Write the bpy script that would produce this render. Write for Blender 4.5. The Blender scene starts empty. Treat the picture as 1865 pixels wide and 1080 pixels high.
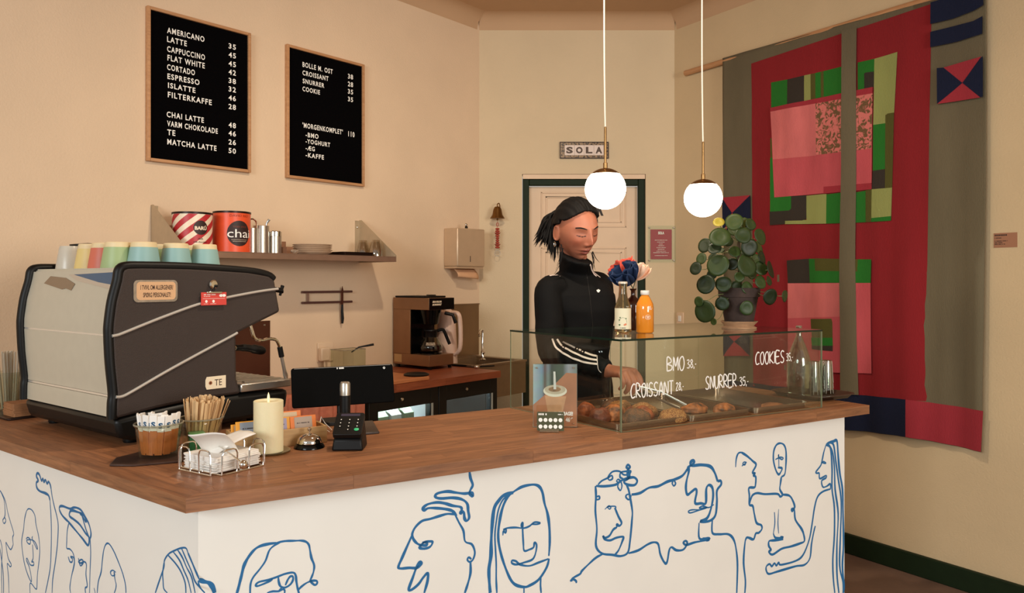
import bpy, bmesh, math, random
from mathutils import Vector, Matrix, noise, Quaternion
from mathutils.bvhtree import BVHTree
random.seed(7)
PI = math.pi
S = bpy.context.scene
COL = S.collection

# ------------------------------------------------------------ camera
F, CX, HY, HC = 1422.0, 932.5, 510.0, 1.37      # focal length in pixels, centre column, horizon row, eye height
cam_d = bpy.data.cameras.new('camera'); cam = bpy.data.objects.new('camera', cam_d); COL.objects.link(cam)
cam_d.sensor_width = 36; cam_d.lens = 36 * F / 1865; cam_d.shift_y = -(540 - HY) / 1865
cam_d.clip_start = 0.02
cam.location = (0, 0, HC); cam.rotation_euler = (PI / 2, 0, 0)
S.camera = cam

# ------------------------------------------------------------ world, lights, exposure
w = bpy.data.worlds.new('world'); S.world = w; w.use_nodes = True
bgn = w.node_tree.nodes['Background']; bgn.inputs[0].default_value = (1.0, 0.93, 0.84, 1); bgn.inputs[1].default_value = 0.29
def area(name, loc, target, sx, sy, power, col):
    d = bpy.data.lights.new(name, 'AREA'); d.shape = 'RECTANGLE'; d.size = sx; d.size_y = sy; d.energy = power; d.color = col
    o = bpy.data.objects.new(name, d); COL.objects.link(o); o.location = loc
    o.rotation_euler = (Vector(target) - Vector(loc)).to_track_quat('-Z', 'Y').to_euler(); return o
area('window_daylight', (-2.6, -2.2, 2.3), (-0.2, 2.6, 0.9), 2.0, 1.1, 76, (0.90, 0.97, 1.0))
area('shop_window_daylight', (3.6, -2.2, 1.9), (0.4, 3.0, 1.1), 1.8, 1.8, 104, (1.0, 0.95, 0.88))
ld = bpy.data.lights.new('ceiling_spot_light', 'SPOT'); ld.energy = 60; ld.color = (1.0, 0.84, 0.64); ld.shadow_soft_size = 0.05
ld.spot_size = math.radians(150); ld.spot_blend = 0.9
lo = bpy.data.objects.new('ceiling_spot_light', ld); COL.objects.link(lo); lo.location = (0.08, 2.25, 2.90)
lo.rotation_euler = (Vector((0.1, 3.6, 0.4)) - Vector((0.08, 2.25, 2.9))).to_track_quat('-Z', 'Y').to_euler()
S.view_settings.view_transform = 'Standard'; S.view_settings.look = 'None'
S.view_settings.gamma = 1.0; S.view_settings.use_curve_mapping = False
S.view_settings.exposure = 0.57

# ------------------------------------------------------------ geometry helpers
def ray(px, py): return Vector(((px - CX) / F, 1.0, (HY - py) / F))
def onz(px, py, z):
    r = ray(px, py); t = (z - HC) / r.z; return Vector((r.x * t, t, z))
def atY(px, py, Y):
    r = ray(px, py); return Vector((r.x * Y, Y, HC + r.z * Y))
class Frame:
    """upright plane: p + u*s + up*z ; normal n towards the room"""
    def __init__(s, p, u, n=None):
        s.p = Vector((p[0], p[1], 0)); s.u = Vector((u[0], u[1], 0)).normalized()
        s.n = Vector((s.u.y, -s.u.x, 0)) if n is None else Vector(n)
    def uv(s, px, py, off=0.0):
        r = ray(px, py); o = Vector((0, 0, HC)); p = s.p + s.n * off
        t = (p - o).dot(s.n) / r.dot(s.n); q = o + r * t
        return (q - s.p).dot(s.u), q.z
    def pt(s, a, z, off=0.0): return Vector((s.p.x, s.p.y, 0)) + s.u * a + s.n * off + Vector((0, 0, z))
    def mat(s, a=0, z=0, off=0):      # local x along u, local y along -n (into the wall), z up
        m = Matrix.Identity(4); y = -s.n
        m.col[0][:3] = s.u; m.col[1][:3] = y; m.col[2][:3] = (0, 0, 1); m.col[3][:3] = s.pt(a, z, off); return m
T = lambda x=0, y=0, z=0: Matrix.Translation((x, y, z))
RX = lambda a: Matrix.Rotation(a, 4, 'X'); RY = lambda a: Matrix.Rotation(a, 4, 'Y'); RZ = lambda a: Matrix.Rotation(a, 4, 'Z')
SC = lambda x, y, z: Matrix.Diagonal((x, y, z, 1))

class MB:
    def __init__(s): s.v = []; s.f = []
    def add(s, vs, fs, m=None):
        n = len(s.v); s.v += [(m @ Vector(v)) if m is not None else Vector(v) for v in vs]
        s.f += [tuple(i + n for i in f) for f in fs]; return s
    def box(s, x0, x1, y0, y1, z0, z1, m=None):
        return s.add([(x, y, z) for z in (z0, z1) for y in (y0, y1) for x in (x0, x1)],
                     [(0, 2, 3, 1), (4, 5, 7, 6), (0, 1, 5, 4), (2, 6, 7, 3), (0, 4, 6, 2), (1, 3, 7, 5)], m)
    def prism(s, poly, z0, z1, m=None):
        n = len(poly)
        return s.add([(x, y, z0) for x, y in poly] + [(x, y, z1) for x, y in poly],
                     [tuple(range(n))[::-1], tuple(range(n, 2 * n))] + [(i, (i + 1) % n, n + (i + 1) % n, n + i) for i in range(n)], m)
    def lathe(s, prof, n=28, m=None, cap=True):
        vs = []; fs = []
        for r, z in prof:
            for k in range(n): a = 2 * PI * k / n; vs.append((r * math.cos(a), r * math.sin(a), z))
        for i in range(len(prof) - 1):
            for k in range(n): fs.append((i * n + k, i * n + (k + 1) % n, (i + 1) * n + (k + 1) % n, (i + 1) * n + k))
        if cap: fs.append(tuple(range(n))[::-1]); fs.append(tuple(range((len(prof) - 1) * n, len(prof) * n)))
        return s.add(vs, fs, m)
    def tube(s, pts, r, n=8, m=None, closed=False, flat=None):
        pts = [Vector(p) for p in pts]; N = len(pts); rs = r if isinstance(r, (list, tuple)) else [r] * N
        vs = []; up = None
        for i, p in enumerate(pts):
            if closed: t = pts[(i + 1) % N] - pts[i - 1]
            else: t = pts[min(i + 1, N - 1)] - pts[max(i - 1, 0)]
            t.normalize()
            if up is None: up = Vector((0, 0, 1)) if abs(t.z) < .9 else Vector((1, 0, 0))
            up = (up - t * up.dot(t)).normalized(); b = t.cross(up)
            for k in range(n):
                a = 2 * PI * k / n; c = math.cos(a); d = math.sin(a) * (flat or 1)
                vs.append(p + (up * c + b * d) * rs[i])
        fs = []
        for i in range(N if closed else N - 1):
            j = (i + 1) % N
            for k in range(n): fs.append((i * n + k, i * n + (k + 1) % n, j * n + (k + 1) % n, j * n + k))
        if not closed: fs.append(tuple(range(n))[::-1]); fs.append(tuple(range((N - 1) * n, N * n)))
        return s.add(vs, fs, m)
    def loft(s, rings, m=None, cap=True):
        n = len(rings[0]); vs = [p for r in rings for p in r]; fs = []
        for i in range(len(rings) - 1):
            for k in range(n): fs.append((i * n + k, i * n + (k + 1) % n, (i + 1) * n + (k + 1) % n, (i + 1) * n + k))
        if cap: fs.append(tuple(range(n))[::-1]); fs.append(tuple(range((len(rings) - 1) * n, len(rings) * n)))
        return s.add(vs, fs, m)
    def grid(s, fn, nu, nv, m=None):
        vs = [fn(i / nu, j / nv) for j in range(nv + 1) for i in range(nu + 1)]
        return s.add(vs, [(j * (nu + 1) + i, j * (nu + 1) + i + 1, (j + 1) * (nu + 1) + i + 1, (j + 1) * (nu + 1) + i) for j in range(nv) for i in range(nu)], m)
    def sphere(s, c, r, m=None, nu=20, nv=12):
        rx, ry, rz = r if isinstance(r, (tuple, list)) else (r, r, r)
        prof = [(max(1e-4, math.sin(PI * j / nv)), -math.cos(PI * j / nv)) for j in range(nv + 1)]
        mm = T(*c) @ SC(rx, ry, rz); return s.lathe(prof, nu, mm if m is None else m @ mm)

def mesh_of(mb, name, inv=None, smooth=35, weld=True):
    me = bpy.data.meshes.new(name)
    vs = [inv @ v for v in mb.v] if inv is not None else mb.v
    me.from_pydata([v[:] for v in vs], [], mb.f)
    bm = bmesh.new(); bm.from_mesh(me)
    if weld: bmesh.ops.remove_doubles(bm, verts=bm.verts, dist=1e-6)
    bmesh.ops.recalc_face_normals(bm, faces=bm.faces)
    for f in bm.faces: f.smooth = bool(smooth)
    bm.to_mesh(me); bm.free()
    if smooth: me.set_sharp_from_angle(angle=math.radians(smooth))
    return me
WM = {}
def tag(o, label=None, cat=None, group=None, kind=None):
    if label: o['label'] = label
    if cat: o['category'] = cat
    if group: o['group'] = group
    if kind: o['kind'] = kind
    return o
def thing(name, label, cat, loc=(0, 0, 0), rz=0, group=None, m=None):
    o = bpy.data.objects.new(name, None); o.empty_display_size = .05; COL.objects.link(o)
    M = m if m is not None else T(*loc) @ RZ(rz)
    o.matrix_world = M; WM[o.name] = M.copy(); return tag(o, label, cat, group)
def part(name, mb, mat, parent, world=False, label=None, smooth=35, bev=0, kind=None, loc=None, weld=True):
    """mesh part; mb in the thing's local frame, or in world coordinates when world=True"""
    PM = WM[parent.name]; inv = PM.inverted() if world else None; L = Matrix.Identity(4)
    if loc is not None:      # loc: a local matrix for the part (mb already in that frame)
        L = loc; inv = None
    me = mesh_of(mb, name, inv, smooth, weld); o = bpy.data.objects.new(name, me); COL.objects.link(o)
    o.parent = parent; o.matrix_local = L; WM[o.name] = PM @ L
    if mat: me.materials.append(mat)
    if label: o['label'] = label
    if kind: o['kind'] = kind
    if bev:
        b = o.modifiers.new('bevel', 'BEVEL'); b.width = bev; b.segments = 2; b.limit_method = 'ANGLE'; b.angle_limit = math.radians(40)
        b.harden_normals = False
    return o
def solo(name, mb, mat, label=None, cat=None, loc=(0, 0, 0), rz=0, group=None, kind=None, world=False, smooth=35, bev=0, m=None, weld=True):
    M = m if m is not None else T(*loc) @ RZ(rz)
    me = mesh_of(mb, name, M.inverted() if world else None, smooth, weld); o = bpy.data.objects.new(name, me); COL.objects.link(o)
    o.matrix_world = M; WM[o.name] = M.copy(); me.materials.append(mat)
    if bev:
        b = o.modifiers.new('bevel', 'BEVEL'); b.width = bev; b.segments = 2; b.limit_method = 'ANGLE'; b.angle_limit = math.radians(40)
    return tag(o, label, cat, group, kind)
def dup(root, M, label=None, group=None):
    r = root.copy(); COL.objects.link(r); r.matrix_world = M; WM[r.name] = M.copy()
    if label: r['label'] = label
    if group: r['group'] = group
    for ch in list(root.children):
        c = ch.copy(); COL.objects.link(c); c.parent = r; WM[c.name] = M @ c.matrix_local
        for g in ch.children:
            d = g.copy(); COL.objects.link(d); d.parent = c
    return r

# ------------------------------------------------------------ materials
def lin(c): return tuple(((x / 255) / 12.92 if x / 255 <= .04045 else ((x / 255 + .055) / 1.055) ** 2.4) for x in c) + (1,)
MT = {}
def mat(name, col, rough=.6, metal=0, noise_amt=0, nscale=8, bump=0, bscale=60, trans=0, ior=1.45, emit=None, estr=0, alpha=1, coat=0, sub=0, stretch=(1, 1, 1), spec=None):
    if name in MT: return MT[name]
    m = bpy.data.materials.new(name); m.use_nodes = True; nt = m.node_tree; b = nt.nodes['Principled BSDF']
    c = lin(col); b.inputs['Base Color'].default_value = c; b.inputs['Roughness'].default_value = rough; b.inputs['Metallic'].default_value = metal
    b.inputs['IOR'].default_value = ior; b.inputs['Transmission Weight'].default_value = trans; b.inputs['Coat Weight'].default_value = coat
    if spec is not None: b.inputs['Specular IOR Level'].default_value = spec
    if sub: b.inputs['Subsurface Weight'].default_value = sub; b.inputs['Subsurface Scale'].default_value = .01; b.inputs['Subsurface Radius'].default_value = (1, .4, .25)
    if emit: b.inputs['Emission Color'].default_value = lin(emit); b.inputs['Emission Strength'].default_value = estr
    if alpha < 1: b.inputs['Alpha'].default_value = alpha
    tc = nt.nodes.new('ShaderNodeTexCoord'); mp = nt.nodes.new('ShaderNodeMapping'); mp.inputs['Scale'].default_value = stretch
    nt.links.new(tc.outputs['Object'], mp.inputs[0])
    if noise_amt:
        n = nt.nodes.new('ShaderNodeTexNoise'); n.inputs['Scale'].default_value = nscale; n.inputs['Detail'].default_value = 5
        nt.links.new(mp.outputs[0], n.inputs['Vector'])
        r = nt.nodes.new('ShaderNodeValToRGB'); r.color_ramp.elements[0].position = .3; r.color_ramp.elements[1].position = .7
        lo_ = tuple(max(0, x * (1 - noise_amt)) for x in c[:3]) + (1,); hi = tuple(min(1, x * (1 + noise_amt)) for x in c[:3]) + (1,)
        r.color_ramp.elements[0].color = lo_; r.color_ramp.elements[1].color = hi
        nt.links.new(n.outputs['Fac'], r.inputs[0]); nt.links.new(r.outputs[0], b.inputs['Base Color'])
    if bump:
        n2 = nt.nodes.new('ShaderNodeTexNoise'); n2.inputs['Scale'].default_value = bscale; n2.inputs['Detail'].default_value = 4
        nt.links.new(mp.outputs[0], n2.inputs['Vector'])
        bp = nt.nodes.new('ShaderNodeBump'); bp.inputs['Strength'].default_value = bump; bp.inputs['Distance'].default_value = .004
        nt.links.new(n2.outputs['Fac'], bp.inputs['Height']); nt.links.new(bp.outputs[0], b.inputs['Normal'])
    MT[name] = m; return m
def wood(name, dark, light, rough=.42, grain=1.0, rnd=.28, stretch=(2.2, 26, 26)):
    if name in MT: return MT[name]
    m = bpy.data.materials.new(name); m.use_nodes = True; nt = m.node_tree; b = nt.nodes['Principled BSDF']; b.inputs['Roughness'].default_value = rough
    L = nt.links; N = nt.nodes.new
    tc = N('ShaderNodeTexCoord'); oi = N('ShaderNodeObjectInfo'); mp = N('ShaderNodeMapping'); mp.inputs['Scale'].default_value = stretch
    ad = N('ShaderNodeVectorMath'); ad.operation = 'ADD'; ml = N('ShaderNodeVectorMath'); ml.operation = 'SCALE'; ml.inputs['Scale'].default_value = 40
    cb = N('ShaderNodeCombineXYZ'); L.new(oi.outputs['Random'], cb.inputs[0]); L.new(oi.outputs['Random'], cb.inputs[1])
    L.new(cb.outputs[0], ml.inputs[0]); L.new(tc.outputs['Object'], mp.inputs[0]); L.new(mp.outputs[0], ad.inputs[0]); L.new(ml.outputs[0], ad.inputs[1])
    n = N('ShaderNodeTexNoise'); n.inputs['Scale'].default_value = 3.0; n.inputs['Detail'].default_value = 8; n.inputs['Roughness'].default_value = .65; n.inputs['Distortion'].default_value = .7
    L.new(ad.outputs[0], n.inputs['Vector'])
    r = N('ShaderNodeValToRGB'); r.color_ramp.elements[0].position = .28; r.color_ramp.elements[1].position = .72
    r.color_ramp.elements[0].color = lin(dark); r.color_ramp.elements[1].color = lin(light); L.new(n.outputs['Fac'], r.inputs[0])
    hs = N('ShaderNodeHueSaturation'); mr = N('ShaderNodeMapRange'); mr.inputs['To Min'].default_value = 1 - rnd; mr.inputs['To Max'].default_value = 1 + rnd
    L.new(oi.outputs['Random'], mr.inputs['Value']); L.new(mr.outputs[0], hs.inputs['Value']); L.new(r.outputs[0], hs.inputs['Color']); L.new(hs.outputs[0], b.inputs['Base Color'])
    bp = N('ShaderNodeBump'); bp.inputs['Strength'].default_value = .12 * grain; bp.inputs['Distance'].default_value = .002
    L.new(n.outputs['Fac'], bp.inputs['Height']); L.new(bp.outputs[0], b.inputs['Normal'])
    MT[name] = m; return m
def glass(name, tint=(250, 253, 250), refl=1.0, rough=0.0, ior=1.5):
    """thin clear sheet glass: mostly lets light straight through, mirrors by Fresnel"""
    if name in MT: return MT[name]
    m = bpy.data.materials.new(name); m.use_nodes = True; nt = m.node_tree; nt.nodes.remove(nt.nodes['Principled BSDF'])
    out = nt.nodes['Material Output']; t = nt.nodes.new('ShaderNodeBsdfTransparent'); t.inputs[0].default_value = lin(tint)
    g = nt.nodes.new('ShaderNodeBsdfGlossy'); g.inputs['Roughness'].default_value = rough; g.inputs[0].default_value = (refl, refl, refl, 1)
    fr = nt.nodes.new('ShaderNodeLayerWeight'); fr.inputs[0].default_value = .5; mx = nt.nodes.new('ShaderNodeMixShader')
    pw = nt.nodes.new('ShaderNodeMath'); pw.operation = 'POWER'; pw.inputs[1].default_value = 5; ma = nt.nodes.new('ShaderNodeMath'); ma.operation = 'MULTIPLY_ADD'; ma.inputs[1].default_value = .95; ma.inputs[2].default_value = ((ior - 1) / (ior + 1)) ** 2
    nt.links.new(fr.outputs['Facing'], pw.inputs[0]); nt.links.new(pw.outputs[0], ma.inputs[0]); nt.links.new(ma.outputs[0], mx.inputs[0]); nt.links.new(t.outputs[0], mx.inputs[1]); nt.links.new(g.outputs[0], mx.inputs[2]); nt.links.new(mx.outputs[0], out.inputs[0])
    MT[name] = m; return m

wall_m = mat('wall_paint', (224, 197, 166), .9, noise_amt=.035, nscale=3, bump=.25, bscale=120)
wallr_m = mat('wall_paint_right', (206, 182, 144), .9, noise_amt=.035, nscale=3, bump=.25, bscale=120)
ceil_m = mat('ceiling_paint', (196, 160, 124), .9, noise_amt=.03, nscale=2)
floor_m = mat('floor_linoleum', (112, 88, 74), .55, noise_amt=.15, nscale=6, bump=.1)
green_m = mat('dark_green_paint', (22, 36, 17), .6, spec=.25, noise_amt=.1, nscale=20)
door_m = mat('door_cream_paint', (222, 192, 160), .5, noise_amt=.03, nscale=10)
black_m = mat('black_plastic', (10, 9, 9), .45, spec=.3)
blackg_m = mat('black_gloss', (7, 7, 7), .15, spec=.35)
steel_m = mat('brushed_steel', (200, 194, 184), .28, .9, noise_amt=.08, nscale=40, stretch=(1, 1, 12))
chrome_m = mat('chrome', (225, 222, 215), .08, 1)
white_m = mat('white_paint', (236, 233, 226), .55, noise_amt=.02, nscale=5)
whitep_m = mat('white_plastic', (235, 230, 222), .4)
blue_m = mat('mural_blue', (30, 104, 158), .6)
clear_m = glass('clear_glass')
edge_m = mat('glass_edge_green', (10, 38, 28), .15)
letter_m = mat('letter_white', (245, 242, 235), .5)
oak_m = wood('oak_frame', (168, 118, 78), (200, 150, 105), rnd=.05)
count_m = wood('oak_butcher_block', (110, 70, 44), (168, 112, 72), rough=.52, rnd=.14)
count2_m = wood('cherry_worktop', (120, 56, 32), (160, 84, 52), rough=.4, rnd=.14)
paper_m = mat('white_paper', (238, 234, 228), .8)
brass_m = mat('brass', (150, 116, 74), .3, 1)
brassd_m = mat('aged_brass', (128, 92, 50), .38, 1)

# ------------------------------------------------------------ text helpers
def text_mb(s, w=None, h=None, depth=.0006, bold=0.0, align='LEFT', shear=0, space=1.0):
    cu = bpy.data.curves.new('t', 'FONT'); cu.body = s; cu.size = 1.0; cu.offset = bold; cu.resolution_u = 3; cu.extrude = 0; cu.shear = shear; cu.space_character = space
    o = bpy.data.objects.new('t', cu); COL.objects.link(o); dg = bpy.context.evaluated_depsgraph_get(); me = bpy.data.meshes.new_from_object(o.evaluated_get(dg))
    vs = [v.co.copy() for v in me.vertices]; fs = [tuple(p.vertices) for p in me.polygons]
    bpy.data.objects.remove(o); bpy.data.curves.remove(cu); bpy.data.meshes.remove(me)
    x0 = min(v.x for v in vs); x1 = max(v.x for v in vs); y0 = min(v.y for v in vs) if not any(c in 'gjpqy,' for c in s) else 0; y1 = max(v.y for v in vs)
    sx = w / (x1 - x0) if w else None; sy = h / (y1 - y0) if h else sx; sx = sx or sy
    ax = {'LEFT': 0, 'CENTER': .5, 'RIGHT': 1}[align]
    mb = MB(); mb.add([((v.x - x0 - ax * (x1 - x0)) * sx, -depth, (v.y - y0) * sy) for v in vs], fs); return mb   # lies in xz plane, facing -y
def text_on(frame, s, px0, py_top, py_bot, px1, parent, m=letter_m, off=.001, name='lettering', bold=.03, label=None, space=1.0):
    u0, z1 = frame.uv(px0, py_top, off); _, z0 = frame.uv(px0, py_bot, off); u1, _ = frame.uv(px1, py_bot, off)
    mb = text_mb(s, u1 - u0, z1 - z0, 0, bold, space=space); M = frame.mat(u0, z0, off)
    mb.v = [M @ v for v in mb.v]; return part(name, mb, m, parent, world=True, smooth=0, label=label)
GL = {'A': [[(0, 0), (.5, 1), (1, 0)], [(.2, .35), (.8, .35)]], 'B': [[(0, 0), (0, 1), (.75, .85), (.75, .62), (0, .52), (.95, .35), (.85, .08), (0, 0)]],
      'M': [[(0, 0), (.08, 1), (.5, .3), (.92, 1), (1, 0)]], 'O': [[(.5, 1), (.1, .8), (0, .4), (.3, 0), (.75, .05), (1, .5), (.8, .92), (.5, 1)]],
      'C': [[(1, .95), (.6, 1), (.15, .75), (0, .35), (.3, 0), (1, .08)]], 'R': [[(0, 0), (0, 1), (.7, .95), (.85, .72), (.6, .52), (.05, .46), (1, 0)]],
      'I': [[(.5, 0), (.5, 1)]], 'S': [[(.95, .9), (.5, 1), (.1, .8), (.35, .52), (.85, .32), (.75, .05), (.3, 0), (0, .1)]], 'N': [[(0, 0), (.05, 1), (.9, .05), (1, 1)]],
      'T': [[(0, 1), (1, 1)], [(.5, 1), (.5, 0)]], 'U': [[(0, 1), (.05, .25), (.35, 0), (.75, .05), (.95, .4), (1, 1)]], 'E': [[(1, 1), (0, 1), (0, 0), (1, 0)], [(0, .52), (.8, .54)]],
      'K': [[(0, 0), (0, 1)], [(.95, 1), (.05, .45), (1, 0)]], '3': [[(0, .92), (.6, 1), (.85, .8), (.35, .55), (.95, .35), (.7, 0), (0, .06)]],
      '8': [[(.5, .55), (.1, .8), (.5, 1), (.85, .8), (.5, .55), (.05, .25), (.5, 0), (.95, .25), (.5, .55)]], '2': [[(.05, .8), (.5, 1), (.85, .75), (.05, 0), (1, .02)]],
      '5': [[(.95, 1), (.2, 1), (.1, .55), (.7, .6), (.95, .3), (.6, 0), (0, .08)]], ',': [[(.5, .12), (.3, -.15)]], '-': [[(.1, .4), (.9, .42)]], ' ': []}
def hand_mb(s, w, h, r, gap=.28, wid=None):
    wid = wid or {'I': .15, ',': .2, '-': .5, ' ': .5}
    tot = sum(wid.get(c, 1) for c in s) + gap * (len(s) - 1); k = w / tot; x = 0; mb = MB()
    for c in s:
        cw = wid.get(c, 1)
        for st in GL[c]: mb.tube([((x + p[0] * cw) * k, 0, p[1] * h) for p in catmull([(p[0], p[1]) for p in st], 4)], r, 6, flat=1)
        x += cw + gap
    mb.v = [Vector((v.x, v.y * .25 - r * .2, v.z)) for v in mb.v]; return mb
def catmull(P, n=6, closed=False):
    P = [Vector(p) for p in P]; N = len(P)
    if N < 3: return P
    out = []
    for i in range(N if closed else N - 1):
        if closed: a, b, c, d = P[(i - 1) % N], P[i], P[(i + 1) % N], P[(i + 2) % N]
        else: a, b, c, d = P[max(i - 1, 0)], P[i], P[i + 1], P[min(i + 2, N - 1)]
        for k in range(n):
            t = k / n; out.append(.5 * ((2 * b) + (c - a) * t + (2 * a - 5 * b + 4 * c - d) * t * t + (3 * b - a - 3 * c + d) * t ** 3))
    if not closed: out.append(P[-1])
    return out

# ------------------------------------------------------------ the room
BY = 4.94                                            # back wall plane
KL = (-.207, BY); KR = (1.028, BY)                   # its two corners
dl = Vector((.638, .770)); dr = Vector((.548, -.8365))
WL = Frame((KL[0] - dl.x * 3.0, KL[1] - dl.y * 3.0), dl)          # left wall, s grows to the corner at s=3
WB = Frame(KL, (1, 0))                                            # back wall
WR = Frame(KR, dr)                                                # right wall, s grows towards the camera
CEIL = 3.04
SL = 3.0
def wallslab(fr, s0, s1, z0, z1, t=.12, mb=None):
    mb = mb or MB(); mb.box(s0, s1, 0, t, z0, z1, fr.mat()); return mb
solo('wall_left', wallslab(WL, -4.2, 3.09, 0, CEIL), wall_m, kind='structure', smooth=0, world=True)
mb = MB(); d0, dz = WB.uv(951, 317); d1, _ = WB.uv(1176, 317)
wallslab(WB, 0, d0, 0, CEIL, mb=mb); wallslab(WB, d1, KR[0] - KL[0], 0, CEIL, mb=mb); wallslab(WB, d0, d1, dz, CEIL, mb=mb)
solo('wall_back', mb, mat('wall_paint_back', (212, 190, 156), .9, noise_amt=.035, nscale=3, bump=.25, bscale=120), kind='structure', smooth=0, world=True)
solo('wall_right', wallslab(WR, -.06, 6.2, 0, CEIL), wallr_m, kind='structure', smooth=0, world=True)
mb = MB(); cc = [WL.pt(-4.2, 0), WR.pt(6.2, 0), WR.pt(-.05, 0) + Vector((0, .1, 0)), WL.pt(3.05, 0) + Vector((0, .1, 0))]
mb.prism([(p.x, p.y) for p in cc], -.08, 0); solo('floor', mb, floor_m, kind='structure', smooth=0)
mb = MB(); mb.prism([(p.x, p.y) for p in cc], CEIL, CEIL + .1); solo('ceiling', mb, ceil_m, kind='structure', smooth=0)
# cove between ceiling and walls
def cove(fr, s0, s1, r=.09):
    mb = MB(); pr = [(0, -r)] + [(r - r * math.cos(a), -r + r * math.sin(a)) for a in [PI / 2 * k / 6 for k in range(1, 7)]] + [(0, 0)]
    M = fr.mat(0, CEIL)
    mb.loft([[M @ Vector((s, -x, z)) for x, z in pr] for s in (s0, s1)]); return mb
solo('trim_1', cove(WL, -4.2, 2.98), ceil_m, kind='structure', world=True)
solo('trim_2', cove(WB, 0, KR[0] - KL[0]), ceil_m, kind='structure', world=True)
solo('trim_3', cove(WR, 0.02, 6.2), ceil_m, kind='structure', world=True)
mb = MB(); mb.box(0, 6.2, -.022, 0, 0, .098, WR.mat()); solo('baseboard_right', mb, green_m, kind='structure', world=True, bev=.004)
mb = MB(); mb.box(0, d0, -.018, 0, 0, .098, WB.mat()); mb.box(d1, KR[0] - KL[0], -.018, 0, 0, .098, WB.mat()); solo('baseboard_back', mb, green_m, kind='structure', world=True)
# door
dm = WB.mat(d0, 0, 0); W = d1 - d0; H = dz
door = thing('door_1', None, None, m=dm); door['kind'] = 'structure'
mb = MB(); a = .045
for (x0, x1, z0, z1) in ((0.004, a, 0, H - .03), (W - a, W - .004, 0, H - .03), (a + .0002, W - a - .0002, H - .03 - a * .9, H - .03)):
    mb.box(x0, x1, .012, .05, z0, z1); 
part('door_frame', mb, green_m, door, bev=.004, label='dark green painted frame')
mb = MB(); mb.box(0.004, W - .004, .002, .055, H - .03, H - .002); part('head_jamb', mb, door_m, door)
mb = MB(); X0, X1 = a, W - a; mb.box(X0, X1, .055, .085, 0.005, H - .03 - a)
part('door_leaf', mb, door_m, door)
ux = lambda px: WB.uv(px, 500)[0] - d0
zz = lambda py: WB.uv(1000, py)[1]
for (x0, x1, z0, z1) in ((ux(986), ux(1143), zz(413), zz(348)), (ux(986), ux(1143), zz(730), zz(450)), (ux(986), ux(1143), .18, .55)):
    mb = MB(); t = .018; dd = .012
    for q in range(2):
        e = q * .03
        for (p0, p1, r0, r1) in ((x0 + e, x1 - e, z0 + e, z0 + e + t * .5), (x0 + e, x1 - e, z1 - e - t * .5, z1 - e), (x0 + e, x0 + e + t * .5, z0 + e, z1 - e), (x1 - e - t * .5, x1 - e, z0 + e, z1 - e)):
            mb.box(p0, p1, .055 - dd * .5, .057, r0, r1)
    part('door_panel_moulding', mb, door_m, door, bev=.002)
lt = text_mb('KONTOR', .262, .083, 0, .06); M = T(ux(1101) - .262, .053, zz(392)); lt.v = [M @ v for v in lt.v]
part('lettering', lt, mat('dark_brown_letters', (45, 36, 30), .6), door, smooth=0)
# ------------------------------------------------------------ counter
CT = .92; TH = .031
u = Vector((.8525, .5227)); v = Vector((-.5227, .8525)); a_ = Vector((-.7915, .6112)); b_ = Vector((.6112, .7915))
C0 = Vector((-.672, 1.608)); LEN = 2.297; DW = .63; AW = .74; AL = 1.72
def clip(poly, p, n):
    out = []
    for i in range(len(poly)):
        A, B = poly[i], poly[(i + 1) % len(poly)]; da = (A - p).dot(n); db = (B - p).dot(n)
        if da >= 0: out.append(A)
        if da * db < 0: out.append(A + (B - A) * (da / (da - db)))
    return out
# inner corner: offset DW along v and AW along b
det = v.x * b_.y - v.y * b_.x
cI = C0 + Vector(((DW * b_.y - AW * v.y) / det, (v.x * AW - b_.x * DW) / det))
mi = (cI - C0).normalized(); nm = Vector((mi.y, -mi.x))          # points to the long side
top = thing('countertop', 'long L-shaped oiled oak butcher-block top of the service counter', 'countertop', (C0.x, C0.y, CT - TH), math.atan2(u.y, u.x))
def staves(d, e, length, width, nsgn, seed, mat_):
    rnd = random.Random(seed); rows = round(width / .0455); rw = width / rows; g = .00025
    for j in range(rows):
        x = -.9 - rnd.random() * .4
        while x < length:
            l = rnd.uniform(.28, .62); x1 = min(x + l, length)
            if length - x1 < .1: x1 = length
            poly = [C0 + d * X + e * Y for X, Y in ((x + g, j * rw + g), (x1 - g, j * rw + g), (x1 - g, (j + 1) * rw - g), (x + g, (j + 1) * rw - g))]
            poly = clip(poly, C0, nm * nsgn)
            x = x1
            if len(poly) < 3: continue
            ar = abs(sum(poly[i].x * poly[(i + 1) % len(poly)].y - poly[i].y * poly[(i + 1) % len(poly)].x for i in range(len(poly)))) / 2
            if ar < 2e-4: continue
            c = sum(poly, Vector((0, 0))) / len(poly); M = Matrix.Identity(4); M.col[0][:3] = (d.x, d.y, 0); M.col[1][:3] = (-d.y, d.x, 0); M.col[3][:3] = (c.x, c.y, CT - TH)
            Mi = M.inverted(); mb = MB(); mb.prism([(Mi @ Vector((p.x, p.y, 0)))[:2] for p in poly], 0, TH)
            part('stave', mb, mat_, top, loc=WM[top.name].inverted() @ M, smooth=0)
staves(u, v, LEN, DW, 1, 3, count_m)
staves(a_, b_, AL, AW, -1, 5, count_m)

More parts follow.
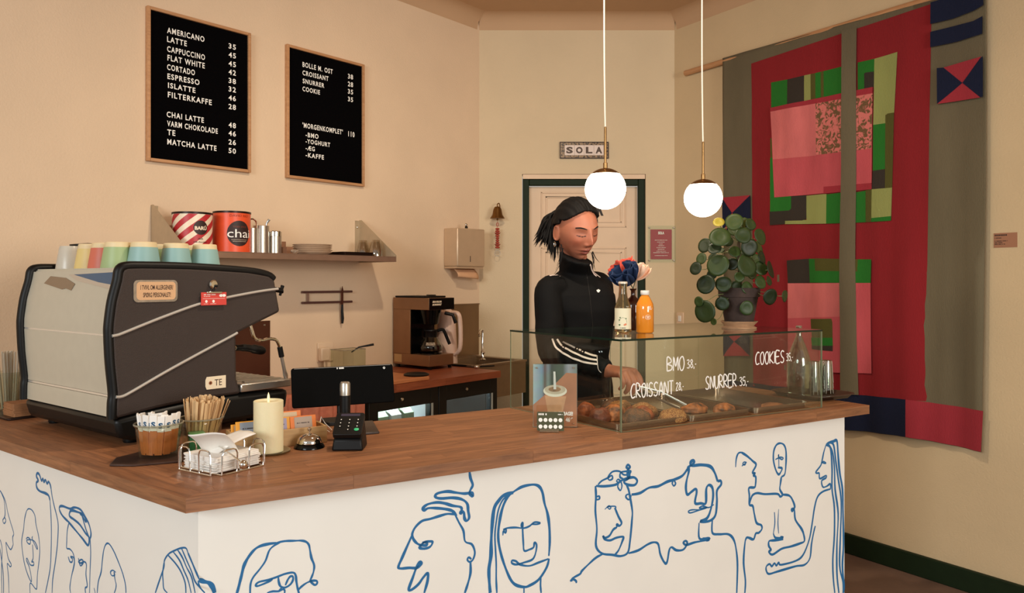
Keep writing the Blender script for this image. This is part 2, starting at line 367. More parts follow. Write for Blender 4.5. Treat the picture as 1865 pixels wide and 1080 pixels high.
OV = .0466
base = thing('counter_base', 'white counter base painted with blue line-drawn faces', 'counter base', (C0.x, C0.y, 0), math.atan2(u.y, u.x))
def isect(p, d, q, e):
    den = d.x * e.y - d.y * e.x; t = ((q.x - p.x) * e.y - (q.y - p.y) * e.x) / den; return p + d * t
FP = C0 + v * OV; AP = C0 + b_ * OV
cO = isect(FP, u, AP, a_)
FRf = Frame(cO, u); FRa = Frame(cO - a_ * 0, a_ * -1)       # front panel / arm panel (u of arm panel points to the corner)
endu = FRf.uv(1538, 900)[0]
mb = MB(); mb.box(0, endu, 0, .02, 0, CT - TH - .0005, FRf.mat()); part('front_panel', mb, white_m, base, world=True)
mb = MB(); mb.box(-AL + .05, -.0001, 0, .02, 0, CT - TH - .0005, FRa.mat()); part('side_panel', mb, white_m, base, world=True)
mb = MB(); mb.box(endu - .02, endu, .0205, DW - OV - .05, 0, CT - TH - .0005, FRf.mat()); part('end_panel', mb, white_m, base, world=True)
mb = MB(); mb.box(.8, endu - .021, DW - OV - .075, DW - OV - .055, 0, CT - TH - .0005, FRf.mat()); part('back_panel', mb, white_m, base, world=True)

def strokes(fr, ox, oy, sc, data, name='painted_line', wd=4.6):
    """brush strokes: pixel polylines laid onto the panel plane as flat paint"""
    for st in data:
        k = wd
        if isinstance(st[0], (int, float)): k = st[0]; st = st[1:]
        P = []
        for (x, y) in st:
            s_, z_ = fr.uv(ox + x / sc, oy + y / sc, .0006); P.append((s_, z_))
        Q = catmull(P, 5); vs = []; fs = []
        sd = random.random() * 50
        for i, p in enumerate(Q):
            t = (Q[min(i + 1, len(Q) - 1)] - Q[max(i - 1, 0)])
            if t.length < 1e-9: t = Vector((1, 0))
            t.normalize(); nn = Vector((-t.y, t.x)); w3 = fr.pt(p.x, p.y); 
            hw = k * .43 * w3.y / F * (1 + .4 * noise.noise(Vector((i * .18 + sd, 0, 0)))) * (.75 + .25 * min(1, i / 3, (len(Q) - 1 - i) / 3))
            o = .0004 + .00012 * (sd % 1)
            for sgn in (-1, 1): q = p + nn * hw * sgn; vs.append(fr.pt(q.x, q.y, o))
            if i: n0 = 2 * i; fs.append((n0 - 2, n0 - 1, n0 + 1, n0))
        mb = MB(); mb.add(vs, fs); STK.append(mb)
def flush(name, parent):
    mb = MB()
    for s_ in STK: mb.add(s_.v, s_.f)
    STK.clear(); part(name, mb, blue_m, parent, world=True, smooth=0, weld=False)
STK = []
A6 = (0, 800, 3.8575)
fig = lambda fr, A, data, wd=4.6: (strokes(fr, *A, data, wd=wd), flush('painted_figure', base))
# arm panel figures, left to right
fig(FRa, A6, [[(-10, 350), (15, 385), (38, 440), (55, 520), (75, 590), (95, 660), (88, 690), (92, 740)], [(92, 740), (75, 775), (55, 750), (40, 728), (55, 830), (78, 880), (70, 895), (50, 875), (58, 960), (62, 1080)],
  [(5, 370), (28, 430), (35, 520), (28, 552), (18, 570), (28, 592), (40, 575), (35, 555), (28, 552)], [(0, 705), (14, 770), (10, 900), (12, 1080)], [3, (-8, 730), (6, 820), (22, 950), (24, 1080)]], 2.6)
fig(FRa, A6, [[(185, 505), (200, 488), (225, 500), (245, 540), (252, 600), (270, 680), (278, 760), (275, 840), (262, 950), (258, 1040), (248, 1050), (212, 1010), (210, 1080)],
  [(185, 505), (172, 560), (165, 630), (152, 710), (156, 780), (170, 870), (190, 940), (215, 998), (220, 980), (205, 900), (185, 850), (190, 838), (210, 880), (235, 885), (235, 862), (222, 862), (232, 830), (228, 740)],
  [(182, 700), (195, 690), (212, 705), (210, 735), (195, 730), (188, 708), (235, 712), (260, 755), (260, 772), (245, 745), (225, 700), (228, 682)]], 2.7)
fig(FRa, A6, [[5.5, (350, 430), (340, 395), (315, 378), (280, 365), (258, 340), (255, 305), (268, 290), (255, 260), (262, 238), (275, 248), (285, 275)], [5.0, (285, 275), (292, 292), (300, 275), (308, 300), (318, 285), (330, 312), (340, 298), (352, 320), (358, 350)],
  [3.5, (358, 350), (365, 400), (380, 470), (398, 540), (408, 610), (402, 740), (388, 860), (370, 980), (365, 1080)], [3.2, (350, 430), (356, 520), (360, 640), (358, 780), (352, 900), (335, 1000), (318, 1080)]])
fig(FRa, A6, [[5, (480, 580), (440, 540), (418, 500), (418, 475), (440, 470), (490, 488), (515, 480), (540, 482), (570, 500), (600, 550), (625, 600), (638, 660), (632, 695), (620, 690)],
  [5.5, (480, 580), (530, 640), (580, 700), (618, 745), (624, 690), (600, 660), (560, 600), (520, 565), (492, 545), (486, 525), (500, 500), (540, 510), (585, 530), (605, 570), (598, 575), (575, 535), (560, 520)],
  [4, (575, 540), (590, 590), (605, 640), (625, 690)], [3.2, (485, 580), (472, 640), (468, 720), (468, 765), (490, 772), (512, 800), (522, 850), (515, 900), (500, 970), (490, 1040), (495, 1080)],
  [3.2, (632, 700), (636, 800), (632, 920), (628, 1080)], [3.6, (478, 825), (490, 860), (505, 862), (508, 840), (495, 825), (515, 830), (522, 870), (510, 930)],
  [3.6, (550, 835), (560, 880), (570, 888), (585, 862), (572, 845), (550, 862), (570, 870), (590, 860), (606, 880), (603, 950), (612, 1030), (598, 1045), (600, 1080)]])
fig(FRa, A6, [[3.4, (682, 1080), (690, 1000), (710, 930), (718, 850), (730, 770), (748, 733), (770, 740), (800, 790), (830, 860), (860, 940), (880, 1020), (884, 1080)],
  [3, (812, 935), (790, 920), (775, 935), (785, 958), (805, 955), (800, 935), (808, 990), (815, 1020), (812, 1050), (802, 1080)], [3, (660, 1045), (668, 1080)]])
fig(FRa, A6, [[4, (1090, 1080), (1120, 990), (1150, 900), (1155, 850), (1185, 805), (1230, 780), (1270, 765), (1305, 765), (1320, 800)], [6, (1320, 800), (1350, 870), (1375, 930), (1400, 985)],
  [4, (1150, 870), (1142, 940), (1145, 1000), (1150, 1050), (1175, 1080)], [4.5, (1180, 815), (1230, 870), (1270, 930), (1300, 1010), (1305, 1080)], [4.5, (1215, 790), (1260, 850), (1290, 920), (1320, 990), (1342, 1080)],
  [4.5, (1245, 775), (1280, 830), (1310, 900), (1345, 970), (1370, 1080)], [4.5, (1275, 768), (1310, 850), (1345, 930), (1370, 1000), (1415, 1055), (1440, 1080)]])
fig(FRf, A6, [[9, (1398, 985), (1430, 1000), (1470, 1010), (1495, 1040), (1508, 1080)], [3, (1392, 995), (1400, 1030), (1420, 1060)]])
A9 = (400, 960, 6.2167)
fig(FRf, A9, [[6, (190, 770), (215, 680), (245, 560), (275, 440), (320, 350), (390, 260), (460, 215), (560, 190), (640, 180)], [4.5, (640, 180), (700, 165), (760, 157), (850, 155), (920, 153), (975, 165), (1010, 200), (1025, 270), (1040, 350), (1070, 430), (1065, 500), (1045, 560), (1030, 610), (1075, 655), (1105, 635), (1095, 608), (1040, 610), (980, 635), (920, 680), (890, 715)],
  [4, (690, 170), (610, 215), (560, 270), (520, 380), (460, 470), (380, 570), (350, 650), (345, 770)],
  [4.5, (600, 590), (540, 625), (430, 668), (412, 650), (450, 620), (540, 600), (640, 568), (740, 530), (830, 515), (860, 545), (870, 620), (885, 700), (905, 770)],
  [4.5, (665, 570), (670, 620), (690, 670), (740, 685), (800, 650), (830, 600), (828, 560), (800, 560), (770, 600), (745, 660)], [4.5, (700, 690), (670, 725), (600, 728), (545, 745), (560, 770)], [4, (665, 730), (720, 705), (738, 725), (730, 770)]])
A7 = (680, 820, 4.1545)
fig(FRf, A7, [[6, (728, 160), (735, 210), (752, 262), (735, 300), (728, 330), (750, 348), (752, 330), (735, 322), (690, 328), (620, 320), (560, 312), (490, 325), (468, 345), (480, 360), (520, 365), (600, 360), (670, 372), (710, 405), (718, 460), (725, 510), (705, 535), (690, 515), (685, 475), (665, 460), (658, 475), (672, 480)],
  [6, (670, 455), (660, 430), (600, 420), (540, 402), (480, 395), (410, 410), (375, 440), (385, 455), (420, 438), (500, 440), (570, 450), (605, 465), (630, 500)]])
fig(FRf, A7, [[5.5, (615, 485), (560, 482), (500, 498), (430, 520), (370, 535), (320, 580), (295, 630), (300, 665), (320, 695), (350, 715), (400, 720), (405, 700), (380, 700), (350, 735), (385, 745), (430, 730), (448, 695), (420, 690), (370, 700)],
  [6, (290, 650), (250, 740), (215, 820), (190, 880), (205, 895), (270, 890), (330, 890), (362, 860), (350, 845), (325, 890), (300, 960), (268, 1050), (290, 1055), (340, 1015), (380, 960), (412, 930), (410, 990), (385, 1080)],
  [4.5, (620, 490), (650, 550), (682, 610), (695, 690), (745, 712), (768, 770), (755, 825), (730, 845), (712, 830), (722, 810), (742, 825)], [6, (735, 850), (735, 930), (715, 1010), (692, 1080)]])
fig(FRf, A7, [[6, (1330, 820), (1310, 890), (1250, 980), (1180, 1025), (1140, 1035), (1080, 1020), (1040, 980), (1000, 890), (965, 780), (945, 660), (955, 540), (980, 430), (1020, 350), (1075, 305)],
  [6, (1075, 305), (1130, 275), (1210, 260), (1255, 275), (1280, 320), (1295, 400), (1318, 480), (1332, 580), (1335, 700), (1328, 800)],
  [8, (1060, 320), (990, 340), (950, 380), (915, 440), (900, 560), (892, 690), (890, 800), (875, 900), (878, 1000), (885, 1080)], [4, (1040, 330), (985, 370), (950, 440), (932, 530), (920, 640), (925, 760), (930, 860), (930, 980), (935, 1080)],
  [4, (980, 645), (985, 612), (1000, 625), (1005, 602), (985, 600), (1020, 588), (1080, 585), (1135, 590), (1180, 575), (1220, 545), (1262, 550), (1240, 560), (1200, 560)],
  [4.5, (1125, 590), (1120, 560), (1130, 550), (1130, 600), (1135, 700), (1142, 760), (1180, 752), (1212, 735), (1220, 700), (1235, 715), (1230, 770), (1205, 825), (1140, 850), (1085, 865), (1050, 855), (1050, 835), (1080, 840), (1110, 865), (1180, 875), (1250, 850), (1325, 822)],
  [4.5, (1140, 1035), (1140, 1080)], [4.5, (1268, 960), (1265, 1020), (1270, 1080)]])
A8 = (1060, 780, 3.6)
fig(FRf, A8, [[5, (88, 378), (92, 440), (88, 540), (98, 660), (92, 770), (130, 820), (200, 830), (255, 838), (300, 815), (315, 740), (328, 600), (330, 540), (315, 450), (305, 400), (290, 370)],
  [4, (105, 370), (130, 345), (170, 325), (195, 310), (200, 330), (180, 340), (172, 320), (200, 285), (245, 282), (275, 305), (310, 300), (320, 280), (290, 282), (255, 290), (250, 320), (270, 330)],
  [5.5, (92, 378), (150, 380), (220, 370), (255, 345), (290, 330), (340, 322), (362, 345), (345, 372), (300, 370), (275, 350), (310, 320), (305, 270), (290, 255), (302, 240), (315, 255), (300, 275), (300, 320)],
  [3.5, (225, 345), (238, 360), (235, 385), (252, 408), (262, 380), (255, 350), (238, 335), (225, 345)], [4, (95, 450), (112, 445), (115, 462), (98, 468), (92, 455)],
  [3, (150, 532), (175, 510), (190, 520), (180, 530), (170, 515), (218, 512), (220, 530)], [5, (215, 520), (240, 580), (260, 620), (245, 640), (228, 630), (228, 648), (205, 665), (180, 705), (150, 718), (138, 705), (150, 728), (185, 735), (225, 718), (270, 712), (265, 740), (240, 800), (215, 830)],
  [5, (135, 825), (90, 850), (40, 895), (0, 935), (-12, 955), (-48, 975), (-62, 985), (-70, 1005)], [5, (-78, 1003), (-60, 990), (-40, 1000), (-36, 1015)]])
fig(FRf, A8, [[5, (305, 820), (370, 800), (430, 762), (470, 748), (500, 760), (515, 830), (545, 885), (560, 870), (572, 800), (588, 780), (620, 800), (665, 795), (690, 755), (680, 738), (665, 750), (685, 765), (740, 748), (830, 730), (825, 720), (770, 722), (768, 620)],
  [6, (325, 435), (380, 425), (440, 390), (500, 380), (560, 350), (610, 335), (660, 310), (695, 265), (700, 285), (685, 350), (682, 400), (692, 435), (720, 415), (745, 398), (752, 420), (742, 490), (780, 492), (812, 490), (815, 400), (832, 372), (855, 390), (860, 450), (845, 530), (820, 590), (775, 610), (835, 608), (875, 570), (885, 480), (885, 410), (912, 370), (910, 345), (890, 348)],
  [6.5, (890, 348), (870, 290), (840, 250), (780, 240), (720, 245), (712, 225), (728, 210), (735, 225), (705, 250), (690, 262)], [4, (600, 340), (592, 360), (602, 378), (614, 362), (604, 342)], [4, (318, 432), (295, 435), (288, 450), (305, 468), (320, 450), (312, 432)],
  [3.2, (865, 500), (830, 520), (790, 510), (770, 525), (820, 520), (760, 540), (710, 555), (698, 545), (720, 535), (770, 535)],
  [5, (855, 600), (855, 685), (900, 695), (960, 695), (995, 730), (1012, 800), (1020, 900), (1015, 1080)], [6, (790, 722), (832, 728), (815, 738)]])
fig(FRf, A8, [[4, (1008, 255), (1012, 200), (1025, 165), (1045, 158)], [5, (1045, 158), (1080, 180), (1120, 215), (1142, 240), (1118, 290), (1135, 295), (1125, 310), (1140, 320), (1138, 370), (1130, 388), (1095, 392), (1098, 440), (1098, 500), (1120, 510), (1130, 560), (1145, 620), (1175, 635), (1180, 660), (1160, 685), (1140, 690), (1125, 728), (1095, 718), (1078, 720), (1068, 760), (1060, 880), (1072, 1000), (1068, 1080)],
  [3, (1048, 248), (1065, 235), (1078, 225), (1062, 222), (1055, 235), (1068, 240), (1075, 228)]])
fig(FRf, A8, [[4.5, (1308, 318), (1330, 300), (1338, 230), (1338, 150), (1325, 110), (1300, 98), (1275, 110), (1258, 150), (1256, 210), (1270, 270), (1288, 302), (1302, 290), (1312, 262), (1285, 258)], [3, (1268, 205), (1300, 190), (1320, 195), (1310, 205), (1290, 190), (1290, 175), (1292, 262)],
  [5, (1308, 318), (1302, 360), (1298, 400), (1315, 435), (1300, 448), (1280, 430), (1200, 432), (1150, 425), (1120, 438), (1105, 470), (1098, 500)], [5, (1315, 435), (1360, 442), (1385, 480), (1395, 520), (1375, 530), (1378, 545), (1392, 535), (1400, 600), (1440, 660), (1455, 700), (1458, 740), (1430, 755), (1370, 775), (1310, 790), (1250, 828), (1225, 808), (1240, 798), (1225, 770), (1228, 740), (1260, 735), (1320, 728)],
  [3, (1262, 550), (1265, 620), (1255, 690)], [2.4, (1290, 530), (1285, 620), (1290, 690)], [5, (1255, 690), (1270, 718), (1320, 718), (1300, 712)]])
fig(FRf, A8, [[4, (1600, 110), (1585, 160), (1575, 210), (1565, 245), (1535, 285), (1540, 295), (1555, 295), (1560, 330), (1600, 310), (1600, 325), (1572, 345), (1580, 385), (1605, 380), (1628, 365), (1630, 398)],
  [3, (1568, 222), (1590, 230), (1600, 228), (1585, 218), (1575, 225)], [4.5, (1630, 398), (1580, 415), (1545, 450), (1525, 520), (1510, 620), (1490, 730), (1450, 830), (1400, 870), (1305, 895), (1290, 880), (1275, 900), (1262, 885), (1245, 905), (1230, 890), (1210, 905), (1208, 930), (1225, 955), (1280, 940), (1400, 905), (1460, 895), (1495, 850), (1505, 760), (1520, 680), (1530, 640)]])
fig(FRf, A8, [[5, (1600, 110), (1625, 120), (1635, 180), (1640, 270), (1640, 400), (1655, 520), (1655, 700), (1645, 860), (1648, 980), (1658, 1080)], [5, (1612, 102), (1640, 150), (1655, 250), (1660, 400), (1680, 560), (1672, 760), (1672, 950), (1685, 1080)],
  [5, (1625, 95), (1650, 110), (1665, 220), (1680, 330), (1700, 480), (1695, 700), (1690, 900), (1712, 1010), (1712, 1080)], [6, (1600, 110), (1620, 95), (1650, 85), (1672, 85), (1680, 180), (1690, 290), (1708, 400), (1712, 560), (1715, 760), (1708, 900), (1716, 1020), (1716, 1080)]])
# ------------------------------------------------------------ letter boards on the left wall
felt_m = mat('black_felt', (6, 5, 6), 1.0, spec=.05, bump=.4, bscale=200)
def letterboard(outer, inner, Z, rows, nums, label):
    ox, oy, sc = Z; P = lambda p: (ox + p[0] / sc, oy + p[1] / sc)
    t = .022; U = [WL.uv(*P(p), t) for p in outer]; V = [WL.uv(*P(p), t) for p in inner]
    s0 = (U[0][0] + U[3][0]) / 2; s1 = (U[1][0] + U[2][0]) / 2; z1 = (U[0][1] + U[1][1]) / 2; z0 = (U[2][1] + U[3][1]) / 2; fw = .014
    th = thing('letter_board', label, 'menu board', m=WL.mat(s0, z0, 0))
    w_, h_ = s1 - s0, z1 - z0
    mb = MB(); mb.box(fw * .6, w_ - fw * .6, -.012, -.002, fw * .6, h_ - fw * .6); part('felt_panel', mb, felt_m, th)
    for (x0, x1, y0, y1, ax) in ((0, fw, 0, h_, 0), (w_ - fw, w_, 0, h_, 0), (fw, w_ - fw, 0, fw, 1), (fw, w_ - fw, h_ - fw, h_, 1)):
        mb = MB(); mb.box(x0, x1, -t, 0, y0, y1); part('frame_rail', mb, oak_m, th, bev=.002)
    mb = MB(); n = int((h_ - 2 * fw) / .012)
    for i in range(n): mb.box(fw, w_ - fw, -.0128, -.012, fw + i * .012 + .001, fw + i * .012 + .0105)
    part('felt_ribs', mb, felt_m, th, smooth=0, kind='stuff')
    for (s, xl, yt, yb, xr) in rows + nums: text_on(WL, s, *P((xl, yt)), P((xl, yb))[1], P((xr, yt))[0], th, off=.0135, bold=.022, space=1.22)
Z4 = (250, 0, 3.0)
letterboard([(57, 30), (626, 180), (620, 943), (57, 878)], [(88, 55), (608, 193), (603, 922), (84, 857)], Z4,
    [('AMERICANO', 163, 148, 180, 367), ('LATTE', 163, 197, 228, 271), ('CAPPUCCINO', 163, 250, 282, 370), ('FLAT WHITE', 165, 298, 330, 369), ('CORTADO', 163, 349, 381, 315), ('ESPRESSO', 165, 400, 431, 340),
     ('ISLATTE', 168, 450, 480, 318), ('FILTERKAFFE', 167, 500, 531, 407), ('CHAI LATTE', 161, 608, 639, 364), ('VARM CHOKOLADE', 163, 658, 689, 440), ('TE', 164, 706, 737, 208), ('MATCHA LATTE', 164, 758, 789, 433)],
    [(s, 499, y, y + 29, 539) for s, y in (('35', 235), ('45', 283), ('45', 331), ('42', 377), ('38', 424), ('32', 470), ('46', 518), ('28', 566), ('48', 667), ('46', 712), ('26', 760), ('50', 807))],
    'larger black felt menu board listing coffee prices, hung higher on the left wall')
letterboard([(820, 236), (1244, 355), (1243, 1020), (820, 970)], [(848, 260), (1228, 365), (1227, 1000), (848, 950)], Z4,
    [('BOLLE M. OST', 903, 337, 365, 1068), ('CROISSANT', 903, 383, 410, 1045), ('SNURRER', 904, 428, 454, 1022), ('COOKIE', 903, 471, 497, 998), ("'MORGENKOMPLET'", 903, 668, 697, 1123), ('-BMO', 920, 722, 748, 990), ('-YOGHURT', 920, 758, 783, 1054), ('-ÆG', 920, 795, 820, 970), ('-KAFFE', 920, 833, 858, 1020)],
    [('38', 1151, 402, 429, 1179), ('28', 1151, 444, 471, 1179), ('35', 1151, 485, 511, 1179), ('35', 1151, 527, 553, 1179), ('110', 1153, 716, 745, 1187)],
    'black felt board with pastry and breakfast prices, nearer the back wall corner')

# ------------------------------------------------------------ wall shelf
def wl(px, D, z):      # point at height z, D in front of the left wall, on image column px
    k = (px - CX) / F; p = WL.p + WL.n * D; s = (k * p.y - p.x) / (WL.u.x - k * WL.u.y); q = p + WL.u * s; return Vector((q.x, q.y, z))
def wls(px, D): q = wl(px, D, 0); return (q - WL.p).dot(WL.u)
s1 = wls(653.5, 0); s0 = wls(276, 0); SZ = 1.49; SD = .296
WLang = math.atan2(WL.u.y, WL.u.x)
shelfsteel = mat('shelf_steel', (150, 120, 100), .35, .5, noise_amt=.06, nscale=30)
sh = thing('wall_shelf', 'long brushed steel wall shelf held by two triangular brackets', 'shelf', m=WL.mat(s0, SZ - .027, 0))
L_ = s1 - s0
mb = MB(); mb.box(0, L_, -SD, -.001, .024, .027); part('shelf_board', mb, shelfsteel, sh)
mb = MB(); mb.box(0, L_, -SD, -SD + .0025, 0, .0235); part('front_lip', mb, shelfsteel, sh)
mb = MB(); mb.box(0.003, L_ - .003, -SD + .028, -SD + .031, .004, .0235); mb.box(.003, L_ - .003, -SD + .003, -SD + .028, .0005, .004); part('folded_rim', mb, shelfsteel, sh)
bs = mat('bracket_steel', (186, 166, 138), .4, .4, noise_amt=.05, nscale=30)
for i, x in enumerate((-.0035, L_ + .0005)):
    mb = MB(); M = T(x, 0, 0) @ Matrix(((0, 0, 1, 0), (1, 0, 0, 0), (0, 1, 0, 0), (0, 0, 0, 1)))
    mb.prism([(-.001, 0), (-.001, .228), (-.02, .228), (-SD, .034), (-SD, 0)], 0, .003, M)
    b = part('bracket', mb, bs, sh); mb = MB(); mb.box(x, x + (.03 if i == 0 else -.027), -.004, -.001, .03, .225); part('flange', mb, bs, sh)
    for z in (.19, .07):
        mb = MB(); mb.lathe([(.006, 0), (.006, .003), (.003, .005)], 12, T(x + (.016 if i == 0 else -.013), -.004, z) @ RX(PI / 2)); part('screw', mb, chrome_m, sh)
# tins
def cyl_thing(name, label, cat, px, D, z, group=None):
    q = wl(px, D, z); return thing(name, label, cat, (q.x, q.y, q.z), math.atan2(q.y, q.x) - PI / 2, group), q   # local -y faces the camera
def wrap_mb(mb, R, z0, a0, th=.0004):   # bends a flat xz text (x along arc) round a cylinder; -y faces camera
    o = MB(); o.f = list(mb.f)
    o.v = [Vector(((R + th) * math.sin(p.x / R + a0), -(R + th) * math.cos(p.x / R + a0), p.z + z0)) for p in mb.v]; return o
def subd(mb, step):
    bm = bmesh.new(); vs = [bm.verts.new(v_) for v_ in mb.v]
    for f in mb.f:
        try: bm.faces.new([vs[i] for i in f])
        except ValueError: pass
    if bm.verts:
        x0 = min(v_.co.x for v_ in bm.verts); x1 = max(v_.co.x for v_ in bm.verts); x = x0 + step
        while x < x1:
            bmesh.ops.bisect_plane(bm, geom=bm.verts[:] + bm.edges[:] + bm.faces[:], plane_co=(x, 0, 0), plane_no=(1, 0, 0)); x += step
    bm.verts.index_update(); o = MB(); o.v = [v_.co.copy() for v_ in bm.verts]; o.f = [tuple(q.index for q in f.verts) for f in bm.faces]; bm.free(); return o
def disc_mb(r, n=28, cx=0, cz=0): 
    mb = MB(); mb.add([(cx + r * math.cos(2 * PI * k / n), 0, cz + r * math.sin(2 * PI * k / n)) for k in range(n)], [tuple(range(n))]); return mb
red_m = mat('tin_red', (186, 44, 50), .4); cream_m = mat('tin_cream', (240, 222, 196), .4); orange_m = mat('tin_orange', (226, 84, 44), .38, noise_amt=.1, nscale=15)
dark_m = mat('label_dark', (48, 26, 24), .5); rim_m = mat('dark_rim', (40, 28, 24), .35, .6)
t1, q = cyl_thing('cocoa_tin', 'red and white striped round tin at the left end of the shelf', 'tin', 350.5, .15, SZ)
R = .0815 * q.y / 3.37; Ht = HC + (510 - 388) / F * q.y - SZ
mb = MB(); mb.lathe([(R, 0), (R, Ht - .008)], 48); part('can', mb, cream_m, t1)
mb = MB(); mb.lathe([(R + .002, Ht - .0078), (R + .002, Ht), (R - .004, Ht + .001), (R - .005, Ht - .004)], 48); part('rim', mb, rim_m, t1)
nst = 7
for k in range(nst):
    o = subd(MB().add([(0, 0, 0), (2 * PI * R / nst * .52, 0, 0), (2 * PI * R / nst * .52 + .20, 0, Ht - .009), (.20, 0, Ht - .009)], [(0, 1, 2, 3)]), .008)
    part('stripe', wrap_mb(o, R, .0005, 2 * PI * k / nst, .0003), red_m, t1, label=None)
part('round_badge', wrap_mb(subd(disc_mb(.030), .006), R, Ht * .60, .42, .0009), dark_m, t1)
part('lettering', wrap_mb(subd(text_mb('BARÚ', .05, None, 0, .04, 'CENTER'), .004), R, Ht * .60 - .010, .42, .0015), cream_m, t1, smooth=0)
for i, (s_, w_) in enumerate((('rich', .02), ('milk chocolate', .056), ('powder', .03))):
    part('lettering', wrap_mb(subd(text_mb(s_, w_, None, 0, .01, 'CENTER'), .004), R, Ht * .29 - i * .012, .40, .0009), dark_m, t1, smooth=0)
t2, q = cyl_thing('chai_tin', 'orange round tin with a dark oval chai label on the shelf', 'tin', 422.5, .15, SZ)
R = .0325 / F * 1000 * q.y; Ht = HC + (510 - 386.5) / F * q.y - SZ
mb = MB(); mb.lathe([(R, 0), (R, Ht - .008)], 48); part('can', mb, orange_m, t2)
mb = MB(); mb.lathe([(R + .002, Ht - .0078), (R + .002, Ht), (R - .004, Ht + .001), (R - .005, Ht - .004)], 48); part('rim', mb, rim_m, t2)
ov = disc_mb(.0555); ov.v = [Vector((p.x * .95, 0, p.z)) for p in ov.v]
part('oval_badge', wrap_mb(subd(ov, .006), R, Ht * .46, .40, .0007), dark_m, t2)
part('lettering', wrap_mb(subd(text_mb('chai', .105, .036, 0, .0, 'CENTER'), .004), R, Ht * .36, .42, .0014), letter_m, t2, smooth=0)
part('lettering', wrap_mb(subd(text_mb('TIGER SPICE', .06, .007, 0, .0, 'CENTER'), .004), R, Ht * .60, .42, .0014), mat('rust', (130, 60, 40), .5), t2, smooth=0)
part('lettering', wrap_mb(subd(text_mb('DAVID RIO', .085, .010, 0, .0, 'CENTER'), .004), R, Ht * .86, .42, .0009), mat('brick', (150, 50, 26), .5), t2, smooth=0)
for i in range(2): part('small_print', wrap_mb(subd(text_mb('l' * 1 + 'mnoeurn' * 3, .07 - i * .01, .003, 0, .01, 'CENTER'), .004), R, Ht * .30 - i * .007, .42, .0014), cream_m, t2, smooth=0)
# steel vessels
t, q = cyl_thing('steel_pitcher', 'tall steel pitcher with a curved handle, behind the orange tin', 'pitcher', 459, .14, SZ)
R = 10 / F * q.y; mb = MB(); mb.lathe([(R, 0), (R, .115), (R - .002, .115), (R - .002, .004)], 28, cap=False); part('vessel', mb, steel_m, t)
mb = MB(); mb.tube(catmull([(-.02, 0, .11), (-.018, 0, .145), (0, 0, .158), (.018, 0, .145), (.02, 0, .11)], 5), .004, 8); part('handle', mb, chrome_m, t)
t, q = cyl_thing('steel_canister', 'open steel canister holding a spoon on the shelf', 'canister', 476, .13, SZ)
R = 14 / F * q.y; Hc_ = HC + (510 - 412) / F * q.y - SZ; mb = MB(); mb.lathe([(R, 0), (R, Hc_), (R + .001, Hc_ + .001), (R - .002, Hc_), (R - .002, .004), (.0001, .004)], 32, cap=False); part('vessel', mb, steel_m, t)
t, _ = cyl_thing('steel_spoon', 'steel spoon sticking out of the tall steel canister', 'spoon', 478, .13, SZ + .01)
mb = MB(); mb.tube([(-.005, 0, 0), (.012, 0, .11), (.02, 0, .135), (.03, 0, .15)], [.002, .002, .005, .006], 8, flat=.35); part('spoon_body', mb, chrome_m, t)
t, q = cyl_thing('steel_shaker', 'short lidded steel shaker right of the open steel canister', 'shaker', 500.5, .13, SZ)
R = 12 / F * q.y; Hc_ = HC + (510 - 421) / F * q.y - SZ; mb = MB(); mb.lathe([(R, 0), (R, Hc_ * .77)], 32); part('vessel', mb, steel_m, t)
mb = MB(); mb.lathe([(R + .001, Hc_ * .775), (R + .001, Hc_ - .004), (R - .003, Hc_)], 32); part('lid', mb, chrome_m, t)
t = thing('brown_box', 'small open brown box right of the steel shaker', 'box', m=T(*wl(521, .15, SZ)) @ RZ(WLang))
mb = MB(); mb.box(-.017, .017, -.03, .03, 0, .035); part('box_body', mb, mat('brown_card', (138, 96, 68), .7), t)
mb = MB(); mb.box(-.017, .017, .026, .03, .0355, .062); part('back_flap', mb, mat('brown_card', (138, 96, 68), .7), t)
t = thing('crumpled_wrapper', 'little crumpled clear wrapper lying at the foot of the plates', 'wrapper', m=T(*wl(537, .235, SZ + .0005)) @ RZ(WLang))
mb = MB(); mb.sphere((0, 0, .011), (.022, .014, .010), nu=12, nv=8); mb.v = [p + Vector((noise.noise(p * 90), noise.noise(p * 90 + Vector((5, 0, 0))), .5 * abs(noise.noise(p * 80)))) * .005 for p in mb.v]; part('crumpled_film', mb, mat('film', (200, 180, 160), .15, 0, trans=.6), t, smooth=0)
plate_m = mat('stoneware_plate', (206, 180, 152), .4, noise_amt=.08, nscale=20)
q = wl(569, .165, SZ); R = 35.5 / F * q.y; pl0 = None; names = ['bottom plate of the stoneware stack on the shelf', 'second plate up in the stoneware stack', 'third plate up in the stoneware stack', 'fourth plate up, just under the top plate', 'top plate of the stoneware stack on the shelf']
for i in range(5):
    z = SZ + i * .0088; M = T(q.x + random.uniform(-.002, .002), q.y, z) @ RZ(i)
    if pl0 is None:
        mb = MB(); mb.lathe([(.0001, .0002), (R * .6, .0002), (R * .72, .002), (R * .97, .0125), (R, .015), (R * .985, .016), (R * .7, .0055), (.0001, .004)], 40, cap=False)
        pl0 = solo('plate', mb, plate_m, names[0], 'plate', m=M, group='stack of stoneware plates on the shelf')
    else: dup(pl0, M, names[i])
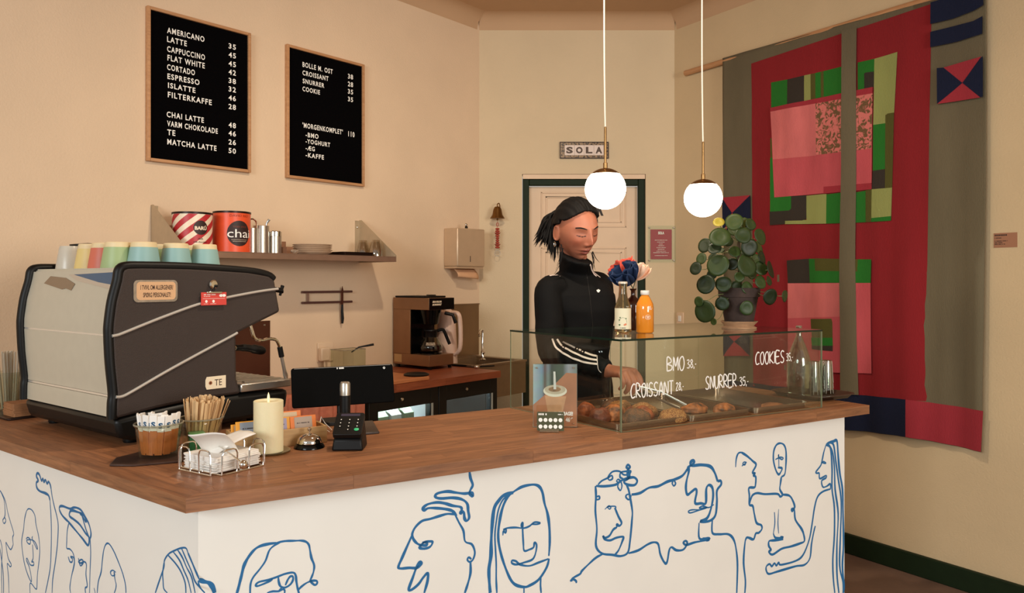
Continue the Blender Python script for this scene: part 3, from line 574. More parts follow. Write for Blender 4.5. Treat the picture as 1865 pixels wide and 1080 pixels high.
def tray_mb(w_, d_, h_, flare=.012, r=.03, wall=.0015, rim=.005):
    def rr(hx, hy, rad, z):
        P = []
        for cx, cy, a0 in ((hx - rad, hy - rad, 0), (-hx + rad, hy - rad, 90), (-hx + rad, -hy + rad, 180), (hx - rad, -hy + rad, 270)):
            for k in range(6): a = math.radians(a0 + 90 * k / 5); P.append((cx + rad * math.cos(a), cy + rad * math.sin(a), z))
        return P
    hx, hy = w_ / 2, d_ / 2
    mb = MB(); mb.loft([rr(hx - flare, hy - flare, r * .7, 0), rr(hx - rim, hy - rim, r, h_ - wall), rr(hx, hy, r, h_ - wall), rr(hx, hy, r, h_), rr(hx - rim - wall, hy - rim - wall, r, h_), rr(hx - flare - wall, hy - flare - wall, r * .7, wall)]); return mb
dtray_m = mat('dark_tray', (58, 44, 38), .35, .7)
q = wl(633, .16, SZ + .0005); solo('dark_serving_tray', tray_mb(.20, .20, .018, r=.012), dtray_m, 'small dark square tray beside the plates on the shelf', 'tray', m=T(*q) @ RZ(WLang))
tumbler_g = glass('tumbler_glass', (232, 226, 214), 1.0, .05, 2.3)
for px, D, lab in ((661, .12, 'upside-down cut glass tumbler nearer the wall, right end of the shelf'), (684.5, .20, 'upside-down cut glass tumbler by the shelf front, right end')):
    t, q = cyl_thing('glass_tumbler', lab, 'tumbler', px, D, SZ + .0008, 'tumblers at the right end of the shelf')
    k = q.y / F; mb = MB(); R0 = 13 * k; mb.lathe([(R0, 0), (R0 * .98, .03), (R0 * .82, .055), (R0 * .62, .085), (.0001, .085), (.0001, .075), (R0 * .55, .075), (R0 * .78, .05), (R0 * .93, .03), (R0 * .95, 0)], 20, cap=False); part('tumbler_body', mb, tumbler_g, t, smooth=20)

# ------------------------------------------------------------ knife rack, socket, splash panel, dispenser
km = mat('walnut_rack', (88, 54, 46), .5)
def wlrect(x0, y0, x1, y1, off=0):
    a, z1 = WL.uv(x0, y0, off); b, z0 = WL.uv(x1, y1, off); return a, b, z0, z1
a, z1 = WL.uv(547, 530); b, z0 = WL.uv(638, 551)
t = thing('knife_rack', 'dark magnetic knife rack of two slats under the shelf', 'knife rack', m=WL.mat(a, z0, 0)); Wk = b - a; Hk = z1 - z0
mb = MB(); mb.box(0, Wk, -.02, -.008, Hk - .011, Hk); part('slat', mb, km, t, bev=.002)
mb = MB(); mb.box(0, Wk, -.02, -.008, 0, .011); part('slat', mb, km, t, bev=.002)
for x in (.03, Wk - .07):
    mb = MB(); mb.box(x, x + .018, -.0075, -.0005, 0.002, Hk - .002); part('mount_bar', mb, steel_m, t)
sk, zt = WL.uv(623.5, 521, .024); _, zb = WL.uv(623.5, 591, .024)
t = thing('kitchen_knife', 'knife with black handle hanging blade up on the wall rack', 'knife', m=WL.mat(sk, zb, .0225)); hk = zt - zb
mb = MB(); mb.prism([(-.006, .10), (.008, .10), (.0085, hk - .02), (.002, hk), (-.003, hk - .015)], 0, .0018, Matrix(((1, 0, 0, 0), (0, 0, 1, 0), (0, 1, 0, 0), (0, 0, 0, 1)))); part('blade', mb, km if 0 else mat('blade', (120, 90, 76), .3, .9), t)
mb = MB(); mb.tube([(.001, -.0, .005), (.003, 0, .03), (.0, 0, .07), (.001, 0, .104)], [.006, .0085, .0075, .006], 8, flat=.8); part('handle', mb, black_m, t)
a, b, z0, z1 = wlrect(577, 625, 606, 657)
t = thing('wall_socket', 'cream double wall socket plate on the left wall', 'socket', m=WL.mat(a, z0, 0)); Ws = b - a; Hs = z1 - z0; sock = mat('socket_plastic', (226, 200, 170), .4)
mb = MB(); mb.box(0, Ws, -.008, -.0005, 0, Hs); part('cover_plate', mb, sock, t, bev=.003)
for x in (.012, Ws * .52): mb = MB(); mb.box(x, x + Ws * .4, -.0095, -.0082, .015, Hs - .015); part('socket_insert', mb, sock, t, bev=.001)
a, b, z0, z1 = wlrect(583, 634, 599, 662, .03)
t = thing('plug_adapter', 'pale plug adapter pushed into the wall socket', 'plug', m=WL.mat(a, z0, .0105))
mb = MB(); mb.box(0, b - a, -.032, 0, .015, z1 - z0); part('plug_body', mb, sock, t, bev=.006)
mb = MB(); mb.tube(catmull([(.03, -.016, .014), (.03, -.02, -.03), (.032, -.03, -.09)], 5), .0035, 8); part('cable', mb, sock, t)
a, z1 = WL.uv(400, 588, .003); b, z0 = WL.uv(492, 700, .003)
t = thing('steel_splash_panel', 'brownish steel splash panel on the wall behind the espresso machine', 'splash panel', m=WL.mat(a - .3, .89, 0))
mb = MB(); mb.box(0, b - a + .3, -.003, -.0005, 0, z1 - .89); part('sheet', mb, mat('bronze_sheet', (106, 70, 54), .32, .75, noise_amt=.15, nscale=4), t)
for x in (.03, b - a + .27): mb = MB(); mb.lathe([(.005, 0), (.004, .002)], 12, T(x, -.003, z1 - .89 - .02) @ RX(PI / 2)); part('screw', mb, chrome_m, t)
# paper towel dispenser: on left wall near the corner
sA = wls(808, 0); zt = WL.uv(808, 416)[1]; zb = WL.uv(808, 489)[1]
PD = .115; sB = wls(883, PD)
disp = mat('dispenser_steel', (206, 180, 150), .35, .45, noise_amt=.03, nscale=20)
t = thing('paper_towel_dispenser', 'square steel paper towel dispenser on the wall by the corner', 'dispenser', m=WL.mat(sA, zb, 0)); W1 = sB - sA; H1 = zt - zb
mb = MB(); mb.box(0, W1, -PD, -.001, 0.012, H1); part('housing', mb, disp, t, bev=.006)
mb = MB(); mb.box(.002, W1 - .002, -PD + .01, -.005, 0, .0115); part('lower_rim', mb, disp, t)
mb = MB(); mb.box(W1 * .45, W1 * .47, -PD - .0008, -PD + .001, .04, .075); part('sight_slot', mb, dark_m, t)
mb = MB(); mb.grid(lambda p, q: Vector((.03 + p * (W1 - .06) + q * .012, -PD * .45 - .03 * math.sin(q * 2.2) - .012 * math.sin(p * 3) * q, -.0005 - .052 * q - .012 * p * q)), 8, 8); o = part('paper_sheet', mb, mat('kraft_towel', (216, 168, 128), .9), t); md = o.modifiers.new('s', 'SOLIDIFY'); md.thickness = .0015
t = thing('suction_hook', 'small chrome and black suction clip standing on the towel dispenser', 'hook', m=WL.mat(sA + W1 * .42, zt + .001, .09))
mb = MB(); mb.sphere((0, 0, .022), (.010, .006, .010)); part('hook_head', mb, chrome_m, t)
mb = MB(); mb.box(-.006, .006, -.008, .006, 0, .013); part('clip_jaw', mb, blackg_m, t, bev=.001)

# ------------------------------------------------------------ back wall: sign, bell, plaque, switch
def wbr(x0, y0, x1, y1):
    a, z1 = WB.uv(x0, y0); b, z0 = WB.uv(x1, y1); return a, b, z0, z1
a, b, z0, z1 = wbr(1019.5, 259, 1108, 289)
sg = thing('tile_name_sign', 'framed tile sign reading SOLA above the door', 'sign', m=WB.mat(a, z0, 0)); W_ = b - a; H_ = z1 - z0; fb = .030
bt = bpy.data.materials.new('border_tile'); bt.use_nodes = True; n_ = bt.node_tree; vo = n_.nodes.new('ShaderNodeTexVoronoi'); vo.inputs['Scale'].default_value = 90; rp = n_.nodes.new('ShaderNodeValToRGB'); rp.color_ramp.interpolation = 'CONSTANT'
rp.color_ramp.elements[0].color = lin((60, 46, 36)); rp.color_ramp.elements[1].position = .45; rp.color_ramp.elements[1].color = lin((150, 122, 92)); tc_ = n_.nodes.new('ShaderNodeTexCoord')
n_.links.new(tc_.outputs['Object'], vo.inputs['Vector']); n_.links.new(vo.outputs['Distance'], rp.inputs[0]); n_.links.new(rp.outputs[0], n_.nodes['Principled BSDF'].inputs['Base Color']); n_.nodes['Principled BSDF'].inputs['Roughness'].default_value = .3
for (x0, x1, q0, q1) in ((0, W_, 0, .004), (0, W_, H_ - .004, H_), (0, .004, .0041, H_ - .0041), (W_ - .004, W_, .0041, H_ - .0041)):
    mb = MB(); mb.box(x0, x1, -.016, -.0005, q0, q1); part('frame_strip', mb, dark_m, sg)
tw = (W_ - 2 * fb) / 4; e = .0006
for i in range(6):
    x0 = .0045 + i * (W_ - .009) / 6
    for q0, q1 in ((.0045, .020), (H_ - .020, H_ - .0045)): mb = MB(); mb.box(x0 + e, x0 + (W_ - .009) / 6 - e, -.011, -.0005, q0, q1); part('border_tile', mb, bt, sg)
for x0, x1 in ((.0045, fb - e), (W_ - fb + e, W_ - .0045)): mb = MB(); mb.box(x0, x1, -.011, -.0005, .0206, H_ - .0206); part('border_tile', mb, bt, sg)
tl = mat('glazed_tile', (226, 208, 196), .2)
for i, c in enumerate('SOLA'):
    x0 = fb + i * tw; mb = MB(); mb.box(x0 + e, x0 + tw - e, -.010, -.0005, .0206, H_ - .0206); tp = part('letter_tile', mb, tl, sg)
    g = text_mb(c, tw * .68, H_ * .40, 0, .05); M = T(x0 + tw * .16, -.0104, H_ * .3); g.v = [M @ p for p in g.v]
    part('lettering', g, mat('tile_letter_brown', (70, 46, 30), .4), tp, smooth=0)
# ship's bell
sb, zb_ = WB.uv(906, 372, .06); P = WB.pt(sb, 0, .06); YB = P.y; k = YB / F
zof = lambda py: HC + (HY - py) * k
t = thing('brass_bell', 'small brass bell on a wall bracket left of the door', 'bell', (P.x, P.y, zof(398)))
mb = MB(); hb = zof(376) - zof(398); mb.lathe([(13.5 * k, 0), (13.2 * k, .003), (9.5 * k, hb * .3), (7.5 * k, hb * .75), (5 * k, hb * .97), (1 * k, hb)], 28); part('bell_body', mb, brassd_m, t)
mb = MB(); mb.tube(catmull([(0, 0, hb), (0, 0, hb + .014), (.01, .01, hb + .02), (.014, .04, hb + .006), (.014, .058, hb - .01)], 5), .0035, 8); part('wall_bracket', mb, brassd_m, t)
mb = MB(); mb.sphere((0, 0, -.006), .006); part('clapper', mb, brassd_m, t)
t = thing('bell_rope', 'red knotted bell pull rope with a metal ring hanging under the bell', 'rope', (P.x, P.y, zof(467)))
rope = mat('red_rope', (170, 70, 52), .7, noise_amt=.2, nscale=150); hz = lambda py: zof(py) - zof(467)
for i in range(9):
    py = 417 + i * 4.2; mb = MB(); mb.sphere((0, 0, hz(py)), ((4.0 + .6 * math.sin(i)) * k, 4 * k, 2.2 * k), nu=14, nv=8); part('rope_knot', mb, rope, t)
mb = MB(); mb.tube([(.006 * math.cos(a), 0, hz(409) + .012 * math.sin(a)) for a in [2 * PI * i / 16 for i in range(16)]], .0022, 6, closed=True); mb.tube([(0, 0, hz(404)), (0, 0, hz(400))], .0015, 6); part('top_loop', mb, rope, t)
for py in (424, 445): mb = MB(); mb.lathe([(5.6 * k, -.0015), (5.6 * k, .0015)], 16, T(0, 0, hz(py))); part('collar', mb, rope, t)
mb = MB(); mb.tube([(5 * k * math.cos(a), 0, hz(461) + 5.5 * k * math.sin(a)) for a in [2 * PI * i / 18 for i in range(18)]], .0018, 6, closed=True); part('metal_ring', mb, chrome_m, t)
# acrylic info plate
a, b, z0, z1 = wbr(1179.5, 411, 1230, 478); t = thing('info_plate', 'red SOLA information sheet behind clear acrylic right of the door', 'sign', m=WB.mat(a, z0, 0)); W_, H_ = b - a, z1 - z0
mb = MB(); mb.box(0, W_, -.012, -.009, 0, H_); part('acrylic_sheet', mb, clear_m, t)
x0, y0 = WB.uv(1184.5, 472); x1, y1 = WB.uv(1223, 418); redp = mat('red_print', (164, 52, 56), .6)
mb = MB(); mb.box(x0 - a, x1 - a, -.0075, -.006, y0 - z0, y1 - z0); pp = part('red_sheet', mb, redp, t)
for xx in (.009, W_ - .012):
    for z_ in (.013, H_ - .013): mb = MB(); mb.lathe([(.005, -.001), (.005, .012), (.003, .014)], 14, T(xx, 0, z_) @ RX(PI / 2)); part('standoff', mb, chrome_m, t)
cxp = (x0 + x1) / 2 - a
def tline(s_, w_, h_, py, par, mm=letter_m, xc=None, y=-.0078, bold=.02):
    g = text_mb(s_, w_, h_, 0, bold, 'CENTER'); M = T(cxp if xc is None else xc, y, WB.uv(1200, py)[1] - z0); g.v = [M @ p for p in g.v]; return part('lettering', g, mm, par, smooth=0)
tline('SOLA', .038, .018, 427, pp, bold=.05)
def bars_mb(w, h, seed=1, align=.5):      # print too small to read: rows of tiny word-like marks
    r_ = random.Random(seed); mb = MB(); x = 0
    while x < w * .97:
        l = min(h * r_.uniform(.45, .8), w - x); mb.add([(x - w * align, 0, 0), (x + l - w * align, 0, 0), (x + l - w * align, 0, h), (x - w * align, 0, h)], [(0, 1, 2, 3)])
        x += l + h * (.22 if r_.random() < .8 else .9)
    return mb
def bline(w_, h_, py, par, mm=letter_m):
    g = bars_mb(w_, h_, py); M = T(cxp, -.0078, WB.uv(1200, py)[1] - z0); g.v = [M @ p for p in g.v]; return part('small_print', g, mm, par, smooth=0, weld=False)
for py, w_, tx in ((438, .08, 'åbningstider mandag til fredag'), (441.5, .05, 'lørdag søndag'), (445, .026, 'køkken'), (448, .036, 'frokost kage'), (451.5, .058, 'kaffe og brunch'), (454.5, .044, 'te og vin'), (458, .06, 'take away bestilling'), (460.7, .1, 'skriv til os eller kom forbi baren'), (466, .08, 'følg os og spis med')): bline(w_, .003, py, pp)
# switch by the corner right of the door (low) and paper caption on right wall
a, b, z0, z1 = wbr(1236, 569, 1246, 590) if False else (WR.uv(1234, 569)[0], WR.uv(1246, 569)[0], WR.uv(1240, 591)[1], WR.uv(1240, 569)[1])
t = thing('light_switch', 'cream wall switch half hidden by the plant, right wall corner', 'switch', m=WR.mat(a, z0, 0)); mb = MB(); mb.box(0, b - a, -.009, -.0005, 0, z1 - z0); part('switch_plate', mb, door_m, t, bev=.002)
mb = MB(); mb.box((b - a) * .3, (b - a) * .7, -.013, -.0092, .02, z1 - z0 - .02); part('rocker', mb, whitep_m, t, bev=.001)
a, z1 = WR.uv(1810, 425); b, z0 = WR.uv(1853, 450)
t = thing('caption_card', 'small brown caption card on the right wall beside the tapestry', 'card', m=WR.mat(a, z0, 0)); mb = MB(); mb.box(0, b - a, -.0015, -.0003, 0, z1 - z0); cp = part('card_sheet', mb, mat('kraft_card', (160, 112, 84), .8), t, smooth=0)
for i, (w_, h_, f_, s_) in enumerate(((.60, .10, .80, 'tekstilkunst vægtæppe'), (.28, .06, .63, 'uden titel'), (.55, .06, .42, 'syet og plantefarvet bomuld'), (.36, .06, .31, 'hør og silke'), (.45, .06, .20, 'udlånt til caféen'))):
    g = bars_mb((b - a) * w_, (z1 - z0) * h_, i, 0); M = T((b - a) * .05, -.0018, (z1 - z0) * f_); g.v = [M @ p for p in g.v]; part('small_print', g, dark_m, cp, smooth=0, weld=False)

# ------------------------------------------------------------ textile wall hanging on the right wall
fab = lambda n, c, na=.07: mat('fabric_' + n, c, .95, noise_amt=na, nscale=7, bump=.5, bscale=300, stretch=(1, 1, .3))
FB = dict(grey=fab('grey_green', (102, 92, 70), .10), red=fab('red', (132, 24, 30)), navy=fab('navy', (8, 18, 46)), pink=fab('pink', (186, 78, 84), .16), lpink=fab('light_pink', (202, 106, 104), .22), rose=fab('rose', (152, 42, 52)),
          black=fab('black', (50, 42, 34)), green=fab('green', (32, 106, 30)), light=fab('light_green', (140, 144, 82)), olive=fab('olive', (80, 76, 28)), purple=fab('dark_red', (124, 34, 40)))
fl = bpy.data.materials.new('fabric_floral'); fl.use_nodes = True; n_ = fl.node_tree; vo = n_.nodes.new('ShaderNodeTexNoise'); vo.inputs['Scale'].default_value = 34; vo.inputs['Detail'].default_value = 6; vo.inputs['Distortion'].default_value = 1.6
rp = n_.nodes.new('ShaderNodeValToRGB'); rp.color_ramp.elements[0].position = .46; rp.color_ramp.elements[0].color = lin((205, 112, 104)); rp.color_ramp.elements[1].position = .54; rp.color_ramp.elements[1].color = lin((104, 78, 48)); tc_ = n_.nodes.new('ShaderNodeTexCoord')
n_.links.new(tc_.outputs['Object'], vo.inputs['Vector']); n_.links.new(vo.outputs['Fac'], rp.inputs[0]); n_.links.new(rp.outputs[0], n_.nodes['Principled BSDF'].inputs['Base Color']); n_.nodes['Principled BSDF'].inputs['Roughness'].default_value = .95
FB['floral'] = fl
HO = .035
hang = thing('textile_hanging', 'large patchwork textile of red, green and pink shapes on the right wall', 'wall hanging', m=WR.mat(WR.uv(1316, 106, HO)[0], .62, 0))
def wave(s, z):
    h = max(0, (2.7 - z) / 2.0); return .010 * h * math.sin(s * 17 + .8 * math.sin(z * 1.7)) + .006 * h * math.sin(s * 41 + z) + .004 * noise.noise(Vector((s * 6, z * 4, 0)))
T4 = lambda x, y: (1220 + x / 2.1597, y / 2.1597); T5 = lambda x, y: (1220 + x / 1.5876, 400 + y / 1.5876); PX = lambda x, y: (x, y)
LAY = [0]
def patch(kind, fn, pts, layer=None, name='fabric_patch'):
    LAY[0] += 1; off = HO + (.0026 + .0003 * LAY[0] if layer is None else layer)
    uv_ = [WR.uv(*fn(*p), HO) for p in pts]
    bm = bmesh.new(); f = bm.faces.new([bm.verts.new((s, 0, z)) for s, z in uv_]); ss = [p[0] for p in uv_]; zs = [p[1] for p in uv_]
    def cut(a, b, st, i):
        x = math.floor(a / st) * st + st
        while x < b: co = [0, 0, 0]; no = [0, 0, 0]; co[i] = x; no[i] = 1; bmesh.ops.bisect_plane(bm, geom=bm.verts[:] + bm.edges[:] + bm.faces[:], plane_co=co, plane_no=no); x += st
    cut(min(ss), max(ss), .04, 0); cut(min(zs), max(zs), .12, 2); bm.verts.index_update()
    mb = MB(); mb.v = [WR.pt(p.co.x, p.co.z, off + wave(p.co.x, p.co.z)) for p in bm.verts]; mb.f = [tuple(q.index for q in g.verts) for g in bm.faces]; bm.free()
    o = part(name, mb, FB[kind], hang, world=True, smooth=60); return o
# backing cloth with real thickness
bk = [(1316, 106), (1400, 82), (1560, 38), (1700, 0), (1796, -28), (1796, 300), (1793, 600), (1791, 823), (1653, 795.6), (1539, 783), (1420, 768), (1322, 754), (1321, 600), (1320, 400), (1317, 200)]
o = patch('grey', PX, bk, 0, 'backing_cloth'); md = o.modifiers.new('s', 'SOLIDIFY'); md.thickness = .004; md.offset = 0
patch('red', PX, [(1369, 116), (1537, 60), (1698, 7), (1689, 480), (1685, 600), (1689, 731), (1535, 718), (1372, 703), (1370, 400)])
patch('navy', PX, [(1323, 692), (1535, 717), (1653, 727), (1653, 795), (1539, 782), (1323, 753)])
patch('rose', PX, [(1653, 727), (1794, 748), (1791, 822), (1653, 795)])
# upper block
for k_, pp_ in (('green', [(400, 325), (465, 313), (465, 412), (410, 425), (400, 425)]), ('black', [(465, 313), (530, 297), (530, 398), (465, 412)]), ('light', [(530, 297), (556, 292), (556, 393), (530, 398)]), ('olive', [(556, 292), (575, 288), (575, 388), (556, 393)]),
    ('green', [(575, 288), (682, 262), (682, 366), (575, 388)]), ('green', [(742, 247), (808, 232), (806, 342), (742, 356)]), ('olive', [(596, 284), (607, 281), (607, 381), (596, 384)]), ('black', [(768, 290), (774, 286), (806, 282), (806, 343), (768, 350)]), ('light', [(808, 232), (898, 205), (885, 445), (850, 452), (850, 485), (803, 492)]),
    ('green', [(803, 492), (850, 485), (848, 665), (801, 672)]), ('olive', [(850, 455), (858, 447), (885, 443), (877, 738), (848, 740)]), ('black', [(801, 672), (848, 666), (848, 740), (798, 745)]), ('light', [(795, 745), (877, 738), (873, 856), (795, 860)]), ('green', [(795, 858), (873, 850), (873, 868), (795, 873)]),
    ('olive', [(772, 748), (797, 745), (795, 873), (772, 874)]), ('green', [(732, 757), (772, 750), (772, 874), (732, 876)]), ('green', [(620, 765), (682, 758), (682, 878), (620, 880)]), ('light', [(538, 770), (620, 763), (620, 880), (458, 882), (458, 869), (538, 865)]),
    ('black', [(482, 772), (538, 768), (538, 858), (530, 867), (458, 869), (456, 882), (401, 886), (400, 833), (475, 828), (482, 820)]), ('green', [(402, 780), (482, 770), (482, 820), (475, 828), (402, 833)]), ('olive', [(400, 545), (410, 543), (412, 620), (402, 622)]), ('green', [(401, 622), (411, 620), (418, 778), (402, 782)]),
    ('pink', [(400, 425), (803, 343), (798, 745), (418, 777)])): patch(k_, T4, pp_)
patch('lpink', T4, [(400, 440), (577, 407), (580, 612), (412, 628)]); patch('floral', T4, [(577, 408), (803, 368), (798, 585), (580, 610)]); patch('rose', T4, [(400, 425), (803, 343), (803, 367), (400, 440)]); patch('rose', T4, [(610, 735), (798, 720), (797, 745), (610, 762)])
# lower block
patch('black', T5, [(343, 118), (403, 113), (405, 182), (345, 184)]); patch('green', T5, [(403, 113), (585, 115), (583, 183), (405, 182)]); patch('olive', T5, [(422, 112), (558, 115), (556, 150), (424, 148)])
patch('pink', T5, [(345, 184), (583, 183), (585, 445), (345, 437)]); patch('lpink', T5, [(345, 184), (500, 183), (500, 280), (345, 285)]); patch('olive', T5, [(405, 287), (475, 286), (476, 341), (405, 341)]); patch('green', T5, [(405, 341), (476, 341), (477, 364), (405, 364)]); patch('black', T5, [(407, 364), (477, 364), (477, 380), (407, 374)])
# centre stripe
patch('grey', PX, [(1536, 58), (1563, 50), (1562, 300), (1560, 480), (1562, 620), (1565, 719), (1535, 717), (1533, 480), (1536, 300)])
# navy stripes, crossed squares
patch('navy', T4, [(1032, 12), (1236, -50), (1240, 22), (1200, 45), (1120, 75), (1032, 97)]); patch('navy', T4, [(1032, 128), (1120, 105), (1200, 85), (1237, 65), (1236, 135), (1140, 165), (1032, 188)])
def xsq(fn, q, c):
    for i, kd in enumerate(('rose', 'navy', 'rose', 'navy')): patch(kd, fn, [q[i], q[(i + 1) % 4], c])
xsq(T4, [(1082, 268), (1232, 224), (1228, 385), (1060, 411)], (1158, 328))
patch('navy', T4, [(1058, 270), (1084, 268), (1158, 328), (1060, 411)]); patch('navy', T4, [(1238, 222), (1158, 328), (1230, 384), (1238, 382)])
xsq(T4, [(217, 778), (323, 768), (323, 905), (219, 920)], (253, 838)); patch('navy', PX, [(1348, 387), (1369, 357), (1369, 420), (1322, 428)])
xsq(PX, [(1323, 600), (1369, 596), (1369, 648), (1324, 648)], (1340, 622))
# wooden rod
r0 = WR.uv(1246, 133, .03); s1_ = WR.uv(1796, -28, .03)[0]
rz = r0[1]; mb = MB(); mb.tube([WR.pt(r0[0], rz, .02), WR.pt(s1_ + .05, rz, .02)], .0165, 16)
part('hanging_rod', mb, oak_m, hang, world=True)
# ------------------------------------------------------------ espresso machine
MFp = (-1.057, 2.08); MF = Frame(MFp, b_); MW = .60
mt_ = thing('espresso_machine', 'big espresso machine with silver back panels and dark sides on the counter', 'espresso machine', m=MF.mat(0, CT, 0))
def mx(px, py, off=0): s_, z_ = MF.uv(px, py, off); return (s_, z_ - CT)
ESM = mat('machine_silver', (196, 192, 176), .45, .25, noise_amt=.02, nscale=30); DKS = mat('machine_dark_side', (58, 47, 42), .65, bump=.5, bscale=500)
left = [(222, 492), (218.5, 512), (209, 549), (203.5, 590), (203, 611), (205.5, 661), (211, 716), (209.5, 735), (209, 764)]
topl = [(232, 486), (260, 485), (348, 487), (452, 494), (490, 501), (501, 509), (511, 568), (431, 608), (432, 690), (440, 717), (350, 730), (285, 744)]
L2 = [mx(*p) for p in left]; T2 = [mx(*p) for p in topl]
side = L2[::-1] + T2                      # lower left up, over the top, back along the bottom
XZ = Matrix(((1, 0, 0, 0), (0, 0, 1, 0), (0, 1, 0, 0), (0, 0, 0, 1)))   # prism xy -> local xz, extrude -> y
def smooth_poly(P, n=4): return [tuple(q) for q in catmull(P, n, closed=True)]
for y0 in (0, MW - .028):
    mb = MB(); mb.prism(side, y0, y0 + .028, XZ); part('side_panel', mb, DKS, mt_, bev=.009)
    mb = MB(); mb.tube([(q.x, y0 + .014, q.y) for q in catmull(L2[::-1] + T2[:6], 4)], .0142, 12); part('side_edge', mb, black_m, mt_)
cx_ = sum(p[0] for p in side) / len(side); cz_ = sum(p[1] for p in side) / len(side)
core = [(cx_ + (x - cx_) * .965, cz_ + (z - cz_) * .965) for x, z in side]
mb = MB(); mb.prism(core, .029, MW - .029, XZ); part('body', mb, mat('machine_body', (150, 140, 128), .35, .8), mt_)
# silver back panels follow the bulge of the side edge
def edge_x(z):
    P = L2
    for i in range(len(P) - 1):
        if (P[i][1] - z) * (P[i + 1][1] - z) <= 0: t = (z - P[i][1]) / (P[i + 1][1] - P[i][1] + 1e-9); return P[i][0] + (P[i + 1][0] - P[i][0]) * t
    return P[0][0] if z > P[0][1] else P[-1][0]
zs1 = mx(203, 612)[1]; zs2 = mx(212, 724)[1]; ztop = T2[1][1]; zb_ = mx(209, 764)[1]
for nm_, za, zb2 in (('back_panel_upper', zs1 + .003, ztop - .012), ('back_panel_middle', zs2 + .004, zs1 - .003), ('back_panel_lower', zb_ + .002, zs2 - .004)):
    n = 14; oz = [za + (zb2 - za) * i / n for i in range(n + 1)]
    ring = [(edge_x(z) + .002, z) for z in oz] + [(edge_x(z) + .012, z) for z in oz[::-1]]
    mb = MB(); mb.prism(ring, .0285, MW - .0285, XZ); part('back_panel', mb, ESM, mt_, smooth=50)
for z in (zs1, zs2):
    mb = MB(); mb.box(edge_x(z) + .003, edge_x(z) + .02, .0285, MW - .0285, z - .0028, z + .0028); part('seam_strip', mb, mat('polished_trim', (226, 224, 216), .22, .55), mt_)
mb = MB(); mb.box(.03, T2[3][0] - .01, .03, MW - .03, ztop - .012, ztop - .004); tp = part('cup_tray', mb, ESM, mt_)
mb = MB(); mb.prism([(edge_x(ztop - .03) + .004, ztop - .03), (L2[0][0] + .01, ztop - .008), (.05, ztop - .0045), (.05, ztop - .03)], .0285, MW - .0285, XZ); part('top_slope', mb, ESM, mt_)
# torn tape, and a reflection painted on the upper back, blue with grey border
def back_quad(pts, x_off, name, m_, th=.0015):
    vs = []
    for px, py in pts:    # hit the upper back surface: iterate on x
        x = .02
        for _ in range(12):
            P0 = Vector((MFp[0], MFp[1])) + b_ * x; fr = Frame(P0, a_); s_, z_ = fr.uv(px, py); x = edge_x(z_ - CT) + x_off if z_ - CT < ztop - .012 else x
        vs.append((x, s_, z_ - CT))
    mb = MB(); n = len(vs); mb.add([(p[0] - th, p[1], p[2]) for p in vs] + [p for p in vs], [tuple(range(n)), tuple(range(n, 2 * n))[::-1]] + [(i, (i + 1) % n, n + (i + 1) % n, n + i) for i in range(n)])
    return part(name, mb, m_, mt_, smooth=0)
back_quad([(93, 503), (120, 506), (137, 517), (130, 529), (120, 525), (113, 527), (81, 516)], .0015, 'torn_tape', mat('brown_tape', (140, 118, 94), .7))
back_quad([(125, 500), (212, 495), (212, 530), (140, 511)], .0015, 'reflection_border', mat('reflection_grey', (196, 184, 168), .5, .3), .001)
back_quad([(135, 500), (212, 495.5), (212, 520), (180, 514)], .0003, 'painted_reflection', mat('reflection_blue', (44, 84, 118), .12), .001)  # flat blue patch painted in place of a reflection in the metal
# lower base and feet
lowp = [mx(*p) for p in ((209.5, 765), (285, 745), (350, 731), (440, 718), (527, 708), (524, 742))]
lowp = lowp + [(lowp[-1][0] - .03, .024), (.05, .013), (.014, .024)]
mb = MB(); mb.prism(lowp, .002, MW - .002, XZ); part('base_housing', mb, mat('machine_base_black', (20, 20, 19), .4, spec=.3), mt_, bev=.014)
for x in (.07, .46):
    for y in (.06, MW - .06): mb = MB(); mb.lathe([(.018, 0), (.020, .006), (.016, .03)], 20, T(x, y, 0.0)); part('foot', mb, black_m, mt_)
# chrome trims
for pts in ([(204, 612), (214, 610), (225, 606), (262, 591), (300, 576), (361, 554), (412, 542), (470, 531), (506, 526)], [(211, 723), (222, 722), (240, 713), (300, 678), (360, 645), (420, 613), (432, 606)]):
    mb = MB(); P = [mx(*p, .001) for p in pts]; mb.tube([(q.x, -.002, q.y) for q in catmull(P, 4)], .0040, 8); part('chrome_trim', mb, mat('polished_trim', (226, 224, 216), .22, .55), mt_)
kx, kz = mx(509, 527, -.02); mb = MB(); mb.tube([(kx - .02, .02, kz), (kx + .008, .02, kz - .004), (kx + .012, .02, kz + .012), (kx + .002, .02, kz - .02)], [.008, .010, .006, .004], 10); part('steam_lever', mb, black_m, mt_)
# drip tray
x0, zt = mx(440, 696); x1 = mx(527, 705)[0]
zt = mx(527, 686 + 8)[1]; zt = mx(440, 700)[1]
mb = MB(); mb.box(x0 - .004, x1 + .004, -.004, MW + .004, zt - .024, zt); part('drip_tray', mb, steel_m, mt_, bev=.003)
for i in range(14): mb = MB(); mb.box(x0 + .03, x1 - .01, .03 + i * .039, .045 + i * .039, zt + .0003, zt + .003); part('grate_bar', mb, steel_m, mt_)
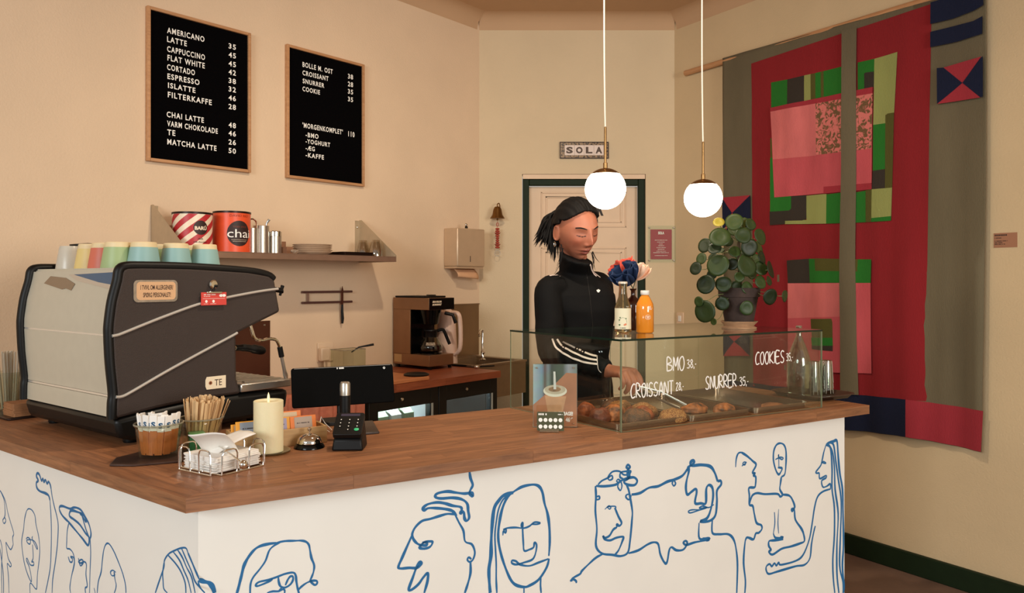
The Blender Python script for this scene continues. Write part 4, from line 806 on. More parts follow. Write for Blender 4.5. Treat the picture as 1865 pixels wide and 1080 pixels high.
# group heads, portafilters, wand
for y in (.16, .42):
    gx, gz = mx(436, 612, -y); mb = MB(); gx = T2[7][0] + .045
    mb.lathe([(.034, 0), (.036, .02), (.030, .055)], 24, T(gx, y, T2[7][1] - .045)); part('group_head', mb, chrome_m, mt_)
    mb = MB(); mb.lathe([(.030, 0), (.033, .018), (.033, .022)], 24, T(gx, y, T2[7][1] - .068)); mb.tube([(gx + .02, y, T2[7][1] - .058), (gx + .06, y, T2[7][1] - .058)], .008, 10)
    pf = part('portafilter', mb, chrome_m, mt_); z = T2[7][1] - .058
    mb = MB(); mb.tube(catmull([(gx + .055, y, z), (gx + .09, y, z - .002), (gx + .13, y, z - .010), (gx + .165, y, z - .018)], 4), [.010] * 3 + [.012] * 4 + [.015] * 4 + [.013, .008], 12); part('handle', mb, black_m, pf)
W_ = [mx(*p, -.02) for p in ((455, 590), (459, 603), (464, 616), (476, 620), (490, 617), (502, 619), (508, 628), (512, 645))]
mb = MB(); mb.tube([(q.x, .02, q.y) for q in catmull(W_, 4)], .0052, 10); wd_ = part('steam_wand', mb, chrome_m, mt_)
W_ = [mx(*p, -.02) for p in ((509.5, 632), (513, 650))]; mb = MB(); mb.tube([(q[0], .02, q[1]) for q in W_], .0085, 10); part('wand_grip', mb, black_m, wd_)
W_ = [mx(*p, -.02) for p in ((513, 650), (518, 674), (520, 683), (521, 689))]; mb = MB(); mb.tube([(q[0], .02, q[1]) for q in W_], [.0055, .006, .008, .006], 10); part('wand_tip', mb, steel_m, wd_)
# label plate, price tag, clip with red card  (things stuck on the side)
def rrect(x0, x1, z0, z1, r, n=5):
    P = []
    for cx, cz, a0 in ((x1 - r, z1 - r, 0), (x0 + r, z1 - r, 90), (x0 + r, z0 + r, 180), (x1 - r, z0 + r, 270)):
        for k in range(n + 1): a = math.radians(a0 + 90 * k / n); P.append((cx + r * math.cos(a), cz + r * math.sin(a)))
    return P
def side_thing(name, label, cat, x0, y0, x1, y1, off=.001):
    A, zt = MF.uv(x0, y0, off); B, zb = MF.uv(x1, y1, off); return thing(name, label, cat, m=MF.mat(A, zb, off)), B - A, zt - zb
FLIP = Matrix(((1, 0, 0, 0), (0, 0, -1, 0), (0, 1, 0, 0), (0, 0, 0, 1)))
t, W_, H_ = side_thing('allergen_label', 'peach allergen notice under worn clear tape, machine side', 'label', 243, 510, 323, 549)
mb = MB(); mb.prism(rrect(0, W_, 0, H_, .012), 0, .0012, FLIP); part('clear_tape', mb, mat('worn_tape', (168, 158, 146), .15, .5, noise_amt=.2, nscale=60), t)
mb = MB(); mb.prism(rrect(.008, W_ - .006, .006, H_ - .005, .010), .0013, .0018, FLIP); cp = part('peach_paper', mb, mat('peach_paper', (216, 172, 130), .6), t)
for s_, w_, z_ in (('I TVIVL OM ALLERGENER?', .078, .56), ('SPØRG PERSONALET!', .066, .22)):
    g = text_mb(s_, W_ * w_ / .105, H_ * .21, 0, .012, 'CENTER'); M = T(W_ * .52, -.0021, H_ * z_); g.v = [M @ p for p in g.v]; part('lettering', g, dark_m, cp, smooth=0)
t, W_, H_ = side_thing('te_tag', 'cream paper tag lettered TE on the machine side', 'tag', 374, 687, 411, 705.5)
mb = MB(); mb.prism([(0.004, 0), (W_, 0), (W_, H_), (.004, H_), (0, H_ * .75), (0, H_ * .25)], 0, .001, FLIP); part('paper_tag', mb, mat('cream_paper', (238, 222, 192), .7), t)
g = text_mb('TE', W_ * .36, H_ * .5, 0, .0); M = T(W_ * .44, -.0013, H_ * .24); g.v = [M @ p for p in g.v]; part('lettering', g, dark_m, t, smooth=0)
for r_, y_, c_ in ((.0055, -.0013, mat('eyelet_brown', (150, 84, 44), .6)), (.0022, -.0016, dark_m)):
    mb = disc_mb(r_, 20, W_ * .24, H_ * .5); mb.v = [Vector((p.x, y_, p.z)) for p in mb.v]; part('eyelet', mb, c_, t, smooth=0)
t, W_, H_ = side_thing('red_stamp_card', 'red card held by the magnet clip on the machine side', 'card', 364, 532.5, 410, 555)
mb = MB(); mb.box(0, W_, -.007, -.0055, 0, H_); cp = part('card_sheet', mb, mat('coral_card', (212, 70, 62), .5), t)
for (x, z, w_, h_) in ((.1, .78, .5, .07), (.1, .66, .25, .04), (.1, .10, .16, .03), (.36, .10, .22, .03)):
    g = bars_mb(W_ * w_, H_ * h_, 3, 0); M = T(W_ * x, -.0073, H_ * z); g.v = [M @ p for p in g.v]; part('small_print', g, letter_m, cp, smooth=0, weld=False)
mb = MB(); mb.add([(W_ * .06, -.0073, H_ * .5), (W_ * .94, -.0073, H_ * .5), (W_ * .94, -.0073, H_ * .52), (W_ * .06, -.0073, H_ * .52)], [(0, 1, 2, 3)]); part('printed_line', mb, letter_m, cp, smooth=0)
for x, z, rx_, rz_ in ((.20, .30, .004, .006), (.48, .30, .004, .0065), (.78, .74, .006, .006), (.90, .74, .006, .006)):
    mb = disc_mb(1, 14); mb.v = [Vector((W_ * x + p.x * rx_, -.0073, H_ * z + p.z * rz_ * .7)) for p in mb.v]; part('printed_symbol', mb, letter_m, cp, smooth=0)
t, W_, H_ = side_thing('magnet_clip', 'round chrome magnet clip on the machine side above the red card', 'clip', 376, 510, 398, 534)
mb = MB(); mb.lathe([(.0135, 0), (.0135, .006), (.010, .009), (.0001, .0095)], 24, T(W_ * .5, -.001, H_ * .68) @ RX(PI / 2)); part('magnet_disc', mb, chrome_m, t)
mb = MB(); mb.sphere((W_ * .62, -.013, H_ * .55), .0042); mb.tube([(W_ * .5, -.011, H_ * .5), (W_ * .5, -.010, H_ * .2)], .002, 6); part('spring_arm', mb, black_m, t)
mb = MB(); mb.box(-.004, W_ + .006, -.0105, -.0075, 0, .005); part('clip_jaw', mb, chrome_m, t, bev=.001)

# ------------------------------------------------------------ cups on the machine
def mtop(x):    # height of machine top at local x
    return ztop - .004 + CT
def cup(px, y, colr, label, name='pastel_cup', x=None, py=None, h=.074, R=.0455, mname='cup_'):
    if x is None: x = MF.uv(px, 500, -y)[0]
    else: fr = Frame(Vector(MFp) + b_ * x, a_); y = fr.uv(px, 500)[0]
    P = MF.pt(x, CT + ztop - .0038, -y)
    t = thing(name, label, 'cup', P[:], random.random() * 6, 'upside-down pastel cups on the machine')
    mb = MB(); mb.lathe([(R, 0), (R * 1.0, .003), (R * .80, h * .80), (R * .78, h * .80)], 32); part('cup_body', mb, mat(mname + colr, CUPC[colr], .45), t)
    mb = MB(); n = 40; prof = []
    rings = []
    for (r, z) in ((R * .76, h * .802), (R * .74, h * .97), (R * .70, h), (R * .2, h)):
        rings.append([((r + (.0006 if k % 2 else 0) * (r > R * .73)) * math.cos(2 * PI * k / n), (r + (.0006 if k % 2 else 0) * (r > R * .73)) * math.sin(2 * PI * k / n), z) for k in range(n)])
    mb.loft(rings); part('ribbed_foot', mb, mat('cup_cream', (226, 204, 160), .5), t); return t
CUPC = dict(blue=(140, 176, 172), green=(156, 176, 126), red=(204, 108, 86), yellow=(220, 196, 128), pale=(216, 206, 186))
cup(262, .082, 'blue', 'light blue upside-down cup, left one of the big blue three'); cup(320.5, .082, 'blue', 'light blue upside-down cup in the middle of the big blue three'); cup(373, .082, 'blue', 'light blue upside-down cup furthest right, beside the striped tin')
cup(215, 0, 'green', 'pale green upside-down cup beside the leftmost blue cup', x=.075); cup(191, 0, 'red', 'coral red upside-down cup between the green and yellow cups', x=.08); cup(166, 0, 'yellow', 'yellow upside-down cup left of the coral one', x=.085)
cup(291, .19, 'green', 'green cup just visible behind, between left and middle blue cups'); cup(346, .19, 'green', 'green cup just visible behind, between middle and right blue cups')
frost = mat('milky_plastic', (228, 222, 208), .3, trans=.35)
for px, x_, lab in ((150, .17, 'milky plastic cup upside down, left of the yellow cup'), (128, .09, 'milky plastic cup with black print, leftmost on the machine')):
    fr = Frame(Vector(MFp) + b_ * x_, a_); y = fr.uv(px, 500)[0]; P = MF.pt(x_, CT + ztop - .0038, -y)
    t = thing('plastic_cup', lab, 'cup', P[:], WLang, 'milky cups on the machine'); mb = MB(); mb.lathe([(.041, 0), (.041, .003), (.031, .066), (.028, .072), (.0001, .072)], 30, cap=False); part('cup_body', mb, frost, t)
    if px == 128:
        for i in range(7): mb = MB(); q = wrap_mb(MB().add([(i * .0035, 0, 0), (i * .0035 + .002, 0, 0), (i * .0035 + .002, 0, .009), (i * .0035, 0, .009)], [(0, 1, 2, 3)]), .041, .005, .2, .0006); part('printed_bar', q, dark_m, t, smooth=0)
P = MF.pt(.16, CT + ztop + .070, -(Frame(Vector(MFp) + b_ * .16, a_).uv(160, 500)[0]))
t = thing('black_lid', 'black lid showing above the cups at the left of the machine', 'lid', (P.x, P.y, CT + ztop - .0035)); mb = MB(); mb.lathe([(.03, 0), (.034, .07), (.052, .074), (.052, .080), (.0001, .086)], 32); part('lid_body', mb, black_m, t)

# ------------------------------------------------------------ things on the counter, left group
def ct(px, py): return onz(px, py, CT)
jarg = glass('jar_glass', (244, 246, 240), 1.0, .02, 1.5)
def jar(name, label, X, Y, R1, R0, H_):
    t = thing(name, label, 'jar', (X, Y, CT + (.0065 if name == 'sachet_jar' else .0005)))
    mb = MB(); mb.lathe([(R0 * .9, 0), (R0, .006), (R1 * .96, H_ * .86), (R1 * .95, H_ * .9), (R1, H_ * .93), (R1 + .002, H_ * .97), (R1, H_), (R1 - .003, H_), (R1 - .004, H_ * .93), (R0 - .003, .010), (.0001, .008)], 40, cap=False); part('glass_body', mb, jarg, t, smooth=50)
    mb = MB(); mb.tube([((R1 + .0005) * math.cos(a), (R1 + .0005) * math.sin(a), H_) for a in [2 * PI * i / 40 for i in range(40)]], .0022, 8, closed=True); part('rim', mb, mat('rim_glass', (200, 196, 176), .08, trans=.7), t); return t
J1 = (-.891, 1.969); J2 = (-.8365, 2.10)
sp = ct(292, 838); t = thing('dark_plate', 'dark slate-brown plate under the sachet jar', 'plate', (J1[0] - .005, J1[1], CT + .0003), .35)
mb = MB(); mb.prism([(-.10, -.055), (-.045, -.078), (.06, -.072), (.095, -.02), (.085, .06), (-.05, .07), (-.095, .02)], 0, .0055); part('plate_body', mb, mat('plate_slate', (66, 46, 38), .35, noise_amt=.3, nscale=15), t, bev=.002)
jar('sachet_jar', 'glass jar full of white and orange sugar sachets', *J1, .0565, .046, .083)
jar('stirrer_jar', 'glass jar packed with wooden stirrers, behind the napkins', *J2, .057, .046, .080)
sug_o = mat('sachet_orange', (190, 108, 52), .6, noise_amt=.2, nscale=40); 
mb = MB(); mb.box(-.0085, .0085, -.0022, .0022, 0, .058); mb2 = MB(); mb2.box(-.0085, .0085, -.0021, .0021, .0582, .098)
pr = None; rs = random.Random(4)
for i in range(22):
    if i < 14: a = -PI / 2 + (i - 6.5) * .26; r = .038
    else: a = -PI / 2 + (i - 17.5) * .5; r = .016
    bx, by = J1[0] + r * math.cos(a), J1[1] + r * math.sin(a); tilt = rs.uniform(-.10, .10); M = T(bx, by, CT + .0155 + rs.uniform(0, .006)) @ RZ(a + PI / 2) @ RX((.09 if i < 14 else .03) + rs.uniform(-.03, .03)) @ RY(tilt)
    lab = 'paper sugar sachet, white above and orange below, in the glass jar'
    if pr is None:
        pr = thing('sugar_sachet', lab, 'sachet', m=M, group='sugar sachets in the jar'); part('orange_half', mb, sug_o, pr, bev=.0008); part('white_half', mb2, paper_m, pr, bev=.0008)
        g = text_mb('S', .010, .014, 0, .05, 'CENTER'); g.v = [T(0, -.0026, .068) @ p for p in g.v]; part('printed_mark', g, mat('print_blue', (40, 84, 120), .5), pr, smooth=0)
    else: dup(pr, M)
stw = wood('birch_stirrer', (206, 166, 116), (236, 200, 150), rough=.6, rnd=.12, stretch=(8, 8, 1))
st0 = None
for i in range(96):
    a = rs.uniform(0, 2 * PI); r = .034 * math.sqrt(rs.random()); 
    if i < 26: a = -PI / 2 + (i - 12.5) * .13; r = .036
    out = rs.uniform(.10, .24) * (r / .036); M = T(J2[0] + r * math.cos(a) * .9, J2[1] + r * math.sin(a) * .9, CT + .0125) @ Matrix.Rotation(out, 4, Vector((-math.sin(a), math.cos(a), 0))) @ RY(.13 + rs.uniform(-.05, .05)) @ RZ(a + PI / 2 + rs.uniform(-.5, .5))
    z = rs.uniform(-.001, .010); M = T(0, 0, z) @ M
    if st0 is None:
        mb = MB(); mb.prism([(-.003, 0), (.003, 0), (.0031, .105), (.0035, .112), (.0026, .116), (-.0026, .116), (-.0035, .112), (-.0031, .105)], -.0007, .0007, XZ)
        st0 = solo('wooden_stirrer', mb, stw, 'flat wooden stirrer standing in the jar behind the napkins', 'stirrer', m=M, group='wooden stirrers in the jar', smooth=0)
    else: dup(st0, M)
P = ct(336, 838); t = thing('green_box', 'small green box between the sachet jar and the napkin holder', 'box', (P.x - .004, P.y + .085, CT + .0004), .5)
mb = MB(); mb.box(-.02, .02, -.02, .02, 0, .045); part('box_body', mb, mat('green_tin', (50, 108, 62), .3, noise_amt=.3, nscale=60), t, bev=.003)
mb = MB(); mb.box(-.0205, .0205, -.0205, .0205, .0452, .053); part('box_lid', mb, mat('green_tin_light', (92, 146, 92), .25), t, bev=.003)
# napkins and wire holder
N0 = ct(391, 869); NR = ct(468, 850); dx_ = (NR - N0); nl = .125; nd = Vector((dx_.x, dx_.y, 0)).normalized(); ne = Vector((-nd.y, nd.x, 0)); NC = N0 + (nd + ne) * nl / 2; nrz = math.atan2(nd.y, nd.x)
NC = NC + Vector((.0, .012, 0))
nap0 = None
for i in range(11):
    M = T(NC.x + rs.uniform(-.003, .003), NC.y + rs.uniform(-.003, .003), CT + .0045 + i * .0031) @ RZ(nrz + rs.uniform(-.05, .05))
    if nap0 is None:
        mb = MB(); mb.loft([[(x, y, z) for x, y in rrect(-nl / 2, nl / 2, -nl / 2, nl / 2, .006)] for z in (0, .0029)]); nap0 = solo('paper_napkin', mb, paper_m, 'white paper napkin lying in the wire holder stack', 'napkin', m=M, group='white napkins in the wire holder', bev=.001)
    else: dup(nap0, M)
for k, (ofx, ofy, tz, ty, zz_) in enumerate(((-.03, -.012, .55, -.62, .062), (.028, .02, -.2, .35, .052))):
    mb = MB(); mb.grid(lambda p, q: Vector(((p - .5) * .115, (q - .5) * .085, .006 * math.sin(p * 3.1) + .003 * math.sin(q * 5))), 10, 8)
    o = solo('paper_napkin', mb, paper_m, ('loose white napkin leaning steeply over the left of the stack', 'loose curled napkin lying on the right of the stack')[k], 'napkin', m=T(NC.x, NC.y, CT + zz_) @ RZ(nrz) @ T(ofx, ofy, 0) @ RZ(tz) @ RY(-ty), group=None, smooth=60); md = o.modifiers.new('s', 'SOLIDIFY'); md.thickness = .0016
wr = thing('napkin_holder', 'chrome wire napkin holder with a ball weight, front left of the counter', 'napkin holder', (NC.x, NC.y, CT), nrz)
hw = .076; hh = .058; r_ = .0019
for sd in range(4):
    R_ = RZ(PI / 2 * sd)
    for c in (-.038, .038):
        pts = [(c - .021, -hw, .0022), (c - .021, -hw - .001, hh - .012), (c - .017, -hw - .001, hh - .003), (c - .010, -hw - .001, hh), (c + .010, -hw - .001, hh), (c + .017, -hw - .001, hh - .003), (c + .021, -hw - .001, hh - .012), (c + .021, -hw, .0022)]
        mb = MB(); mb.tube(pts, r_, 8, R_); part('wire_loop', mb, chrome_m, wr)
    mb = MB(); mb.tube([(-.059, -hw, .0022), (-.017, -hw, .0022), (.017, -hw, .0022), (.059, -hw, .0022)], r_, 8, R_); part('base_wire', mb, chrome_m, wr)
for x in (-.059, 0, .059): mb = MB(); mb.tube([(x, -hw, .0022), (x, hw, .0022)], r_, 8); part('base_wire', mb, chrome_m, wr)
bw_ = WM[wr.name].inverted() @ onz(443, 846, CT + .026); bw_ = Vector((bw_.x, min(bw_.y, -.090), .026))
mb = MB(); mb.tube(catmull([(-.01, .076, .05), (0, .03, .050), (bw_.x * .8, -.04, .050), (bw_.x, bw_.y + .006, .030)], 5), r_, 8); arm = part('weight_arm', mb, chrome_m, wr)
mb = MB(); mb.sphere(bw_, .0105, nu=24, nv=16); part('ball_weight', mb, chrome_m, arm)
# candle on a glass dish
P = ct(489, 824); cR = 26.2 / F * P.y
t = thing('glass_coaster', 'round clear glass coaster under the candle', 'coaster', (P.x, P.y, CT + .0003)); mb = MB(); mb.lathe([(.0001, 0), (.045, 0), (.056, .005), (.056, .0065), (.044, .003), (.0001, .003)], 40, cap=False); part('coaster_body', mb, mat('coaster_glass', (190, 180, 140), .08, trans=.8), t)
t = thing('led_candle', 'cream pillar candle with a plastic flame on a glass coaster', 'candle', (P.x, P.y, CT + .0036)); zt = HC + (HY - 729) / F * P.y - CT - .0036
cm = mat('candle_wax', (232, 220, 180), .5, noise_amt=.03, nscale=12, bump=.25, bscale=60, sub=.15)
mb = MB(); mb.lathe([(cR, 0), (cR, zt - .001), (cR - .0015, zt), (cR - .004, zt - .001), (cR - .007, zt - .005), (.0001, zt - .006)], 48); part('wax_pillar', mb, cm, t)
mb = MB(); mb.lathe([(.003, zt - .006), (.0031, zt + .002), (.0036, zt + .006), (.0030, zt + .012), (.0012, zt + .018), (.0002, zt + .021)], 14); part('plastic_flame', mb, mat('flame', (250, 236, 190), .4, emit=(255, 232, 170), estr=.35), t)
# tea box
A = ct(596, 805.5); B2 = Vector((u.x, u.y, 0)); k0 = Frame((A.x, A.y), u); sA_ = k0.uv(424, 800)[0]; tl_ = -sA_
tb = thing('tea_box', 'low open wooden box holding tea bags', 'box', m=k0.mat(sA_, CT + .0004, 0)); bh = .046; bd = .085
bw = wood('pine_box', (176, 136, 88), (206, 168, 116), rough=.55, rnd=.06)
for (x0, x1, y0, y1, z0, z1, n_) in ((0, tl_, 0, .006, 0, bh, 'front_board'), (0, tl_, bd - .006, bd, 0, bh, 'back_board'), (0, .006, .0062, bd - .0062, 0, bh, 'end_board'), (tl_ - .006, tl_, .0062, bd - .0062, 0, bh, 'end_board'), (.0062, tl_ - .0062, .0062, bd - .0062, .001, .005, 'floor_board')):
    mb = MB(); mb.box(x0, x1, y0, y1, z0, z1); part(n_, mb, bw, tb, bev=.001)
def envelope(x, y, z, w_, h_, tilt, c1, c2, label, rz=0):
    M = WM[tb.name] @ T(x, y, z) @ RZ(rz) @ RX(tilt); t = thing('tea_bag', label, 'tea bag', m=M, group=None)
    mb = MB(); mb.box(0, w_, -.0015, .0015, 0, h_); part('paper_envelope', mb, mat('tea_' + c1, TC[c1], .5), t, bev=.001)
    mb = MB(); mb.box(w_ * .16, w_ * .84, -.0021, -.0016, h_ * .36, h_ - .003); part('window_label', mb, mat('tea_' + c2, TC[c2], .5), t)
    g = bars_mb(w_ * .5, .0028, 5, .5); g.v = [T(w_ * .5, -.0024, h_ * .66) @ p for p in g.v]; part('small_print', g, dark_m, t, smooth=0, weld=False)
    g = bars_mb(w_ * .55, .0038, 6, .5); g.v = [T(w_ * .5, -.0024, h_ * .14) @ p for p in g.v]; part('small_print', g, dark_m, t, smooth=0, weld=False); return t
TC = dict(yellow=(228, 158, 44), orange=(232, 130, 56), blue=(142, 154, 168), grey=(176, 160, 146), lilac=(160, 150, 176), beige=(206, 182, 146))
envelope(.014, .022, .012, .068, .062, -.25, 'yellow', 'blue', 'yellow tea bag with a blue-grey label, left of the candle'); envelope(.006, .044, .012, .05, .052, -.15, 'yellow', 'beige', 'yellow tea bag peeking out at the left end of the box', .1)
envelope(tl_ * .37, .022, .014, .066, .062, -.25, 'yellow', 'lilac', 'yellow tea bag with a lilac label, right of the candle'); envelope(tl_ * .625, .018, .014, .072, .062, -.28, 'orange', 'grey', 'orange tea bag with a grey label at the front right')
envelope(tl_ * .50, .050, .014, .070, .072, -.2, 'orange', 'beige', 'orange tea bag with a beige label, standing at the back')
# service bell
P = ct(563.5, 815); R = 27.4 / F * P.y; t = thing('service_bell', 'chrome reception bell on a black foot, beside the card reader', 'bell', (P.x, P.y, CT + .0003))
mb = MB(); mb.lathe([(R, 0), (R, .003), (R * .86, .0115), (R * .7, .013)], 40); part('foot', mb, blackg_m, t)
mb = MB(); mb.lathe([(R * .83, .0135), (R * .83, .0155)] + [(R * .81 * math.cos(a), .0155 + R * .56 * math.sin(a)) for a in [PI / 2 * i / 12 for i in range(12)]] + [(.003, .0155 + R * .57)], 40); part('dome', mb, chrome_m, t, smooth=40)
mb = MB(); mb.lathe([(.0022, .015 + R * .57), (.0022, .021 + R * .57), (.005, .023 + R * .57), (.0058, .026 + R * .57), (.004, .030 + R * .57), (.0002, .031 + R * .57)], 16); part('plunger', mb, chrome_m, t)
# card reader on stand
P = ct(632, 822); K = P.y / F; t = thing('card_reader', 'black card reader with green button on a black stand', 'card reader', (P.x, P.y, CT + .0003), .04)
hb = (822 - 793) * K; mb = MB(); X = .0385
mb.add([(-X - .003, 0, 0), (X + .003, 0, 0), (X + .004, .075, 0), (-X - .004, .075, 0), (-X + .003, .004, .030), (X - .002, .004, .030), (X - .002, .07, .072), (-X + .003, .07, .072)], [(0, 3, 2, 1), (4, 5, 6, 7), (0, 1, 5, 4), (1, 2, 6, 5), (2, 3, 7, 6), (3, 0, 4, 7)]); part('stand', mb, black_m, t, bev=.005)
RM = T(-X + .0005, .002, .033) @ RX(math.radians(33)); mb = MB(); mb.prism(rrect(0, 2 * X - .001, 0, .084, .008), 0, .014, RM); rd = part('reader_body', mb, blackg_m if 0 else mat('reader_black', (12, 12, 12), .4, spec=.3), t, bev=.0015)
def rp_(x, y, z=.0143): return RM @ Vector((x, y, z))
mb = MB(); mb.add([(.013, .070, .0144), (.064, .070, .0144), (.064, .079, .0144), (.013, .079, .0144)], [(0, 1, 2, 3)], RM); part('display', mb, mat('lcd', (64, 58, 72), .2), t, smooth=0)
for i in range(3):
    for j in range(4):
        if i == 2 and j == 3: continue
        if i == 0 and j == 3: continue
        x, y = .016 + i * .0225, .056 - j * .0125; mb = MB(); mb.prism(rrect(x - .006, x + .006, y - .0035, y + .0035, .003), .0141, .0148, RM); kk = part('key', mb, black_m, t)
        g = MB(); g.add([(x - .0012, y - .0015, .0151), (x + .0012, y - .0015, .0151), (x + .0012, y + .0015, .0151), (x - .0012, y + .0015, .0151)], [(0, 1, 2, 3)], RM); part('key_mark', g, letter_m, t, smooth=0)
mb = MB(); mb.lathe([(.0065, .0141), (.0065, .0152), (.005, .0156)], 20, RM @ T(.061, .019, 0) @ SC(1, .75, 1)); part('green_key', mb, mat('green_key', (60, 180, 120), .4), t)
P = atY(628.5, 760, 2.20); t = thing('steel_capped_tube', 'black tube with a brushed steel cap standing behind the card reader', 'tube', (P.x, 2.20, CT + .0004)); zt = HC + (HY - 695) / F * 2.2 - CT - .0004; zc = HC + (HY - 720) / F * 2.2 - CT
mb = MB(); mb.lathe([(.0148, 0), (.0148, zc)], 28); part('tube_body', mb, black_m, t)
mb = MB(); mb.lathe([(.0145, zc + .0002), (.0145, zt - .006), (.012, zt - .001), (.0001, zt)], 28); part('steel_cap', mb, steel_m, t)
q = [ct(655, 771), ct(679, 769.5), ct(691, 790), ct(657, 793)]; mb = MB(); mb.prism([(p.x, p.y) for p in (q[3], q[2], q[1], q[0])], CT + .0003, CT + .007); solo('dark_phone_pad', mb, mat('dark_pad', (56, 44, 38), .35), 'flat dark charging pad lying right of the card reader', 'pad', world=True, m=T(*q[3]), bev=.002)
mb = MB(); mb.tube([ct(*p) + Vector((0, 0, h)) for p, h in (((600, 790), .006), ((592, 788), .010), ((583, 781), .020), ((585, 774), .026), ((592, 778), .012), ((604, 786), .006))], .0014, 6); solo('white_cable', mb, whitep_m, 'thin white cable looped beside the card reader', 'cable', world=True, m=T(*ct(590, 785)))
# tablet with stand
P = atY(628, 700, 2.44); ta = math.atan2(.419, .908); t = thing('till_tablet', 'black till tablet on a stand seen from the back', 'tablet', (P.x, P.y, CT), ta)
zt = HC + (HY - 668.5) / F * 2.44 - CT; zb2 = HC + (HY - 738) / F * 2.44 - CT; TM = T(0, 0, zb2) @ RX(-.22); hh = (zt - zb2) / math.cos(.22); w2 = .160
mb = MB(); mb.prism(rrect(-w2, w2, 0, hh, .008), -.006, .006, TM @ FLIP); part('tablet_shell', mb, mat('tablet_black', (8, 8, 8), .8, spec=.08), t, bev=.003)
mb = MB(); mb.tube([TM @ Vector((x, -.0055, hh - .0025)) for x in (-w2 + .008, 0, w2 - .008)], .0012, 6); part('bright_edge', mb, chrome_m, t)
mb = MB(); mb.lathe([(.004, .0066), (.004, .0075)], 14, TM @ T(w2 - .03, 0, hh - .012) @ RX(PI / 2)); part('camera_lens', mb, chrome_m, t)
g = bars_mb(.022, .005, 8); g.v = [TM @ T(-.01, -.0066, hh - .009) @ p for p in g.v]; part('small_print', g, letter_m, t, smooth=0)
mb = MB(); mb.box(-.02, .02, .012, .024, .012, zb2 + .05); mb.box(-.02, .02, .0062, .014, zb2 + .03, zb2 + .045); part('stand_neck', mb, black_m, t, bev=.002); mb = MB(); mb.prism(rrect(-.06, .06, -.02, .075, .01), .0004, .0115); part('stand_foot', mb, black_m, t, bev=.002)
# far left: straws and kraft napkins beyond the machine
P = Vector((C0.x, C0.y, 0)) + Vector((a_.x, a_.y, 0)) * 1.42 + Vector((b_.x, b_.y, 0)) * .20
t = thing('dark_side_tray', 'long dark tray at the far left end of the counter', 'tray', (P.x, P.y, CT + .0004), math.atan2(a_.y, a_.x)); mb = MB(); mb.prism(rrect(-.14, .12, -.075, .075, .01), 0, .008); part('tray_body', mb, dtray_m, t, bev=.002)
kr = mat('kraft_napkin', (156, 108, 70), .8, noise_amt=.15, nscale=30); k1 = None
for i in range(8):
    P1 = Vector((C0.x, C0.y, 0)) + Vector((a_.x, a_.y, 0)) * 1.33 + Vector((b_.x, b_.y, 0)) * .19; M = T(P1.x + rs.uniform(-.002, .002), P1.y, CT + .0088 + i * .0052) @ RZ(math.atan2(a_.y, a_.x) + rs.uniform(-.05, .05))
    if k1 is None: mb = MB(); mb.prism(rrect(-.045, .045, -.045, .045, .004), 0, .0048); k1 = solo('kraft_napkin', mb, kr, 'folded brown kraft napkin stacked at the far left of the counter', 'napkin', m=M, group='kraft napkins left of the machine')
    else: dup(k1, M)
P1 = P + Vector((a_.x, a_.y, 0)) * .05
t = thing('straw_jar', 'clear glass of transparent straws at the far left edge', 'jar', (P1.x, P1.y, CT + .0087)); mb = MB(); mb.lathe([(.040, 0), (.042, .004), (.052, .13), (.050, .13), (.038, .006), (.0001, .005)], 32, cap=False); part('glass_body', mb, jarg, t, smooth=50)
s0_ = None
for i in range(22):
    a = rs.uniform(0, 2 * PI); r = .03 * math.sqrt(rs.random()); M = T(P1.x + r * math.cos(a), P1.y + r * math.sin(a), CT + .016) @ RZ(a) @ RY(r * 4)
    if s0_ is None: mb = MB(); mb.lathe([(.003, 0), (.003, .19)], 8, cap=False); s0_ = solo('clear_straw', mb, mat('clear_straw', (226, 216, 196), .25, trans=.5), 'transparent drinking straw standing in the glass at the far left', 'straw', m=M, group='clear straws in the glass')
    else: dup(s0_, M)
# ------------------------------------------------------------ glass display case
cA = ct(1131, 788); cB = ct(1496, 742); cD = ct(930, 743); cA.z = cB.z = cD.z = 0
cu_ = (cB - cA).normalized(); cl = (cB - cA).length; cv_ = (cD - cA); cdl = cv_.length; cv_n = cv_.normalized(); CHh = .275
FC = Frame((cA.x, cA.y), (cu_.x, cu_.y)); FS = Frame((cA.x, cA.y), (cv_n.x, cv_n.y))
case = thing('display_case', 'frameless glass pastry case standing on the long counter', 'display case', m=FC.mat(0, CT, 0)); gt = .006
def cpt(s_, d, z=0): p = cA + cu_ * s_ + cv_n * d; return Vector((p.x, p.y, CT + z))
def pane(name, q, z0, z1, m_=clear_m):
    mb = MB(); mb.prism([(p.x, p.y) for p in q], CT + z0, CT + z1); return part(name, mb, m_, case, world=True, smooth=0)
def box4(s0_, s1_, d0_, d1_): return [cpt(s0_, d0_), cpt(s1_, d0_), cpt(s1_, d1_), cpt(s0_, d1_)]
fp = pane('front_pane', box4(0, cl, 0, gt), .0004, CHh - .0065); pane('left_pane', box4(0, gt, gt + .0004, cdl), .0004, CHh - .0065); pane('right_pane', box4(cl - gt, cl, gt + .0004, cdl), .0004, CHh - .0065)
pane('top_pane', box4(-.002, cl + .002, -.002, cdl), CHh - .006, CHh)
sR = FC.uv(1267, 650, -cdl * .99)[0]; pane('rear_sliding_pane', box4(cl * .49, cl - gt - .001, cdl - gt, cdl), .0004, CHh - .0065)
E = [((-.002, -.002), (cl + .002, -.002)), ((-.002, -.002), (-.002, cdl)), ((cl + .002, -.002), (cl + .002, cdl)), ((-.002, cdl), (cl + .002, cdl))]
